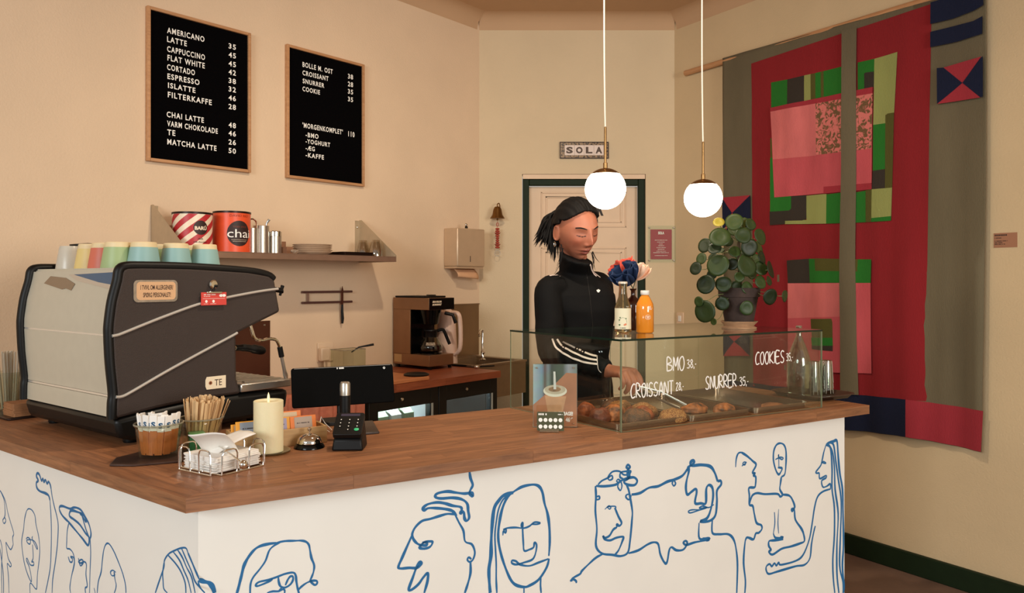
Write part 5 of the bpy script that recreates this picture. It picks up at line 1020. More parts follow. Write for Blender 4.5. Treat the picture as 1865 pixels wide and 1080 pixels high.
for (p, q) in E:      # green polished edges of the top sheet
    P, Q = cpt(*p, CHh - .003), cpt(*q, CHh - .003); d = (Q - P).normalized(); n = d.cross(Vector((0, 0, 1))); mb = MB(); R4 = [[P + n * x + Vector((0, 0, z)) for x, z in ((-.0012, -.003), (.0012, -.003), (.0012, .003), (-.0012, .003))], [Q + n * x + Vector((0, 0, z)) for x, z in ((-.0012, -.003), (.0012, -.003), (.0012, .003), (-.0012, .003))]]
    mb.loft(R4); part('polished_edge', mb, edge_m, case, world=True, smooth=0)
eg = mat('glass_edge_pale', (120, 130, 104), .1, .2)
for (p, w2_) in (((.0, .0), .004), ((cl, 0), .004), ((0, cdl), .0022), ((cl * .49, cdl), .0012)):
    P = cpt(*p); mb = MB(); mb.box(-w2_ / 2, w2_ / 2, -w2_ / 2, w2_ / 2, 0.0004, CHh - .0066, T(P.x, P.y, CT) @ RZ(math.atan2(cu_.y, cu_.x))); part('corner_joint', mb, eg, case, world=True, smooth=0)
for (p, q) in (((0, 0), (cl, 0)), ((0, 0), (0, cdl))): mb = MB(); mb.tube([cpt(*p, .001), cpt(*q, .001)], .0009, 4); part('silicone_line', mb, eg, case, world=True)
for s_, x0, yb0, x1, hpx in (('BMO', 1215, 676, 1246, 25), ('38,-', 1251, 670.5, 1268, 15), ('CROISSANT', 1149, 725, 1226, 25), ('28,-', 1231, 711, 1245, 14), ('SNURRER', 1285, 709, 1341, 23), ('35,-', 1347, 702.5, 1363, 15), ('COOKIES', 1376, 664, 1428, 22), ('35,-', 1432, 657, 1444, 13)):
    a, z0 = FC.uv(x0, yb0, .0012); b, _ = FC.uv(x1, yb0, .0012); _, z1 = FC.uv(x0, yb0 - hpx, .0012)
    mb = hand_mb(s_, b - a, z1 - z0, .0021 if len(s_) > 4 or s_ == 'BMO' else .0015); M = FC.mat(a, z0, .0012); mb.v = [M @ p for p in mb.v]; part('hand_lettering', mb, letter_m, fp, world=True)

# trays and pastries
tray_m = mat('baking_tray', (160, 138, 120), .22, .9, noise_amt=.1, nscale=20)
crz = math.atan2(cu_.y, cu_.x); crz2 = crz
trays = [(.165, .29, .42, 'steel tray crowded with bread rolls, left end of the case'), (.458, .285, .44, 'steel tray with two glazed buns in the middle of the case'), (.745, .275, .44, 'steel tray with one flat cookie at the right of the case')]
for i, (sc_, w_, d_, lab) in enumerate(trays):
    P = cpt(sc_, .02 + d_ / 2, .0005); solo('baking_tray', tray_mb(w_ - .006, d_, .020, flare=.006, r=.02), tray_m, lab, 'tray', m=T(*P) @ RZ(crz), group=None, smooth=50)
crust = {}
def bread_mat(name, base, dark, seeds=None, sc=42):
    m = bpy.data.materials.new(name); m.use_nodes = True; nt = m.node_tree; b = nt.nodes['Principled BSDF']; N = nt.nodes.new; L = nt.links; b.inputs['Roughness'].default_value = .55
    tc = N('ShaderNodeTexCoord'); n = N('ShaderNodeTexNoise'); n.inputs['Scale'].default_value = sc; n.inputs['Detail'].default_value = 7; oi = N('ShaderNodeObjectInfo'); ad = N('ShaderNodeVectorMath'); ad.operation = 'ADD'
    L.new(tc.outputs['Object'], ad.inputs[0]); L.new(oi.outputs['Location'], ad.inputs[1]); L.new(ad.outputs[0], n.inputs['Vector']); r = N('ShaderNodeValToRGB'); r.color_ramp.elements[0].position = .34; r.color_ramp.elements[1].position = .66
    r.color_ramp.elements[0].color = lin(dark); r.color_ramp.elements[1].color = lin(base); L.new(n.outputs['Fac'], r.inputs[0]); out = r.outputs[0]
    n2 = N('ShaderNodeTexVoronoi'); n2.inputs['Scale'].default_value = 380 if seeds else 60; L.new(ad.outputs[0], n2.inputs['Vector'])
    if seeds:
        mx_ = N('ShaderNodeMix'); mx_.data_type = 'RGBA'; c2 = N('ShaderNodeMath'); c2.operation = 'LESS_THAN'; c2.inputs[1].default_value = .45; L.new(n2.outputs['Distance'], c2.inputs[0]); L.new(c2.outputs[0], mx_.inputs['Factor']); L.new(out, mx_.inputs['A']); mx_.inputs['B'].default_value = lin(seeds); out = mx_.outputs['Result']
    L.new(out, b.inputs['Base Color']); bp = N('ShaderNodeBump'); bp.inputs['Strength'].default_value = .6; bp.inputs['Distance'].default_value = .003; L.new(n2.outputs['Distance'], bp.inputs['Height']); L.new(bp.outputs[0], b.inputs['Normal']); return m
bm_plain = bread_mat('crust_plain', (180, 92, 46), (110, 48, 26)); bm_pop = bread_mat('crust_poppy', (150, 96, 62), (84, 58, 44), (54, 46, 42)); bm_ses = bread_mat('crust_sesame', (160, 96, 50), (120, 64, 34), (200, 150, 90)); bm_dark = bread_mat('crust_dark', (128, 62, 36), (84, 36, 22)); bm_mix = bread_mat('crust_blistered', (192, 112, 58), (76, 44, 32), None, 48)
def lump(rx, ry, rz, amp, seed, flat=.25, nu=40, nv=26, ridges=None):
    mb = MB(); vs = []
    def fn(p, q):
        th = p * 2 * PI; ph = q * PI; d = Vector((math.sin(ph) * math.cos(th), math.sin(ph) * math.sin(th), math.cos(ph)))
        k = 1 + amp * noise.noise(d * 1.8 + Vector((seed, 0, 0))) + amp * .35 * noise.noise(d * 6 + Vector((seed, 3, 0)))
        if ridges: k += ridges * abs(math.sin(d.x * 9 + d.y * 3)) * max(0, d.z)
        z = d.z * rz * k; z = max(z, -rz * flat); return Vector((d.x * rx * k, d.y * ry * k, z + rz * flat))
    mb.grid(fn, nu, nv); return mb
def roll(sc_, d_, rx, ry, rz, m_, label, rot=0, seed=0, z=.0026, amp=.16, name='bread_roll', ridges=None, cat='bread roll', group='rolls on the left tray'):
    P = cpt(sc_, d_, z); return solo(name, lump(rx, ry, rz, amp, seed, ridges=ridges), m_, label, cat, m=T(*P) @ RZ(crz + rot), group=group, smooth=80)
def fromtray(px, py, z=.03): P = onz(px, py, CT + z); q = P - cA; q.z = 0; c = cu_.x * cv_n.y - cu_.y * cv_n.x; return (q.x * cv_n.y - q.y * cv_n.x) / c, (cu_.x * q.y - cu_.y * q.x) / c
for px, py, rx, ry, rz, m_, lab, rot in ((1159, 757, .050, .040, .030, bm_pop, 'front left roll with a poppy-dark end and pale crust, beside the case corner', .4), (1228, 755, .050, .037, .029, bm_ses, 'brown seeded roll at the front right of the left tray', .1), (1187, 744, .040, .040, .030, bm_ses, 'golden seeded roll in the middle, behind the front seeded roll', .3),
    (1120, 752, .043, .038, .034, bm_mix, 'blistered golden roll right behind the left glass edge', .9), (1092, 755, .034, .034, .030, bm_dark, 'dark round roll left of the blistered golden roll', 0), (1067, 747, .038, .034, .032, bm_plain, 'reddish brown roll farthest left in the case', .7), (1146, 736, .038, .034, .026, bm_ses, 'pale grainy roll in the back row behind the blistered one', .2), (1205, 739, .040, .030, .022, bm_plain, 'low smooth roll in the back row beside the tongs', -.3), (1131, 733, .038, .03, .024, bm_pop, 'greyish poppy roll farthest back on the left tray', 0), (1172, 752, .028, .032, .030, bm_plain, 'split-crust end piece beside the poppy roll', .2)):
    s_, d_ = fromtray(px, py, .022); roll(min(max(s_, .05), .262), min(max(d_, .06), .45), rx * 1.06, ry * 1.06, rz * 1.12, m_, lab, rot, px)
s_, d_ = fromtray(1265, 741, .02); roll(s_, max(d_, .08), .050, .030, .022, bm_mix, 'long glazed bun with ridges, left on the middle tray', -.15, 3, name='glazed_bun', ridges=.16, cat='pastry', group='buns on the middle tray')
s_, d_ = fromtray(1319, 741, .02); roll(s_, max(d_, .07), .045, .032, .022, bm_mix, 'glazed bun with ridges, right on the middle tray', .2, 8, name='glazed_bun', ridges=.16, cat='pastry', group='buns on the middle tray')
s_, d_ = fromtray(1408, 736, .012); roll(s_, max(d_, .08), .048, .04, .011, bread_mat('cookie', (168, 108, 70), (112, 64, 42)), 'flat brown cookie lying on the right tray', .2, 12, name='cookie', cat='cookie', group=None, amp=.1)
# tongs from the hand to the tray
tg = [Vector((.436, 2.72, 1.022)), None]; te = atY(1238, 744, 2.60); te2 = atY(1250, 738, 2.68); th0 = atY(1160, 703, 2.74)
t = thing('serving_tongs', 'steel serving tongs held in the hand over the rolls', 'tongs', th0[:])
for e_ in (te, te2):
    mb = MB(); mid = (th0 + e_) / 2 + Vector((.0, .0, -.006 if e_ is te else .012)); mb.tube([th0, mid, e_], [.0045, .004, .0055], 8, flat=.45); part('tong_arm', mb, steel_m, t, world=True)
mb = MB(); mb.sphere(th0 - Vector((.006, 0, -.004)), (.010, .008, .008)); part('tong_hinge', mb, steel_m, t, world=True)

# ------------------------------------------------------------ on the case: bottles, vase, flowers, plant
TZ = CT + CHh + .0004
def topp(px, py): return onz(px, py, TZ)
P = topp(1134.5, 606); K = P.y / F; hz2 = lambda py, Y=None: HC + (HY - py) * (P.y / F) - TZ
t = thing('lemonade_bottle', 'clear lemonade bottle with illustrated pale label, priced 38', 'bottle', (P.x, P.y, TZ), math.atan2(P.y, P.x) - PI / 2)
R = 15.3 * K; hA, hS, hN, hT = hz2(563), hz2(548), hz2(535), hz2(515)
bg = mat('bottle_clear', (212, 190, 140), .03, trans=.92); prof = [(R * .8, 0), (R, .004), (R, hA), (R * .93, hA + .01), (R * .55, hS + .012), (R * .47, hN + .01), (R * .46, hT - .010), (R * .52, hT - .009), (R * .52, hT - .003)]
mb = MB(); mb.lathe(prof, 36); part('glass_body', mb, bg, t, smooth=50)
mb = MB(); mb.lathe([(R * .56, hT - .0028), (R * .56, hT), (R * .50, hT + .004)], 21); part('crown_cap', mb, mat('cap_white', (226, 214, 196), .35, .2), t)
za = hz2(602); zb3 = hz2(561); zc = (hz2(600), hz2(562))
lab_m = mat('label_cream', (232, 226, 196), .6)
mb = subd(MB().add([(-R * 1.25, 0, 0), (R * 1.25, 0, 0), (R * 1.25, 0, zb3 - za - .006), (-R * 1.25, 0, zb3 - za - .006)], [(0, 1, 2, 3)]), .003); lb = part('paper_label', wrap_mb(mb, R, za + .006, 0, .0004), lab_m, t)
for (x, z, rx_, c_) in ((-.009, .038, .0022, 'green'), (-.0115, .030, .0025, 'green'), (-.011, .014, .003, 'green'), (.010, .035, .002, 'green'), (.009, .016, .0034, 'peach'), (.005, .014, .0028, 'peach')):
    mb = MB(); mb.add([(x + rx_ * math.cos(a) * (1 + .3 * math.sin(3 * a)), 0, z + rx_ * math.sin(a)) for a in [2 * PI * i / 14 for i in range(14)]], [tuple(range(14))]); part('printed_leaf' if c_ == 'green' else 'printed_fruit', wrap_mb(mb, R, za + .006, 0, .0009), mat('print_' + c_, (70, 106, 56) if c_ == 'green' else (218, 130, 92), .6), lb, smooth=0)
mb = MB(); mb.tube([(.0125 * math.cos(a), 0, .024 + .014 * math.sin(a)) for a in [PI * i / 14 for i in range(-1, 16)]], .0004, 4); mb.tube([(-.0125, 0, .007), (.0125, 0, .007)], .0004, 4); part('printed_arch', wrap_mb(mb, R, za + .006, 0, .0007), mat('print_grey', (120, 122, 96), .6), lb)
part('small_print', wrap_mb(bars_mb(.018, .0025, 2), R, za + .009, 0, .0009), dark_m, lb, smooth=0, weld=False)
mb = hand_mb('38,-', .016, .008, .0006); part('hand_lettering', wrap_mb(mb, R * .9, hz2(562), .45, .001), letter_m, t)
P2 = topp(1174.5, 606); K = P2.y / F; R = 16 * K; h_ = lambda py: HC + (HY - py) * K - TZ
t = thing('juice_bottle', 'orange juice bottle with white screw cap, right of the lemonade', 'bottle', (P2.x, P2.y, TZ), math.atan2(P2.y, P2.x) - PI / 2)
mb = MB(); mb.lathe([(R * .85, 0), (R, .004), (R, h_(560)), (R * .93, h_(553)), (R * .55, h_(541)), (R * .45, h_(539)), (R * .43, h_(537))], 36); part('glass_body', mb, mat('juice_orange', (232, 142, 40), .08, coat=.8, sub=.1), t, smooth=50)
mb = MB(); mb.lathe([(R * .46, h_(536.8)), (R * .50, h_(535.8)), (R * .50, h_(530)), (R * .46, h_(529))], 30); part('screw_cap', mb, whitep_m, t)
part('hand_lettering', wrap_mb(hand_mb('35,-', .017, .010, .0008), R, h_(563), .35, .0009), letter_m, t)
mb = MB(); mb.tube([(.009 * math.cos(a), 0, .007 * math.sin(a)) for a in [2 * PI * i / 20 for i in range(21)]], .0005, 4); mb.tube([(-.005, 0, .001), (.005, 0, .001)], .0012, 4); mb.tube([(-.004, 0, -.003), (.004, 0, -.003)], .0006, 4); part('printed_emblem', wrap_mb(mb, R, h_(577), .35, .0008), letter_m, t)
P3 = topp(1153, 601); K = P3.y / F; R = 15.5 * K; h_ = lambda py: HC + (HY - py) * K - TZ
amb = mat('amber_glass', (62, 26, 14), .08, trans=.35, coat=.5)
t = thing('amber_vase', 'amber glass bottle vase behind the two drinks', 'vase', (P3.x, P3.y, TZ)); mb = MB(); mb.lathe([(R * .9, 0), (R, .004), (R, h_(556)), (R * .85, h_(547)), (R * .35, h_(541)), (R * .27, h_(538)), (R * .25, h_(530)), (R * .42, h_(526)), (R * .40, h_(525.5))], 36); part('glass_body', mb, amb, t, smooth=50)
def flower(name, label, col, px, py, w_px, h_px, Y, kind, seed):
    c = atY(px, py, Y); K = Y / F; r_ = random.Random(seed); base_ = Vector((P3.x, P3.y - .002, TZ + h_(527) + .002)); m_ = mat('petal_' + col[0], col[1], .8, noise_amt=.08, nscale=40)
    t = thing(name, label, 'paper flower', base_[:]); n = kind
    mb = MB(); mb.tube([base_ - Vector((0, 0, .04)), base_, base_ * .5 + c * .5, c], .0016, 6); part('stem', mb, mat('flower_stem', (70, 80, 50), .7), t, world=True)
    ax = (c - base_).normalized(); sx = ax.cross(Vector((0, -1, 0))).normalized(); sy = sx.cross(ax).normalized()
    for i in range(n):
        a = 2 * PI * i / n + r_.uniform(-.15, .15); rad = sx * math.cos(a) * w_px * K * .5 + sy * math.sin(a) * w_px * K * .4; L = h_px * K * r_.uniform(.88, 1.05); sp_ = r_.uniform(.8, 1.1)
        def fn(p, q, a=a, rad=rad, L=L):
            w = (p - .5); wid = math.sin(min(1, q * 1.05) * PI * .62) ** .8 * w_px * K * .50; side_ = rad.normalized().cross(ax)
            return c - ax * h_px * K * .62 + rad * (q ** .9) * (1 - .25 * q * (1 - abs(w))) * sp_ + ax * (L * q * (1 - .10 * abs(w) * 2 + .035 * math.sin(w * 12 + a * 5))) + side_ * w * 2 * wid * .9 + rad.normalized() * (.0035 * math.sin(w * 14 + a * 3) * q - .006 * (w * 2) ** 2 * q)
        mb = MB(); mb.grid(fn, 10, 8); o = part('petal', mb, m_, t, world=True, smooth=60); md = o.modifiers.new('s', 'SOLIDIFY'); md.thickness = .0008
flower('coral_flower', 'coral red paper flower behind the navy one in the vase', ('coral', (244, 96, 74)), 1135, 491, 54, 34, P3.y + .03, 7, 1)
flower('cream_flower', 'pale cream paper flower at the right of the vase', ('cream', (246, 206, 178)), 1162, 493, 44, 32, P3.y + .015, 6, 2)
flower('navy_flower', 'navy blue paper flower in front in the amber vase', ('navy', (26, 48, 84)), 1138, 500, 56, 40, P3.y - .03, 8, 3)

P = topp(1346, 598); K = P.y / F; py_z = lambda y: HC + (HY - y) * K
pt_ = thing('potted_plant', 'round-leaved pilea plant in a dark clay pot on the glass case', 'potted plant', (P.x, P.y, TZ + .0195))
t = thing('plant_saucer', 'pale stoneware saucer stand under the plant pot', 'saucer', (P.x, P.y, TZ)); mb = MB(); R = 32 * K; mb.lathe([(R * .95, 0), (R * .98, .004), (R * .80, .010), (R * .86, .014), (R * 1.04, .026), (R * 1.02, .027), (R * .85, .019), (.0001, .0185)], 40, cap=False); mb.add([(R * .95 * math.cos(a), R * .95 * math.sin(a), 0) for a in [2 * PI * i / 40 for i in range(40)]], [tuple(range(40))]); part('saucer_body', mb, mat('saucer_stone', (176, 140, 108), .6, noise_amt=.15, nscale=30, stretch=(1, 1, 4)), t)
clay = mat('dark_clay', (58, 44, 39), .85, noise_amt=.25, nscale=20, bump=.4, bscale=80)
zz0 = py_z(588) - (TZ + .0195); zr0 = py_z(541) - (TZ + .0195); zr1 = py_z(524) - (TZ + .0195); mb = MB(); mb.lathe([(25 * K, 0), (33.5 * K, zr0), (36.5 * K, zr0 + .001), (37.5 * K, zr1), (34 * K, zr1), (32 * K, zr0), (31 * K, zr0 - .005)], 44, cap=False); mb.add([(25 * K * math.cos(a), 25 * K * math.sin(a), 0) for a in [2 * PI * i / 44 for i in range(44)]], [tuple(range(44))[::-1]]); part('clay_pot', mb, clay, pt_)
mb = MB(); mb.lathe([(.0001, zr0), (32 * K, zr0)], 30, cap=False); part('soil', mb, mat('soil', (40, 28, 22), .95, bump=.8, bscale=60), pt_)
leafm = bpy.data.materials.new('pilea_leaf'); leafm.use_nodes = True; n_ = leafm.node_tree; bb = n_.nodes['Principled BSDF']; oi = n_.nodes.new('ShaderNodeObjectInfo'); rp = n_.nodes.new('ShaderNodeValToRGB'); rp.color_ramp.elements[0].color = lin((18, 33, 12)); rp.color_ramp.elements[1].color = lin((50, 70, 30))
n_.links.new(oi.outputs['Random'], rp.inputs[0]); n_.links.new(rp.outputs[0], bb.inputs['Base Color']); bb.inputs['Roughness'].default_value = .42; bb.inputs['Specular IOR Level'].default_value = .3; bb.inputs['Transmission Weight'].default_value = 0; bb.inputs['Subsurface Weight'].default_value = .05
yleaf = mat('yellow_leaf', (176, 158, 50), .4, noise_amt=.2, nscale=30); stalk_m = mat('leaf_stalk', (112, 120, 70), .5)
mb = MB(); tz0 = zr0; trunk_top = Vector((0, 0, py_z(440) - (TZ + .0195))); mb.tube([(0, 0, tz0 - .002), (.004, 0, (tz0 + trunk_top.z) / 2), (-.002, .004, trunk_top.z)], [.009, .008, .006], 10); part('stem', mb, mat('pilea_stem', (70, 56, 38), .8, bump=.5), pt_)
LV = [(505, 145, 60, 70), (590, 150, 38, 36), (640, 165, 45, 50), (385, 145, 46, 36), (395, 262, 85, 78), (580, 250, 68, 68), (718, 262, 55, 68), (270, 330, 45, 60), (350, 352, 55, 40), (245, 435, 36, 48), (200, 512, 45, 54), (512, 378, 50, 46), (630, 350, 70, 60), (375, 485, 78, 90),
      (490, 478, 42, 50), (612, 490, 80, 90), (720, 510, 60, 60), (800, 520, 38, 70), (280, 637, 70, 78), (420, 635, 60, 64), (548, 580, 42, 42), (525, 650, 42, 42), (612, 665, 48, 52), (718, 620, 52, 55), (795, 738, 66, 64), (910, 732, 42, 48), (225, 775, 33, 42), (272, 853, 75, 90),
      (410, 790, 50, 56), (608, 826, 58, 58), (730, 425, 36, 56), (342, 932, 18, 28), (505, 205, 32, 50), (400, 368, 30, 25), (785, 610, 30, 40), (705, 350, 36, 56), (340, 430, 36, 40), (650, 560, 40, 36), (460, 300, 40, 40), (560, 420, 45, 40), (680, 440, 45, 45), (330, 560, 40, 40)]
rl = random.Random(9)
for i, (x, y, rx_, ry_) in enumerate(LV):
    px, py = 1220 + x / 4.32, 370 + y / 4.32; big = max(rx_, ry_); fill = i >= 32
    Y = P.y - (.045 + .05 * min(1, big / 90)) * (1 if not fill else -.3) + rl.uniform(-.015, .02) + (.03 if i in (1, 2, 16, 17, 30, 34, 35, 7, 9) else 0)
    c = atY(px, py, Y); r = big / 4.32 / F * Y; asp = min(rx_, ry_) / big
    dx = (px - 1346) / 80; tiltm = math.acos(max(.35, asp)); n = Vector((dx * .5, -1, .25 if y < 700 else -.05)).normalized()
    axis = Vector((0, 0, 1)) if rx_ < ry_ else Vector((1, 0, 0)); n = (Quaternion(axis, tiltm * .6 * (1 if dx >= 0 else -1) * (1 if rx_ < ry_ else 1)) @ n)
    q = n.to_track_quat('Z', 'Y').to_matrix().to_4x4(); M = T(*c) @ q; mb = MB(); nr = 5; ns = 22; vs = [Vector((0, 0, -.08 * r))]; fs = []
    for k in range(1, nr + 1):
        for s_ in range(ns):
            a = 2 * PI * s_ / ns; rr_ = r * k / nr * (1 + .02 * math.sin(3 * a + i)); vs.append(Vector((rr_ * math.cos(a), rr_ * math.sin(a), -.08 * r * (1 - (k / nr)) ** 1.5 * 2 - .10 * r * (k / nr) ** 3 + .03 * r * math.sin(2 * a + i) * (k / nr) ** 2)))
    for s_ in range(ns): fs.append((0, 1 + s_, 1 + (s_ + 1) % ns))
    for k in range(nr - 1):
        for s_ in range(ns): a0 = 1 + k * ns; fs.append((a0 + s_, a0 + ns + s_, a0 + ns + (s_ + 1) % ns, a0 + (s_ + 1) % ns))
    mb.add(vs, fs, M); o = part('leaf', mb, yleaf if i in (3,) else leafm, pt_, world=True, smooth=80, label='yellowing curled leaf' if i == 3 else None); md = o.modifiers.new('s', 'SOLIDIFY'); md.thickness = .0009
    rt = Vector((P.x, P.y, max(TZ + .0195 + tz0 + .01, min(c.z - .01 + rl.uniform(-.02, .03), TZ + .0195 + trunk_top.z)))); a0 = c - n * r * .10
    mb = MB(); mb.tube(catmull([a0, a0 - n * .02 + (rt - a0) * .15, (a0 + rt) / 2 + Vector((0, .0, .012)), rt], 4), .0011, 5); part('leaf_stalk', mb, stalk_m, pt_, world=True)

# ------------------------------------------------------------ water tray right of the case (behind the right pane)
Pw = ct(1462, 727); Pw = Pw + Vector((.05, .11, 0)); t_rz = crz
q0 = onz(1405, 718, CT + .012); q1 = onz(1554, 721, CT + .012)
trM = T((q0.x + q1.x) / 2 - .0, (q0.y + q1.y) / 2, CT + .0003)
tc_ = Vector(((q0.x + q1.x) / 2, (q0.y + q1.y) / 2, 0)); ang = math.atan2(q1.y - q0.y, q1.x - q0.x)
R_t = (q1 - q0).length / 2
cen = onz(1478, 727, CT + .008); cs, cd = fromtray(1478, 727, .008)
tm = T(1.165, 3.03, CT + .0003) @ RZ(crz)
solo('water_tray', tray_mb(.235, .25, .018, flare=.02, r=.05, wall=.003), mat('dark_wood_tray', (64, 44, 34), .4, noise_amt=.2, nscale=10), 'dark tray carrying the water bottle and glasses, right counter end', 'tray', m=tm, smooth=50)
glass2 = glass('drinking_glass_clear', (232, 236, 228), 1.0, .02, 2.2)
wg = mat('water_glass', (245, 245, 240), .02, trans=1.0, ior=1.33)
def basept(px, Y, z): p = atY(px, 500, Y); return Vector((p.x, p.y, z))
Yb = 2.985; P = basept(1455, Yb, CT + .0045); K = Yb / F; hh_ = lambda py: HC + (HY - py) * K - P.z; R = 21 * K
t = thing('water_bottle', 'tall clear glass water bottle on the tray at the counter end', 'bottle', P[:]); mb = MB(); outer = [(R * .9, 0), (R, .005), (R, hh_(662)), (R * .93, hh_(650)), (R * .55, hh_(628)), (R * .25, hh_(612)), (R * .21, hh_(600)), (R * .26, hh_(598)), (R * .26, hh_(594))]
inner = [(r * .90 if r > R * .3 else r - .0018, max(z, .005)) for r, z in outer][::-1]; mb.lathe(outer + inner + [(.0001, .005)], 36, cap=False); mb.add([(R * .9 * math.cos(a), R * .9 * math.sin(a), 0) for a in [2 * PI * i / 36 for i in range(36)]], [tuple(range(36))[::-1]]); part('glass_body', mb, glass2, t, smooth=50)
mb = MB(); mb.lathe([(R * .89, .0055), (R * .89, hh_(662))], 36); part('water', mb, wg, t)
mb = MB(); mb.tube([(R * .24 * math.cos(a), R * .24 * math.sin(a), hh_(594)) for a in [2 * PI * i / 24 for i in range(24)]], .0014, 6, closed=True); part('lip', mb, mat('rim_glass', (200, 196, 176), .08, trans=.7), t)
for gx, (px, Y, lab, n) in enumerate(((1481, 3.03, 'nested stack of drinking glasses between the bottle and the case corner', 3), (1504, 3.07, 'nested stack of drinking glasses standing right of the case corner', 3))):
    P = basept(px, Y, CT + .0045); K = Y / F; Rg = 13 * K
    for k in range(n):
        t = thing('drinking_glass', ('lowest', 'middle', 'top')[k] + ' glass of the ' + ('left' if gx == 0 else 'right') + ' nested upside-down stack beside the water bottle', 'glass', (P.x, P.y, P.z + k * .021), 0, 'nested drinking glasses on the tray')
        mb = MB(); hg = .088; sc_ = 1 - .0 * k
        mb.lathe([(Rg * sc_, 0), (Rg * .80 * sc_, hg), (Rg * .78 * sc_, hg), (.0001, hg), (.0001, hg - .005), (Rg * .74 * sc_, hg - .006), (Rg * .95 * sc_, 0)], 28, cap=False); part('glass_body', mb, glass2, t, smooth=40)
        mb = MB()
        for q in range(10): a = 2 * PI * q / 10; mb.tube([(Rg * 1.0 * math.cos(a), Rg * math.sin(a), .002), (Rg * .81 * math.cos(a), Rg * .81 * math.sin(a), hg - .002)], .0012, 4)
        part('facet_ribs', mb, mat('facet_glass', (232, 222, 206), .15, alpha=.45), t, kind='stuff')

# ------------------------------------------------------------ poster stand and stamp card
A = ct(970.5, 778.5); K = A.y / F; W_ = 81 * K; H_ = 115.5 * K
FPp = Frame((A.x, A.y), (1, -.012)); st = thing('poster_stand', 'acrylic stand with an iced coffee poster, price 46', 'poster stand', m=FPp.mat(0, CT + .0004, 0))
mb = MB(); mb.box(0, W_, -.002, .0, 0, H_); part('acrylic_sheet', mb, clear_m, st, smooth=0)
mb = MB(); mb.box(0, W_, .0045, .0065, 0, H_); mb.box(.0, W_, -.0, .05, 0, .002); part('acrylic_back', mb, clear_m, st, smooth=0)
pm = bpy.data.materials.new('poster_print'); pm.use_nodes = True; n_ = pm.node_tree; L = n_.links; N = n_.nodes.new; tc_ = N('ShaderNodeTexCoord'); sx_ = N('ShaderNodeSeparateXYZ'); L.new(tc_.outputs['Object'], sx_.inputs[0])
rp = N('ShaderNodeValToRGB'); mr = N('ShaderNodeMath'); mr.operation = 'DIVIDE'; mr.inputs[1].default_value = W_; L.new(sx_.outputs[0], mr.inputs[0]); L.new(mr.outputs[0], rp.inputs[0])
for p_, c_ in ((0, (168, 186, 192)), (.2, (120, 150, 166)), (.27, (96, 70, 60)), (.34, (120, 134, 140)), (.42, (50, 62, 50)), (.68, (74, 84, 66)), (.8, (150, 160, 160)), (1, (120, 130, 134))):
    if p_ in (0, 1): e_ = rp.color_ramp.elements[0 if p_ == 0 else -1]
    else: e_ = rp.color_ramp.elements.new(p_)
    e_.color = lin(c_)
ns = N('ShaderNodeTexNoise'); ns.inputs['Scale'].default_value = 22; L.new(tc_.outputs['Object'], ns.inputs['Vector']); mx_ = N('ShaderNodeMix'); mx_.data_type = 'RGBA'; mx_.blend_type = 'SOFT_LIGHT'; mx_.inputs['Factor'].default_value = .5; L.new(rp.outputs[0], mx_.inputs['A']); L.new(ns.outputs['Color'], mx_.inputs['B']); L.new(mx_.outputs['Result'], n_.nodes['Principled BSDF'].inputs['Base Color']); n_.nodes['Principled BSDF'].inputs['Roughness'].default_value = .5
mb = MB(); mb.box(.001, W_ - .001, .0008, .0016, .001, H_ - .001); po = part('poster', mb, pm, st, smooth=0)
def flat(pts, y, m_, name, par=None): mb = MB(); mb.add([(x * W_, y, z * H_) for x, z in pts], [tuple(range(len(pts)))]); return part(name, mb, m_, par or po, smooth=0)
flat([(.012, .01), (.988, .01), (.988, .85), (.75, .86), (.55, .72), (.25, .50), (.012, .36)], .0006, mat('poster_table', (182, 120, 86), .5, noise_amt=.15, nscale=14), 'printed_table')
flat([(.27, .50), (.75, .49), (.66, .20), (.62, .10), (.38, .10), (.34, .22)], .0004, mat('poster_cup', (206, 154, 116), .4, noise_amt=.15, nscale=26), 'printed_cup')
el = lambda cx, cz, rx, rz, n=26: [(cx + rx * math.cos(2 * PI * i / n), cz + rz * math.sin(2 * PI * i / n)) for i in range(n)]
flat(el(.50, .575, .265, .095), .0002, mat('poster_lid', (232, 224, 208), .4), 'printed_lid'); flat(el(.50, .595, .235, .075), .0001, mat('poster_lid_in', (196, 180, 158), .4, noise_amt=.15, nscale=50), 'printed_lid'); flat(el(.49, .60, .14, .040), .00003, mat('poster_coffee', (150, 112, 78), .4, noise_amt=.35, nscale=70), 'printed_ice')
flat([(.465, .60), (.525, .60), (.505, .88), (.46, .88)], -.0, mat('poster_straw', (226, 224, 216), .4), 'printed_straw')
g = text_mb('ISLATTEN ER TILBAGE!', W_ * .80, H_ * .062, 0, .05); g.v = [T(W_ * .10, -.00005, H_ * .185) @ p for p in g.v]; part('lettering', g, letter_m, po, smooth=0)
g = text_mb('46', W_ * .10, H_ * .075, 0, .05); g.v = [T(W_ * .735, -.00005, H_ * .085) @ p for p in g.v]; part('lettering', g, letter_m, po, smooth=0)
g = text_mb(',-', W_ * .05, H_ * .02, 0, .05); g.v = [T(W_ * .845, -.00005, H_ * .135) @ p for p in g.v]; part('lettering', g, letter_m, po, smooth=0)
for x in (.085, .915):
    for z in (.06, .94): mb = MB(); mb.lathe([(.0024, -.0), (.0024, .0018), (.001, .003)], 12, T(x * W_, -.002, z * H_) @ RX(PI / 2)); part('magnet_stud', mb, chrome_m, st)
A = ct(978, 786.5); K = A.y / F; W2_ = 49 * K; H2_ = 36 * K
sc = thing('stamp_card', 'olive green stamp card with ten white circles before the poster', 'card', m=T(A.x, A.y, CT + .0006) @ RZ(-.09) @ RX(-.12))
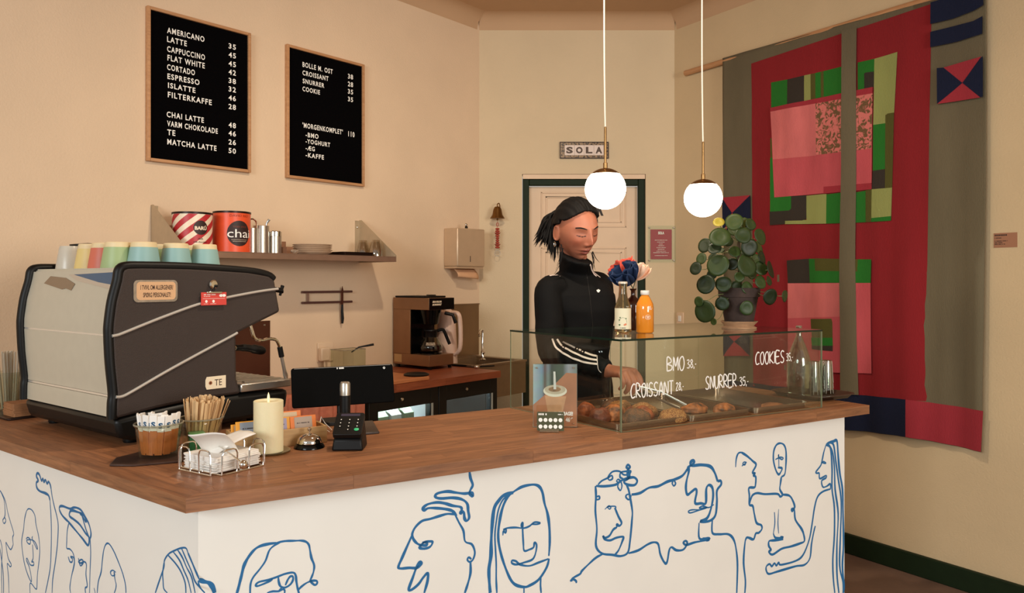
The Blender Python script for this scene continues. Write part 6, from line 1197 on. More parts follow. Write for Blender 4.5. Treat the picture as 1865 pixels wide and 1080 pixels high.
mb = MB(); mb.prism(rrect(0, W2_, .003, H2_, .003), 0, .0008, FLIP); cp = part('card_sheet', mb, mat('olive_card', (70, 72, 42), .6), sc)
for i in range(5):
    for j in range(2): mb = disc_mb(W2_ * .073, 22, W2_ * (.13 + .185 * i), H2_ * (.26 + .33 * j)); mb.v = [Vector((p.x, -.0011, p.z)) for p in mb.v]; part('stamp_circle', mb, letter_m, cp, smooth=0)
g = bars_mb(W2_ * .32, H2_ * .09, 4, 0); g.v = [T(W2_ * .05, -.0011, H2_ * .83) @ p for p in g.v]; part('small_print', g, letter_m, cp, smooth=0, weld=False)
g = bars_mb(W2_ * .16, H2_ * .05, 4, 0); g.v = [T(W2_ * .78, -.0011, H2_ * .85) @ p for p in g.v]; part('small_print', g, letter_m, cp, smooth=0, weld=False)
mb = MB(); mb.box(W2_ * .1, W2_ * .82, -.012, -.002, 0, .0022); mb.box(W2_ * .1, W2_ * .82, -.0045, -.0025, .0022, .009); part('acrylic_foot', mb, mat('acrylic_foot', (200, 180, 150), .1, trans=.8), sc)

# ------------------------------------------------------------ pendant lamps
globe_m = bpy.data.materials.new('opal_glass_lit'); globe_m.use_nodes = True; gb = globe_m.node_tree.nodes['Principled BSDF']; gb.inputs['Base Color'].default_value = (1, .96, .88, 1); gb.inputs['Emission Color'].default_value = (1, .86, .66, 1); gb.inputs['Emission Strength'].default_value = 7.0; gb.inputs['Roughness'].default_value = .15
for (px, py, Y, lab, pyst, pycap) in ((1102.5, 344, 2.70, 'lit opal globe pendant lamp, the left one above the person', 232, 307), (1280.5, 361, 2.93, 'lit opal globe pendant lamp, the right one above the plant', 259, 327)):
    c = atY(px, py, Y); K = Y / F; r = 37.3 / F * 2.70; t = thing('pendant_lamp', lab, 'pendant lamp', c[:], 0, 'globe pendant lamps')
    mb = MB(); mb.sphere((0, 0, 0), r, nu=48, nv=32); part('globe', mb, globe_m, t, smooth=80)
    mb = MB(); a0 = math.acos((36.5 - (pycap - (py - 37))) / 37); mb.lathe([(r * 1.012 * math.sin(a), r * 1.012 * math.cos(a)) for a in [.80 - .76 * i / 10 for i in range(11)]], 40, cap=False); part('brass_cap', mb, brass_m, t)
    zc = r * 1.01; mb = MB(); mb.lathe([(.0075, zc - .003), (.0075, zc + .018), (.0045, zc + .020), (.0045, (py - pyst) * K), (.002, (py - pyst) * K + .003)], 16); part('brass_stem', mb, brass_m, t)
    mb = MB(); ztp = CEIL - c.z; z0_ = (py - pyst) * K; mb.tube(catmull([(0, 0, z0_), (-.002, 0, z0_ + .1), (-.004, 0, z0_ + .35), (-.003, 0, z0_ + .8), (0, 0, ztp - .02)], 5), .0028, 8); part('cord', mb, mat('white_cord', (232, 222, 208), .7), t)
    mb = MB(); mb.lathe([(.05, ztp - .022), (.05, ztp - .001), (.02, ztp - .0005)], 30); part('ceiling_rose', mb, whitep_m, t)
mb = MB(); mb.lathe([(.07, 0), (.075, .01), (.075, CEIL - 2.952)], 30); solo('ceiling_spotlight', mb, whitep_m, 'round white spotlight fixed to the ceiling above the counter', 'spotlight', (.08, 2.25, 2.95))
# ------------------------------------------------------------ back worktop, coolers, sink along the left wall
WZ = .885; WDp = .60
def wm(s, z=0, D=0): return WL.mat(s, z, D)
sEnd = wls(912, WDp)                                    # right end of the worktop
wt = thing('back_worktop', 'red-brown wooden worktop running along the left wall', 'worktop', m=wm(0, WZ - .035, 0)); rr_ = random.Random(2)
for j in range(13):
    x = 1.15 - rr_.random() * .3
    while x < sEnd:
        x1 = min(x + rr_.uniform(.3, .6), sEnd)
        if sEnd - x1 < .1: x1 = sEnd
        y0 = -WDp + j * WDp / 13; mb = MB(); l = x1 - x - .0005
        if x1 > 1.2:
            xa = max(x, 1.2); mb.box(-(x1 - xa) / 2 + .0002, (x1 - xa) / 2 - .0002, .0002, WDp / 13 - .0002, 0, .035); part('stave', mb, count2_m, wt, loc=T((xa + x1) / 2, y0, 0), smooth=0)
        x = x1
# back cooler: black bar fridge with two glass doors
sF1 = wls(906, WDp - .03); FD = WDp - .03; sM = wls(799, FD); sF0 = sF1 - 2 * (sF1 - sM)
fr_ = thing('bar_cooler', 'black two-door glass bottle cooler under the back worktop', 'cooler', m=wm(sF0, 0, 0)); Wf = sF1 - sF0; Hf = WZ - .036
blk = mat('cooler_black', (14, 12, 11), .35)
for (x0, x1, y0, y1, z0, z1, n_) in ((0, Wf, -.10, -.02, .0, Hf, 'cabinet_back'), (0, .03, -FD + .04, -.101, 0, Hf, 'cabinet_side'), (Wf - .03, Wf, -FD + .04, -.101, 0, Hf, 'cabinet_side'), (.031, Wf - .031, -FD + .04, -.101, Hf - .05, Hf, 'cabinet_top'), (.031, Wf - .031, -FD + .04, -.101, 0, .10, 'cabinet_floor')):
    mb = MB(); mb.box(x0, x1, y0, y1, z0, z1); part(n_, mb, blk, fr_)
inm = mat('cooler_liner', (226, 232, 232), .5); mb = MB(); mb.box(.031, Wf - .031, -.104, -.1012, .101, Hf - .051); part('liner', mb, inm, fr_)
mb = MB(); mb.box(.05, Wf - .05, -.40, -.38, Hf - .062, Hf - .0505); part('light_strip', mb, mat('cooler_led', (240, 250, 255), .5, emit=(226, 240, 250), estr=26), fr_)
frz = HC - (728 - HY) / F * wl(745, FD, 0).y
for i in range(2):
    x0 = i * Wf / 2 + .002; x1 = (i + 1) * Wf / 2 - .002; a = .055; dt = thing('door', None, None, m=WM[fr_.name] @ T(x0, -FD, .05)); dt.parent = fr_; dt.matrix_local = T(x0, -FD, .05); wd = x1 - x0; hd = Hf - .055
    tt_ = .076
    mb = MB(); mb.box(0, a, 0, .035, 0, hd); mb.box(wd - a, wd, 0, .035, 0, hd); mb.box(a, wd - a, 0, .035, 0, a); mb.box(a, wd - a, 0, .035, hd - tt_, hd); part('door_frame', mb, blk, dt, bev=.002)
    mb = MB(); mb.box(a, wd - a, .012, .016, a, hd - tt_); part('pane', mb, clear_m, dt, smooth=0)
    mb = MB(); mb.box(wd - a + .004, wd - a + .018, -.002, -.0003, a, hd - tt_); part('bright_trim', mb, mat('trim_grey', (190, 200, 200), .3, .5), dt)
    mb = MB(); mb.lathe([(.0095, 0), (.0095, .004), (.006, .007), (.0001, .007)], 18, T(wd * .45, -.0003, hd - .034) @ RX(PI / 2)); part('lock', mb, chrome_m, dt)
rc = random.Random(5); shelf_z = .55; 
mb = MB(); mb.box(.035, Wf - .035, -FD + .06, -.11, shelf_z - .008, shelf_z); part('wire_shelf', mb, mat('shelf_white', (210, 214, 210), .4), fr_)
car = mat('carton_green', (150, 172, 140), .5, noise_amt=.3, nscale=30); carw = mat('carton_white', (226, 228, 222), .5)
for i in range(5):
    x = .07 + i * .085; mb = MB(); mb.box(-.035, .035, -.035, .035, 0, .15); mb.add([(-.035, -.035, .15), (.035, -.035, .15), (.035, .035, .15), (-.035, .035, .15), (-.035, 0, .175), (.035, 0, .175)], [(0, 1, 5, 4), (2, 3, 4, 5), (0, 4, 3), (1, 2, 5), (0, 3, 2, 1)])
    c = solo('milk_carton', mb, (car, carw)[i % 2], ('first', 'second', 'third', 'fourth', 'fifth')[i] + (' carton from the left in the cooler, pale green gable-top', ' carton from the left in the cooler, white gable-top')[i % 2], 'carton', m=WM[fr_.name] @ T(x, -.36, shelf_z + .0005), group='cartons inside the left side of the cooler', bev=.002)
# towel hanging over the worktop edge
p0 = wls(512, WDp + .02); p1 = wls(664, WDp + .02)
ter = mat('terracotta_cloth', (204, 122, 96), .9, noise_amt=.12, nscale=40, bump=.3, bscale=250)
mb = MB(); ztc = WZ + .004
def cl(p, q):
    s = p0 + p * (p1 - p0) * (1 - .03 * q) ; f = .015 * math.sin(p * 38 + .9 * math.sin(p * 9)) * min(1, .35 + q)
    if q < .22: t_ = q / .22; return WL.pt(s, ztc + .0015 + .003 * abs(math.sin(p * 25)), WDp + .012 - (.012) * (1 - t_) * 8)
    t_ = (q - .22) / .78; return WL.pt(s, ztc - .34 * t_ + .004 * math.sin(p * 20), WDp + .016 + f + .005)
mb.grid(cl, 90, 18); o = solo('hanging_cloth', mb, ter, 'terracotta pleated cloth hanging over the worktop edge below the tablet', 'cloth', world=True, m=T(*WL.pt(p0, ztc, WDp)), smooth=60); md = o.modifiers.new('s', 'SOLIDIFY'); md.thickness = .002
# coffee brewer
q = Vector((-.443, 4.185)); sB0 = (q - Vector(WL.p[:2])).dot(Vector(WL.u[:2])); DB = (Vector((q.x, q.y, 0)) - WL.p).dot(WL.n)
bz = WZ + .0005; br = thing('coffee_brewer', 'brown steel filter coffee brewer on the back worktop', 'coffee machine', m=wm(sB0, bz, DB - 0)); wb = .186; db = DB - .012
# local: x along wall (0..wb), y into the wall (0..db), z up
bst = mat('brewer_steel', (150, 112, 82), .38, .7, noise_amt=.05, nscale=20); bfz = .02
KB = q.y / F; bh0 = HC + (HY - 648) * KB - bz; bt0 = HC + (HY - 668) * KB - bz + .002; uh0 = HC + (HY - 565) * KB - bz; uh1 = HC + (HY - 543) * KB - bz
mb = MB(); mb.box(0, wb, 0, db, .018, bh0); part('base_box', mb, bst, br, bev=.002)
for x in (.012, wb - .02):
    for y in (.01, db - .03): mb = MB(); mb.box(x, x + .014, y, y + .014, 0, .018); part('foot', mb, black_m, br)
mb = MB(); mb.box(0, wb, db * .52, db, bh0, uh0); part('water_tower', mb, bst, br, bev=.001); mb = MB(); mb.box(.004, wb - .004, db * .52 - .004, db * .52 - .0004, bh0, uh0); part('tower_front', mb, blackg_m, br)
mb = MB(); mb.box(-.001, wb + .001, .001, db, uh0, uh1); part('top_housing', mb, bst, br, bev=.002)
mb = MB(); mb.box(-.001, wb + .001, -.004, .0005, uh0 + .001, uh1 - .001); fpn = part('front_fascia', mb, blackg_m, br)
for s_, z_ in (('BRAVILOR', .60), ('BONAMAT', .36)):
    g = text_mb(s_, wb * .38, (uh1 - uh0) * .17, 0, .07, 'LEFT', .25); g.v = [T(wb * .10, -.0044, uh0 + (uh1 - uh0) * z_) @ p for p in g.v]; part('lettering', g, cream_m, fpn, smooth=0)
mb = MB(); mb.box(.005, wb * .95, .05, db - .01, uh1 + .0003, uh1 + .010); part('top_lid', mb, black_m, br, bev=.003); mb = MB(); mb.box(wb * .5, wb * .7, .08, .12, uh1 + .0105, uh1 + .016); part('lid_grip', mb, black_m, br, bev=.002)
fb_ = .105; mb = MB(); mb.lathe([(.03, uh0 - .085), (.045, uh0 - .080), (.062, uh0 - .01), (.064, uh0 - .0005)], 30, T(wb * .48, .085, 0)); fk = part('filter_basket', mb, blackg_m, br)
mb = MB(); mb.tube([(wb * .75, .02, uh0 - .02), (wb * .86, -.02, uh0 - .03), (wb * .93, -.03, uh0 - .075)], .010, 8); part('basket_handle', mb, black_m, fk)
mb = MB(); mb.lathe([(.06, bh0), (.06, bh0 + .006)], 30, T(wb * .5, .085, 0)); part('hotplate', mb, blackg_m, br)
mb = MB(); mb.box(-.0008, -.0002, db - .07, db - .01, .03, bh0 - .005); part('rating_sticker', mb, mat('sticker', (190, 150, 100), .5), br)
Pp = WM[br.name] @ Vector((wb * .5, .085, bh0 + .0065)); pot = thing('coffee_pot', 'glass coffee pot half full, on the brewer hotplate', 'coffee pot', Pp[:], math.atan2(Pp.y, Pp.x) - PI / 2)
mb = MB(); mb.lathe([(.045, 0), (.064, .012), (.066, .03), (.052, .062), (.036, .088), (.034, .094), (.032, .094), (.034, .086), (.050, .060), (.063, .03), (.060, .014), (.0001, .004)], 36, cap=False); part('glass_body', mb, jarg, pot, smooth=60)
mb = MB(); mb.lathe([(.044, .003), (.0615, .013), (.0635, .03), (.060, .041), (.0001, .041)], 36); part('coffee', mb, mat('coffee_liquid', (22, 10, 6), .08), pot)
mb = MB(); mb.lathe([(.036, .084), (.037, .112), (.042, .120), (.040, .126), (.0001, .128)], 36, cap=False); part('collar_and_lid', mb, black_m, pot)
mb = MB(); mb.tube(catmull([(.034, -.0, .118), (.062, 0, .126), (.075, -.0, .115), (.092, 0, .075), (.105, 0, .045)], 5), [.009] * 21, 10); part('handle', mb, black_m, pot)
for s_, z_ in (('BRAVILOR', .052), ('BONAMAT', .044)): part('lettering', wrap_mb(text_mb(s_, .05, .0065, 0, .05, 'CENTER'), .060, z_, 0, -.001 if z_ > .05 else .003), cream_m, pot, smooth=0)
mb = MB(); cb0 = WM[br.name] @ Vector((wb, db * .6, .03)); mb.tube(catmull([cb0, cb0 + Vector((.05, 0, -.02)), Vector((-.21, 4.34, WZ + .006)), Vector((-.13, 4.36, WZ + .0045)), Vector((-.10, 4.38, WZ + .0045))], 6), .004, 8); solo('brewer_cable', mb, black_m, 'black cable trailing from the brewer towards the sink', 'cable', world=True, m=T(*cb0))
# kettle behind the brewer
P = atY(825, 600, 4.50); t = thing('white_kettle', 'pinkish white electric kettle standing behind the brewer', 'kettle', (P.x - .035, 4.48, WZ + .0005), -.6); K = 4.47 / F
hk_ = HC + (HY - 565) * K - WZ; mb = MB(); mb.lathe([(.062, 0), (.064, .01), (.05, hk_ - .03), (.044, hk_ - .01), (.03, hk_)], 32); ke = mat('kettle_white', (236, 206, 190), .35); part('kettle_body', mb, ke, t)
mb = MB(); mb.tube(catmull([(.045, 0, hk_ - .012), (.085, 0, hk_ - .02), (.10, 0, hk_ - .08), (.098, 0, .10), (.06, 0, .06)], 5), .011, 10, flat=1.4); part('handle', mb, ke, t)
mb = MB(); mb.lathe([(.028, hk_ + .0003), (.026, hk_ + .008), (.008, hk_ + .014)], 24); part('lid', mb, ke, t)
# cutting board, black mat, clear plastic box with spatula
sC0 = wls(715, .52); q0 = wl(775, WDp - .04, 0); sC1 = (q0 - WL.p).dot(WL.u)
mb = MB(); mb.box(0, .44, 0, .30, 0, .018); solo('cutting_board', mb, wood('light_board', (176, 104, 62), (204, 132, 84), rnd=.05), 'light wooden cutting board lying at the worktop front', 'cutting board', m=wm(sC1 - .44, WZ + .0004, WDp - .012), bev=.003)
q1 = wl(751, .50, 0); mb = MB(); mb.lathe([(.06, 0), (.063, .006), (.05, .012), (.0001, .012)], 30); solo('black_trivet', mb, black_m, 'round black trivet in front of the coffee brewer', 'trivet', (q1.x + .02, q1.y + .0, WZ + .019))
s6 = wls(625, .16); t = thing('clear_box', 'clear plastic container on the worktop under the socket', 'container', m=wm(s6, WZ + .0004, .2)); mb = MB(); hbx = .14; 
for (x0, x1, y0, y1) in ((-.07, .07, -.05, -.048), (-.07, .07, .048, .05), (-.07, -.068, -.0479, .0479), (.068, .07, -.0479, .0479)): mb.box(x0, x1, y0, y1, 0, hbx)
part('box_walls', mb, jarg, t, smooth=0); mb = MB(); mb.tube([(-.07, -.05, hbx), (.07, -.05, hbx), (.07, .05, hbx), (-.07, .05, hbx)], .002, 6, closed=True); part('rim', mb, mat('rim_glass', (200, 196, 176), .08, trans=.7), t)
mb = MB(); mb.tube([(.02, 0, hbx - .02), (.05, -.02, hbx + .004), (.13, -.04, hbx + .014)], [.003, .004, .006], 8, flat=.4); solo('black_spatula', mb, black_m, 'black spatula resting across the clear container', 'spatula', m=wm(s6, WZ + .004, .2))
# sink unit, backsplash, faucet
sS0 = max(sEnd, sF1) + .006; sS1 = SL - .02; ssm = mat('sink_steel', (150, 128, 104), .34, .85, noise_amt=.06, nscale=30)
SD2 = .50; sS1f = SL - .15
sk_ = thing('steel_sink', 'stainless corner sink unit at the right end of the worktop', 'sink', m=wm(sS0, 0, 0)); Wk = SL - .03 - sS0; ztop_s = WZ + .012; so = .02
mb = MB(); mb.box(0, Wk - .30, -WDp + .02, -WDp + .0, .70, ztop_s - .02) ; 
Wc = min(Wk, .52)
P_r = Vector((0.0, 4.55)); 
mb = MB(); mb.box(.0, Wc, -.40, -.394, .70, ztop_s - .012); part('front_apron', mb, ssm, sk_); 
rimw = .03
for (x0, x1, y0, y1) in ((0, Wc, -.41, -.38), (0, Wc, -.05, -.004), (0, rimw, -.3799, -.0501), (Wc - .05, Wc, -.3799, -.0501)): mb = MB(); mb.box(x0, x1, y0, y1, ztop_s - .012, ztop_s); part('rim_strip', mb, ssm, sk_, bev=.002)
mb = MB(); mb.loft([[(x, y, z) for x, y in ((rimw + e_, -.38 + e_), (Wc - .05 - e_, -.38 + e_), (Wc - .05 - e_, -.05 - e_), (rimw + e_, -.05 - e_))] for e_, z in ((0, ztop_s - .004), (.008, ztop_s - .12), (.02, ztop_s - .15))][::1], cap=False); mb.add([(rimw + .02, -.36, ztop_s - .15), (Wc - .07, -.36, ztop_s - .15), (Wc - .07, -.07, ztop_s - .15), (rimw + .02, -.07, ztop_s - .15)], [(0, 1, 2, 3)]); part('bowl', mb, ssm, sk_)
mb = MB(); mb.box(Wc - .004, Wc, -.394, -.05, .70, ztop_s - .0121); part('right_apron', mb, ssm, sk_)
mb = MB(); mb.tube(catmull([(.16, -.36, .70), (.20, -.37, .62), (.26, -.38, .52), (.28, -.38, .3)], 5), .008, 8); part('drain_hose', mb, steel_m, sk_)
zt_ = WL.uv(850, 555)[1]; sb0 = wls(772, 0)
t = thing('sink_backsplash', 'tall brushed steel backsplash on the wall behind the sink', 'backsplash', m=wm(sb0, ztop_s + .001, 0)); mb = MB(); mb.box(0, SL - .008 - sb0, -.004, -.0008, 0, zt_ - ztop_s); part('steel_sheet', mb, mat('splash_steel', (146, 122, 96), .26, .85, noise_amt=.12, nscale=5), t); mb = MB(); mb.box(0, SL - .008 - sb0, -.010, -.0005, zt_ - ztop_s + .0002, zt_ - ztop_s + .006); part('folded_top', mb, ssm, t)
P = atY(879, 655, 4.60); t = thing('sink_faucet', 'slim chrome faucet at the sink, in the room corner', 'faucet', (P.x, 4.60, ztop_s + .0005)); K = 4.6 / F; hf = HC + (HY - 603) * K - ztop_s
mb = MB(); mb.lathe([(.020, 0), (.020, .006), (.010, .012), (.010, .05), (.007, .055), (.007, hf)], 20); part('riser', mb, chrome_m, t)
mb = MB(); mb.tube(catmull([(0, 0, hf - .01), (0, 0, hf), (-.004, -.008, hf + .008), (-.010, -.05, hf + .006), (-.014, -.09, hf - .006), (-.015, -.10, hf - .025)], 5), .007, 10); part('spout', mb, chrome_m, t)
mb = MB(); mb.tube([(0, 0, .035), (.012, -.04, .05)], .005, 8); part('lever', mb, chrome_m, t)
mb = MB(); mb.sphere((0, 0, .010), (.014, .010, .010), nu=12, nv=8); solo('chrome_plug', mb, chrome_m, 'small chrome sink plug lying at the worktop end', 'plug', m=T(*wl(868, .44, WZ + .0006)))
# ------------------------------------------------------------ the person behind the counter
import numpy as np
PSI = math.radians(36); fw = Vector((math.sin(PSI), -math.cos(PSI), 0)); lf = Vector((math.cos(PSI), math.sin(PSI), 0))    # facing, her left
PB = Vector((.268, 3.17, 0))
person = thing('person', 'person in a black track jacket with white stripes, looking down at the pastries', 'person', PB[:])
def bp(x, f, z): return PB + lf * x + fw * f + Vector((0, 0, z))      # body coordinates: left, forward, up
def ring(c, rx, ry, ax=None, ux=None, n=28, pw=2.3):
    ax = Vector((0, 0, 1)) if ax is None else ax.normalized(); ux = lf if ux is None else ux; ux = (ux - ax * ux.dot(ax)).normalized(); uy = ax.cross(ux); out = []
    for k in range(n):
        a = 2 * PI * k / n; c_, s_ = math.cos(a), math.sin(a); e = 2 / pw; out.append(c + ux * rx * math.copysign(abs(c_) ** e, c_) + uy * ry * math.copysign(abs(s_) ** e, s_))
    return out
# joints
R_SH = atY(998, 534, 3.06); R_EL = Vector((.150, 2.965, 1.092)); R_WR = atY(1112, 676, 2.83); HAND = atY(1150, 700, 2.78)
L_SH = bp(.128, -.01, 1.335); L_EL = bp(.150, -.06, 1.08); L_WR = bp(.14, .02, .86)
HC_ = atY(1050, 418, 3.10)         # head centre
# head frame: x her left, y back (-y = face), z up
yaw = math.radians(27); pitch = math.radians(17); roll = math.radians(-5)
HM = T(*HC_) @ RZ(yaw) @ RY(roll) @ RX(pitch) @ SC(1.04, 1.04, 1.04)
def head_r(d):
    x, y, z = d
    px, py, pz = .0745 * x, (.094 if y < 0 else .102) * y, (.112 if z > 0 else .118) * z
    if z < 0:
        t = -z; px *= 1 - .40 * t ** 1.7; py = py * (1 - .05 * t) if y < 0 else py * (1 - .42 * t ** 1.2)
    p = Vector((px, py, pz)); 
    if y < 0.1:
        f = min(1, max(0, (.1 - y) * 2)); g = lambda cx, cz, sx, sz: math.exp(-((px - cx) / sx) ** 2 - ((pz - cz) / sz) ** 2); dy = 0
        flatf = g(0, -.02, .05, .07) * .004; dy += flatf
        for s in (-1, 1):
            dy -= .009 * g(s * .031, .004, .017, .012); dy += .0065 * g(s * .031, .001, .0125, .0085); dy += .005 * g(s * .030, .026, .020, .007); dy += .005 * g(s * .043, -.026, .016, .016); dy -= .003 * g(s * .040, -.055, .012, .016); dy += .0085 * g(s * .0115, -.038, .0060, .0065)
        dy += .0105 * g(0, .002, .0075, .020) + .018 * g(0, -.020, .0085, .014) + .0155 * g(0, -.033, .0095, .0095)
        dy += .0085 * g(0, -.060, .021, .0052) - .0055 * g(0, -.0665, .021, .0024) + .0095 * g(0, -.0735, .017, .0056) - .004 * g(0, -.085, .015, .005) + .010 * g(0, -.102, .017, .012) + .004 * g(0, -.05, .004, .006) * -1
        p += Vector((0, -dy * f, 0))
    return p
def sph(p, q): th = p * 2 * PI; ph = q * PI; return Vector((math.sin(ph) * math.sin(th), -math.sin(ph) * math.cos(th), math.cos(ph)))
body = MB(); NU, NV = 220, 180
body.grid(lambda p, q: HM @ head_r(sph(p, q)), NU, NV)
# ears
for s in (-1, 1):
    c = Vector((s * .073, .012, -.012)); rings = []
    for k in range(9):
        t = k / 8; z = .030 * (1 - 2 * t); w_ = .016 * math.sqrt(max(.03, 1 - (1 - 2 * t) ** 2)) * (1 - .25 * t); cc_ = c + Vector((s * .004, .004 * (1 - t), z)); rings.append([HM @ (cc_ + Vector((s * .0050 * math.cos(a) + s * .006 * math.sin(a) * .6, w_ * math.sin(a), 0))) for a in [2 * PI * i / 12 for i in range(12)]])
    body.loft(rings)
    body.tube([HM @ (c + Vector((s * .010, .004 + .014 * math.cos(a), .026 * math.sin(a) + .0))) for a in [-1.9 + 3.9 * i / 12 for i in range(13)]], .0028, 8)
# neck, torso core, legs
nk = HM @ Vector((0, .025, -.06)); nb = bp(0, -.005, 1.36)
body.loft([ring(nk, .052, .055), ring(nk.lerp(nb, .5), .050, .052), ring(nb, .060, .058), ring(bp(0, 0, 1.32), .09, .07), ring(bp(0, 0, 1.25), .13, .085), ring(bp(0, -.01, 1.08), .115, .085), ring(bp(0, -.02, .93), .14, .095), ring(bp(0, -.02, .84), .14, .09)])
def limb(mb, pts, rs, n=20, sub=5, el=1.0):
    P = catmull(pts, sub); R_ = []
    for i in range(len(P)): t = i / (len(P) - 1) * (len(rs) - 1); k = min(int(t), len(rs) - 2); R_.append(rs[k] + (rs[k + 1] - rs[k]) * (t - k))
    mb.tube(P, R_, n, flat=el)
for sh_, el_, wr_ in ((R_SH, R_EL, R_WR), (L_SH, L_EL, L_WR)):
    limb(body, [sh_, sh_.lerp(el_, .5), el_, el_.lerp(wr_, .5), wr_], [.042, .038, .034, .031, .0235]); body.sphere(sh_, .044)
for s in (-1, 1): limb(body, [bp(s * .085, -.02, .86), bp(s * .09, -.01, .48), bp(s * .09, -.03, .08)], [.078, .05, .034])
for s in (-1, 1): body.sphere(bp(s * .09, .03, .035), (.035, .035, .03)); limb(body, [bp(s * .09, -.04, .05), bp(s * .09, .04, .04), bp(s * .09, .13, .025)], [.032, .032, .02])
# hands
def hand(mb, wr_, dirn, back, thumbdir, curl, L=.088):
    """dirn: wrist->knuckles, back: back-of-hand normal, thumbdir: side of the thumb"""
    d = dirn.normalized(); b = (back - d * back.dot(d)).normalized(); s = (thumbdir - d * thumbdir.dot(d) - b * thumbdir.dot(b)).normalized()
    R_ = []
    for t, w_, th in ((-.15, .024, .021), (.1, .027, .018), (.4, .036, .0165), (.75, .041, .015), (.98, .039, .0125)): R_.append(ring(wr_ + d * L * t, w_, th, d, s, 20, 2.6))
    mb.loft(R_)
    for i, (off, ln, r) in enumerate(((.030, .070, .0088), (.010, .078, .0092), (-.010, .073, .0088), (-.029, .058, .0078))):
        p = wr_ + d * L * .88 + s * off; c = curl[i]; seg = [ln * .45, ln * .32, ln * .25]; pts = [wr_ + d * L * .60 + s * off * .9, p]; ang = .15 * c; dd = d
        for q in range(3): ang += c * (.62, .80, .45)[q]; dd = (d * math.cos(ang) - b * math.sin(ang) + s * (off * -.8)).normalized(); p = p + dd * seg[q]; pts.append(p)
        limb(mb, pts, [r * 1.05, r * 1.1, r * 1.02, r * .95, r * .72], n=12, sub=4); mb.sphere(pts[-1], r * .78, nu=12, nv=8)
    p0 = wr_ + d * L * .22 + s * .022 - b * .004; p1 = p0 + (d * .55 + s * .65 - b * .30).normalized() * .036; p2 = p1 + (d * .85 + s * .15 - b * .55).normalized() * .030; p3 = p2 + (d * .8 - s * .1 - b * .6).normalized() * .022
    limb(mb, [p0, p1, p2, p3], [.014, .0112, .0098, .0078], n=12, sub=4); mb.sphere(p3, .0082, nu=12, nv=8)
hd_dir = (HAND - R_WR); hi0 = len(body.v); hand(body, R_WR, Vector((.45, -.72, .04)), Vector((.05, -.2, 1)), Vector((.85, .5, 0)), (.85, 1.12, 1.2, 1.25))
body.v[hi0:] = [R_WR + (q - R_WR) * 1.14 for q in body.v[hi0:]]
hand(body, L_WR, Vector((0, 0, -1)) + fw * .2, lf, fw, (.5, .55, .6, .65))
def remeshed(mb, name, vox, smooth_it=0, smf=.5):
    me = bpy.data.meshes.new('tmp'); me.from_pydata([p[:] for p in mb.v], [], mb.f); bm = bmesh.new(); bm.from_mesh(me); bmesh.ops.remove_doubles(bm, verts=bm.verts, dist=1e-6)
    bmesh.ops.holes_fill(bm, edges=bm.edges, sides=0); bmesh.ops.recalc_face_normals(bm, faces=bm.faces); bm.to_mesh(me); bm.free()
    o = bpy.data.objects.new('tmp', me); COL.objects.link(o); md = o.modifiers.new('r', 'REMESH'); md.mode = 'VOXEL'; md.voxel_size = vox; md.use_smooth_shade = True
    if smooth_it: m2 = o.modifiers.new('s', 'SMOOTH'); m2.iterations = smooth_it; m2.factor = smf
    dg = bpy.context.evaluated_depsgraph_get(); r = bpy.data.meshes.new_from_object(o.evaluated_get(dg)); bpy.data.objects.remove(o); r.name = name; return r
def finish(me, name, parent, m_, label=None):
    inv = WM[parent.name].inverted(); me.transform(inv)
    for p in me.polygons: p.use_smooth = True
    o = bpy.data.objects.new(name, me); COL.objects.link(o); o.parent = parent; WM[o.name] = WM[parent.name].copy(); me.materials.clear(); me.materials.append(m_)
    if label: o['label'] = label
    return o
bme = remeshed(body, 'body', .0024, 1, .35)
# skin colour: a colour attribute that belongs to the face (lips, lids, brows), with shade painted in
HI = HM.inverted(); n = len(bme.vertices); co = np.empty(n * 3); bme.vertices.foreach_get('co', co); co = co.reshape(-1, 3); A4 = np.array(HI); lc = co @ A4[:3, :3].T + A4[:3, 3]
skin = np.array(lin((174, 108, 82))[:3]); lip = np.array(lin((138, 62, 54))[:3]); lid = np.array(lin((132, 76, 56))[:3]); lash_shade = np.array(lin((40, 22, 18))[:3]); chk = np.array(lin((178, 94, 70))[:3])
colr = np.tile(skin, (n, 1)); X, Y_, Z_ = lc.T; front = (Y_ < -.045)
def mixin(w, c): global colr; w = np.clip(w, 0, 1)[:, None]; colr = colr * (1 - w) + c * w
gg = lambda cx, cz, sx, sz: np.exp(-((X - cx) / sx) ** 2 - ((Z_ - cz) / sz) ** 2) * front
for s in (-1, 1): mixin(.55 * gg(s * .042, -.03, .018, .016), chk); mixin(.55 * gg(s * .031, .006, .016, .007), lid)
mixin(.3 * gg(0, -.03, .012, .012), chk)
for s in (-1, 1): cz = -.0028 - .004 * ((X - s * .031) / .014) ** 2 * -1 * .0; mixin(np.where((np.abs(X - s * .031) < .0150) & (np.abs(Z_ - (-.0045 + .0030 * ((X - s * .031) / .015) ** 2)) < .0021) & front, .95, 0), lash_shade)
lw = np.where((np.abs(X) < .0235) & front, 1, 0); up_ = (np.abs(Z_ + .061) < .0055 * (1 - (X / .0245) ** 2)); lo_ = (np.abs(Z_ + .0725) < .0068 * (1 - (X / .022) ** 2)); mixin(lw * np.where(up_ | lo_, .8, 0), lip)
mixin(np.where((np.abs(X) < .0225) & (np.abs(Z_ + .0665) < .0012) & front, .75, 0), lash_shade)  # shade between the lips, painted as a dark line
for s in (-1, 1): mixin(np.where((np.abs(X - s * .008) < .0032) & (np.abs(Z_ + .044) < .0022) & (Y_ < -.09), .7, 0), lash_shade)  # shade in the nostrils, painted as dark spots
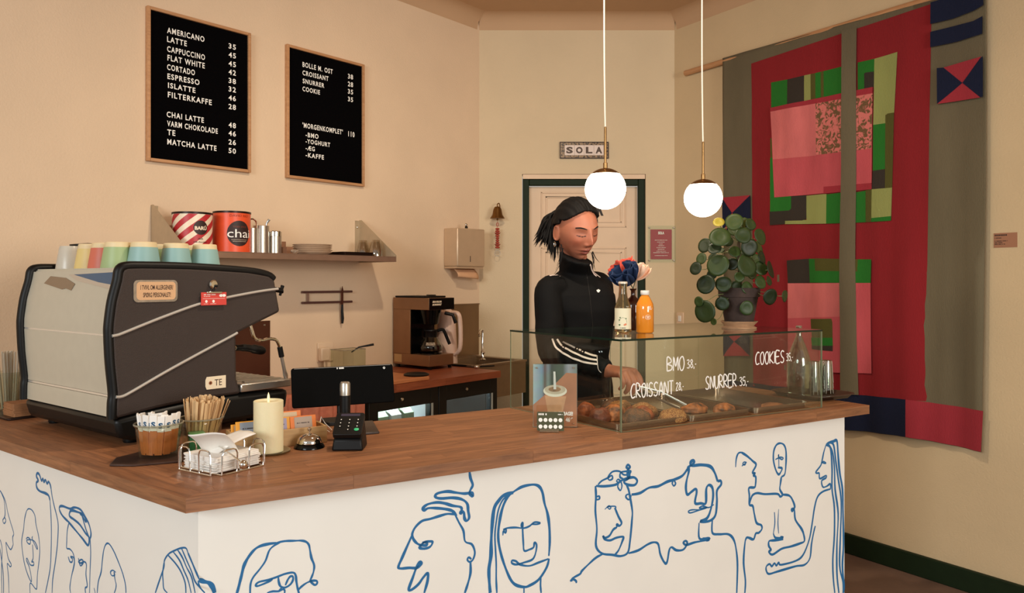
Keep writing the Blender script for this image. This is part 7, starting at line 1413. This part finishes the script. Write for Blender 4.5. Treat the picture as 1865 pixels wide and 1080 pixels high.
at = bme.color_attributes.new('skin_tone', 'FLOAT_COLOR', 'POINT'); at.data.foreach_set('color', np.concatenate([colr, np.ones((n, 1))], 1).astype(np.float32).ravel())
skm = bpy.data.materials.new('skin'); skm.use_nodes = True; nt = skm.node_tree; b = nt.nodes['Principled BSDF']; ca = nt.nodes.new('ShaderNodeVertexColor'); ca.layer_name = 'skin_tone'; nt.links.new(ca.outputs[0], b.inputs['Base Color']); b.inputs['Roughness'].default_value = .48
b.inputs['Subsurface Weight'].default_value = .12; b.inputs['Subsurface Radius'].default_value = (1, .35, .2); b.inputs['Subsurface Scale'].default_value = .006
bt_ = BVHTree.FromPolygons([tuple(c) for c in co], [tuple(p.vertices) for p in bme.polygons])
bobj = finish(bme, 'body', person, skm)
hair_m = mat('black_hair', (11, 8, 7), .7, spec=.3, noise_amt=.4, nscale=60, bump=.5, bscale=90, stretch=(1, 1, .15))
# brows
for s in (-1, 1):
    P = []
    for k in range(9):
        t = k / 8; lx = s * (.014 + .036 * t); lz = .0225 + .0075 * math.sin(t * 2.3) - .003 * t; h = bt_.ray_cast(HM @ Vector((lx, -.2, lz)), (HM.to_3x3() @ Vector((0, 1, 0))).normalized())
        if h[0] is not None: P.append(h[0] + (HM.to_3x3() @ Vector((0, -1, 0))).normalized() * .0004)
    mb = MB(); mb.tube(P, [.0012 + .0017 * math.sin(PI * min(1, .25 + .75 * (1 - i / 8))) for i in range(len(P))], 6, flat=.5); part('eyebrow', mb, hair_m, person, world=True)
# hair cap with centre parting
def hairline(d):
    x, y, z = d; return y < -.05 - 0 and z < .55 - .95 * abs(x) ** 1.6 + .0 and abs(x) < .86 and z > -1
mb = MB(); NU2, NV2 = 150, 90; vs = []; keep = []
def hp(d):
    p = head_r(Vector(d)); x, y, z = d; k = .0125 + .004 * math.sin(x * 26 + y * 3 + 4 * z) * .35 - .006 * math.exp(-(x / .05) ** 2) * (1 if z > .3 and y < .4 else 0) + .006 * max(0, y)
    edge = 1.0
    if z < -.05: k *= 1
    return p + Vector((x * .8, y, z)).normalized() * k
def in_face(d):
    x, y, z = d; ax_ = abs(x)
    lim = .74 - .46 * ax_ ** 2        # hairline height
    if y < 0: return z < lim
    if y < .34: return z < .20 - .3 * y and ax_ > .5           # around the ears
    return z < -.52
pts = {}
for j in range(NV2 + 1):
    for i in range(NU2 + 1):
        d = sph(i / NU2, j / NV2); pts[(i, j)] = hp(d); vs.append(pts[(i, j)])
fs = []
for j in range(NV2):
    for i in range(NU2):
        d = sph((i + .5) / NU2, (j + .5) / NV2)
        if not in_face(d): fs.append((j * (NU2 + 1) + i, j * (NU2 + 1) + i + 1, (j + 1) * (NU2 + 1) + i + 1, (j + 1) * (NU2 + 1) + i))
mb.add(vs, fs, HM); me = mesh_of(mb, 'hair', WM[person.name].inverted(), 80)
bm = bmesh.new(); bm.from_mesh(me); bmesh.ops.delete(bm, geom=[q for q in bm.verts if not q.link_faces], context='VERTS')
for _ in range(3): bmesh.ops.smooth_vert(bm, verts=[q for q in bm.verts if q.is_boundary], factor=.5, use_axis_x=True, use_axis_y=True, use_axis_z=True)
bm.to_mesh(me); bm.free()
ho = bpy.data.objects.new('hair', me); COL.objects.link(ho); ho.parent = person; WM[ho.name] = WM[person.name].copy(); me.materials.append(hair_m); md = ho.modifiers.new('s', 'SOLIDIFY'); md.thickness = .013; md.offset = -1
# ponytail and loose strands
rh = random.Random(3); PT = HM @ Vector((-.012, .112, .018)); cr = Vector((1, 0, 0))
tipc = [atY(985, 428, 3.16), atY(990, 445, 3.14), atY(1003, 458, 3.13), atY(978, 440, 3.17), atY(1010, 470, 3.12), atY(996, 440, 3.17)]
mb = MB()
for i in range(110):
    tp = tipc[i % 6] + Vector((rh.gauss(0, .009), rh.gauss(0, .012), rh.gauss(0, .011))); st_ = PT + Vector((rh.gauss(0, .009), rh.gauss(0, .008), rh.gauss(0, .012))); top_ = st_.lerp(tp, .45) + Vector((-.006 + rh.gauss(0, .005), rh.gauss(0, .006), .026 + rh.gauss(0, .006)))
    mb.tube(catmull([HM @ Vector((0, .085, .02)), st_, top_, st_.lerp(tp, .8) + Vector((-.004, 0, .006)), tp], 4), [.004, .005, .0055, .0060, .0065, .0065, .0065, .006, .006, .0055, .005, .0045, .0035, .0026, .0018, .001, .0006], 6)
part('ponytail', mb, hair_m, person, world=True, weld=False)
mb = MB(); mb.tube([PT + Vector((.0, .0, 0)) + Vector((.0 , .016 * math.cos(a), .018 * math.sin(a))) for a in [2 * PI * i / 18 for i in range(18)]], .0035, 8, closed=True); part('hair_tie', mb, black_m, person, world=True)
mb = MB()
for (a, b_2, c_) in (((1022, 445), (1023, 466), (1012, 492)), ((1020, 450), (1019, 470), (1014, 484)), ((1025, 452), (1021, 478), (1009, 500)), ((1078, 462), (1082, 474), (1080, 490)), ((1079, 458), (1085, 470), (1092, 478)), ((1078, 460), (1081, 480), (1084, 492)), ((1087, 408), (1088, 400), (1084, 386))):
    Yd = 3.02 if a[0] < 1050 else 3.06; mb.tube(catmull([atY(*a, Yd), atY(*b_2, Yd), atY(*c_, Yd)], 6), [.0028 - .0002 * i for i in range(13)], 5)
part('loose_strands', mb, hair_m, person, world=True, weld=False)
# hoop earrings
for s in (-1, 1):
    c = HM @ Vector((s * .083, .014, -.056)); ux_ = (HM.to_3x3() @ Vector((0, 1, 0))).normalized(); uz_ = Vector((0, 0, 1)); mb = MB(); mb.tube([c + ux_ * .006 * math.cos(a) + uz_ * .0095 * math.sin(a) for a in [2 * PI * i / 18 for i in range(18)]], .0019, 8, closed=True); part('earring', mb, chrome_m, person, world=True)

# jacket
jk = MB()
tor = [(.80, -.02, .150, .108), (.87, -.02, .158, .112), (.96, -.02, .146, .104), (1.06, -.01, .138, .104), (1.16, 0, .150, .112), (1.25, .003, .162, .116), (1.31, .0, .166, .108), (1.355, -.008, .148, .090), (1.385, -.012, .105, .076), (1.405, -.012, .074, .068)]
jk.loft([ring(bp(0, f, z), rx, ry, n=36, pw=2.4) for z, f, rx, ry in tor])
ctop = atY(1050, 468, 3.09); cax = Vector((0, 0, 1)) + fw * .42; nb2 = bp(0, -.008, 1.385)
cdir = (ctop - nb2)
jk.loft([ring(nb2, .075, .070, n=32), ring(nb2 + cdir * .5, .068, .066, cax * .5 + Vector((0, 0, .5)), n=32), ring(nb2 + cdir * .9, .066, .068, cax, n=32), ring(nb2 + cdir * 1.0, .062, .064, cax, n=32), ring(nb2 + cdir * .93, .054, .056, cax, n=32)])
def sleeve(sh_, el_, wr_, inn):
    jk.sphere(sh_ + Vector((0, 0, -.002)), (.058, .058, .056)); limb(jk, [sh_ + inn * .06 + Vector((0, 0, .018)), sh_, sh_.lerp(el_, .5), el_, el_.lerp(wr_, .45), wr_.lerp(el_, .06)], [.056, .058, .054, .050, .044, .034], n=24, sub=7)
sleeve(R_SH, R_EL, R_WR, lf); sleeve(L_SH, L_EL, L_WR, -lf)
jme = remeshed(jk, 'jacket', .0042, 3, .5)
# cloth folds
n = len(jme.vertices); co = np.empty(n * 3); jme.vertices.foreach_get('co', co); co = co.reshape(-1, 3); no = np.empty(n * 3); jme.vertices.foreach_get('normal', no); no = no.reshape(-1, 3)
fold = np.array([noise.noise(Vector((p[0] * 9 + p[2] * 6, p[1] * 9, p[2] * 14))) * .006 + .0035 * math.sin(p[2] * 70 + 9 * p[0] + 4 * noise.noise(Vector(p) * 8)) * max(0, noise.noise(Vector(p) * 6 + Vector((9, 0, 0)))) for p in co])
# forearm: bunched folds across the sleeve
fa = np.array((R_WR - R_EL)[:]); fl_ = np.linalg.norm(fa); fa = fa / fl_; rel = co - np.array(R_EL[:]); tt = rel @ fa; dist = np.linalg.norm(rel - tt[:, None] * fa, axis=1); msk = ((tt > -.02) & (tt < fl_ * .95) & (dist < .075))
fold = fold + np.where(msk, .0022 * np.sin(tt * 175 + 3 * np.sin(rel[:, 2] * 40)), 0)
co = co + no * fold[:, None]; jme.vertices.foreach_set('co', co.ravel().astype(np.float32)); jme.update()
jt = BVHTree.FromPolygons([tuple(c) for c in co], [tuple(p.vertices) for p in jme.polygons])
jm = mat('jacket_black', (8, 8, 9), .8, bump=.25, bscale=400, spec=.25); jo = finish(jme, 'jacket', person, jm, 'black zipped track jacket')
stripe_m = mat('stripe_white', (232, 214, 206), .7)
def surf_stripe(pts, w_, dirn, name='sleeve_stripe', off=.0022, m_=None):
    """a ribbon laid on the jacket: pts are points near the surface, dirn the approach direction"""
    P = catmull(pts, 8); vs = []; fs = []; L = None; row = 0
    for i, p in enumerate(P):
        tn = (P[min(i + 1, len(P) - 1)] - P[max(i - 1, 0)]).normalized(); sd = tn.cross(dirn).normalized(); ln = []
        for k in range(4):
            q = p + sd * w_ * (k / 3 - .5); h = jt.ray_cast(q - dirn * .35, dirn)
            ln.append((h[0] + h[1] * off * (1 if h[1].dot(dirn) < 0 else -1)) if h[0] is not None else None)
        if None in ln: L = None; continue
        vs += ln
        if L is not None:
            if max((ln[k] - vs[L * 4 + k]).length for k in range(4)) < .07:
                for k in range(3): fs.append((L * 4 + k, L * 4 + k + 1, row * 4 + k + 1, row * 4 + k))
        L = row; row += 1
    if fs: mb = MB(); mb.add(vs, fs); part(name, mb, m_ or stripe_m, jo, world=True, smooth=80, label='white sleeve stripe' if m_ is None else None, weld=False)
def scr(pts, Y): return [atY(px, py, Y) for px, py in pts]
vdir = lambda px, py: ray(px, py).normalized()
for pts in (((1004, 616), (1011, 632), (1022, 641), (1042, 652), (1066, 660), (1087, 663)), ((1013, 617), (1021, 629), (1032, 636), (1050, 645), (1070, 653), (1087, 656)), ((1021, 619), (1030, 624), (1042, 630), (1056, 638), (1074, 646), (1086, 649))): surf_stripe(scr(pts, 2.85), .0065, vdir(1045, 640))
for pts in (((987, 500), (998, 491), (1009, 484)), ((993, 501), (1004, 494), (1016, 488)), ((1001, 502), (1011, 498), (1021, 495))): surf_stripe(scr(pts, 3.05), .0075, (vdir(1005, 495) + Vector((0, 0, -.35))).normalized())
for pts in (((1074, 489), (1080, 492), (1086, 496)), ((1080, 487), (1086, 491), (1093, 495))): surf_stripe(scr(pts, 3.1), .0055, (vdir(1085, 495) + Vector((0, 0, -.35))).normalized())
surf_stripe(scr(((1087, 648), (1088, 662), (1090, 672), (1095, 678)), 2.85), .0022, vdir(1090, 660))
for k in (-1, 0, 1): c = atY(1089.5, 531.5, 3.0); surf_stripe([c + Vector((0, 0, -.002)), c + Vector((.0035 * k, 0, .003)), c + Vector((.0060 * k, 0, .010 - .003 * abs(k)))], .0045, vdir(1089, 531), 'leaf_emblem', .0012, letter_m)
surf_stripe(scr(((1071.5, 482), (1071.5, 496)), 3.0), .0016, vdir(1071, 490), 'zip_pull', .002, chrome_m); surf_stripe(scr(((1068, 497), (1074, 540), (1080, 600)), 3.0), .0014, vdir(1074, 540), 'zip_line', .0012, mat('zip_dark', (36, 34, 34), .4))
# trousers and shoes
tr = MB(); tr.loft([ring(bp(0, -.02, .90), .150, .108), ring(bp(0, -.02, .82), .165, .115), ring(bp(0, -.02, .74), .160, .110)])
for s in (-1, 1): limb(tr, [bp(s * .082, -.02, .80), bp(s * .088, -.01, .48), bp(s * .09, -.03, .09)], [.088, .066, .056])
finish(remeshed(tr, 'trousers', .007, 2), 'trousers', person, mat('trousers_black', (20, 18, 18), .8), 'black trousers')
for s in (-1, 1):
    mb = MB(); mb.loft([[bp(s * .09 + x * .045 * w_, f, z) for x, z in ((-1, 0), (-1, .02), (-.85, h_), (0, h_ + .008), (.85, h_), (1, .02), (1, 0), (0, 0))] for f, w_, h_ in ((-.09, .7, .05), (-.05, .95, .07), (.02, 1, .06), (.10, 1.05, .045), (.16, .9, .03), (.18, .5, .02))]); part('shoe', mb, black_m, person, world=True, smooth=60)
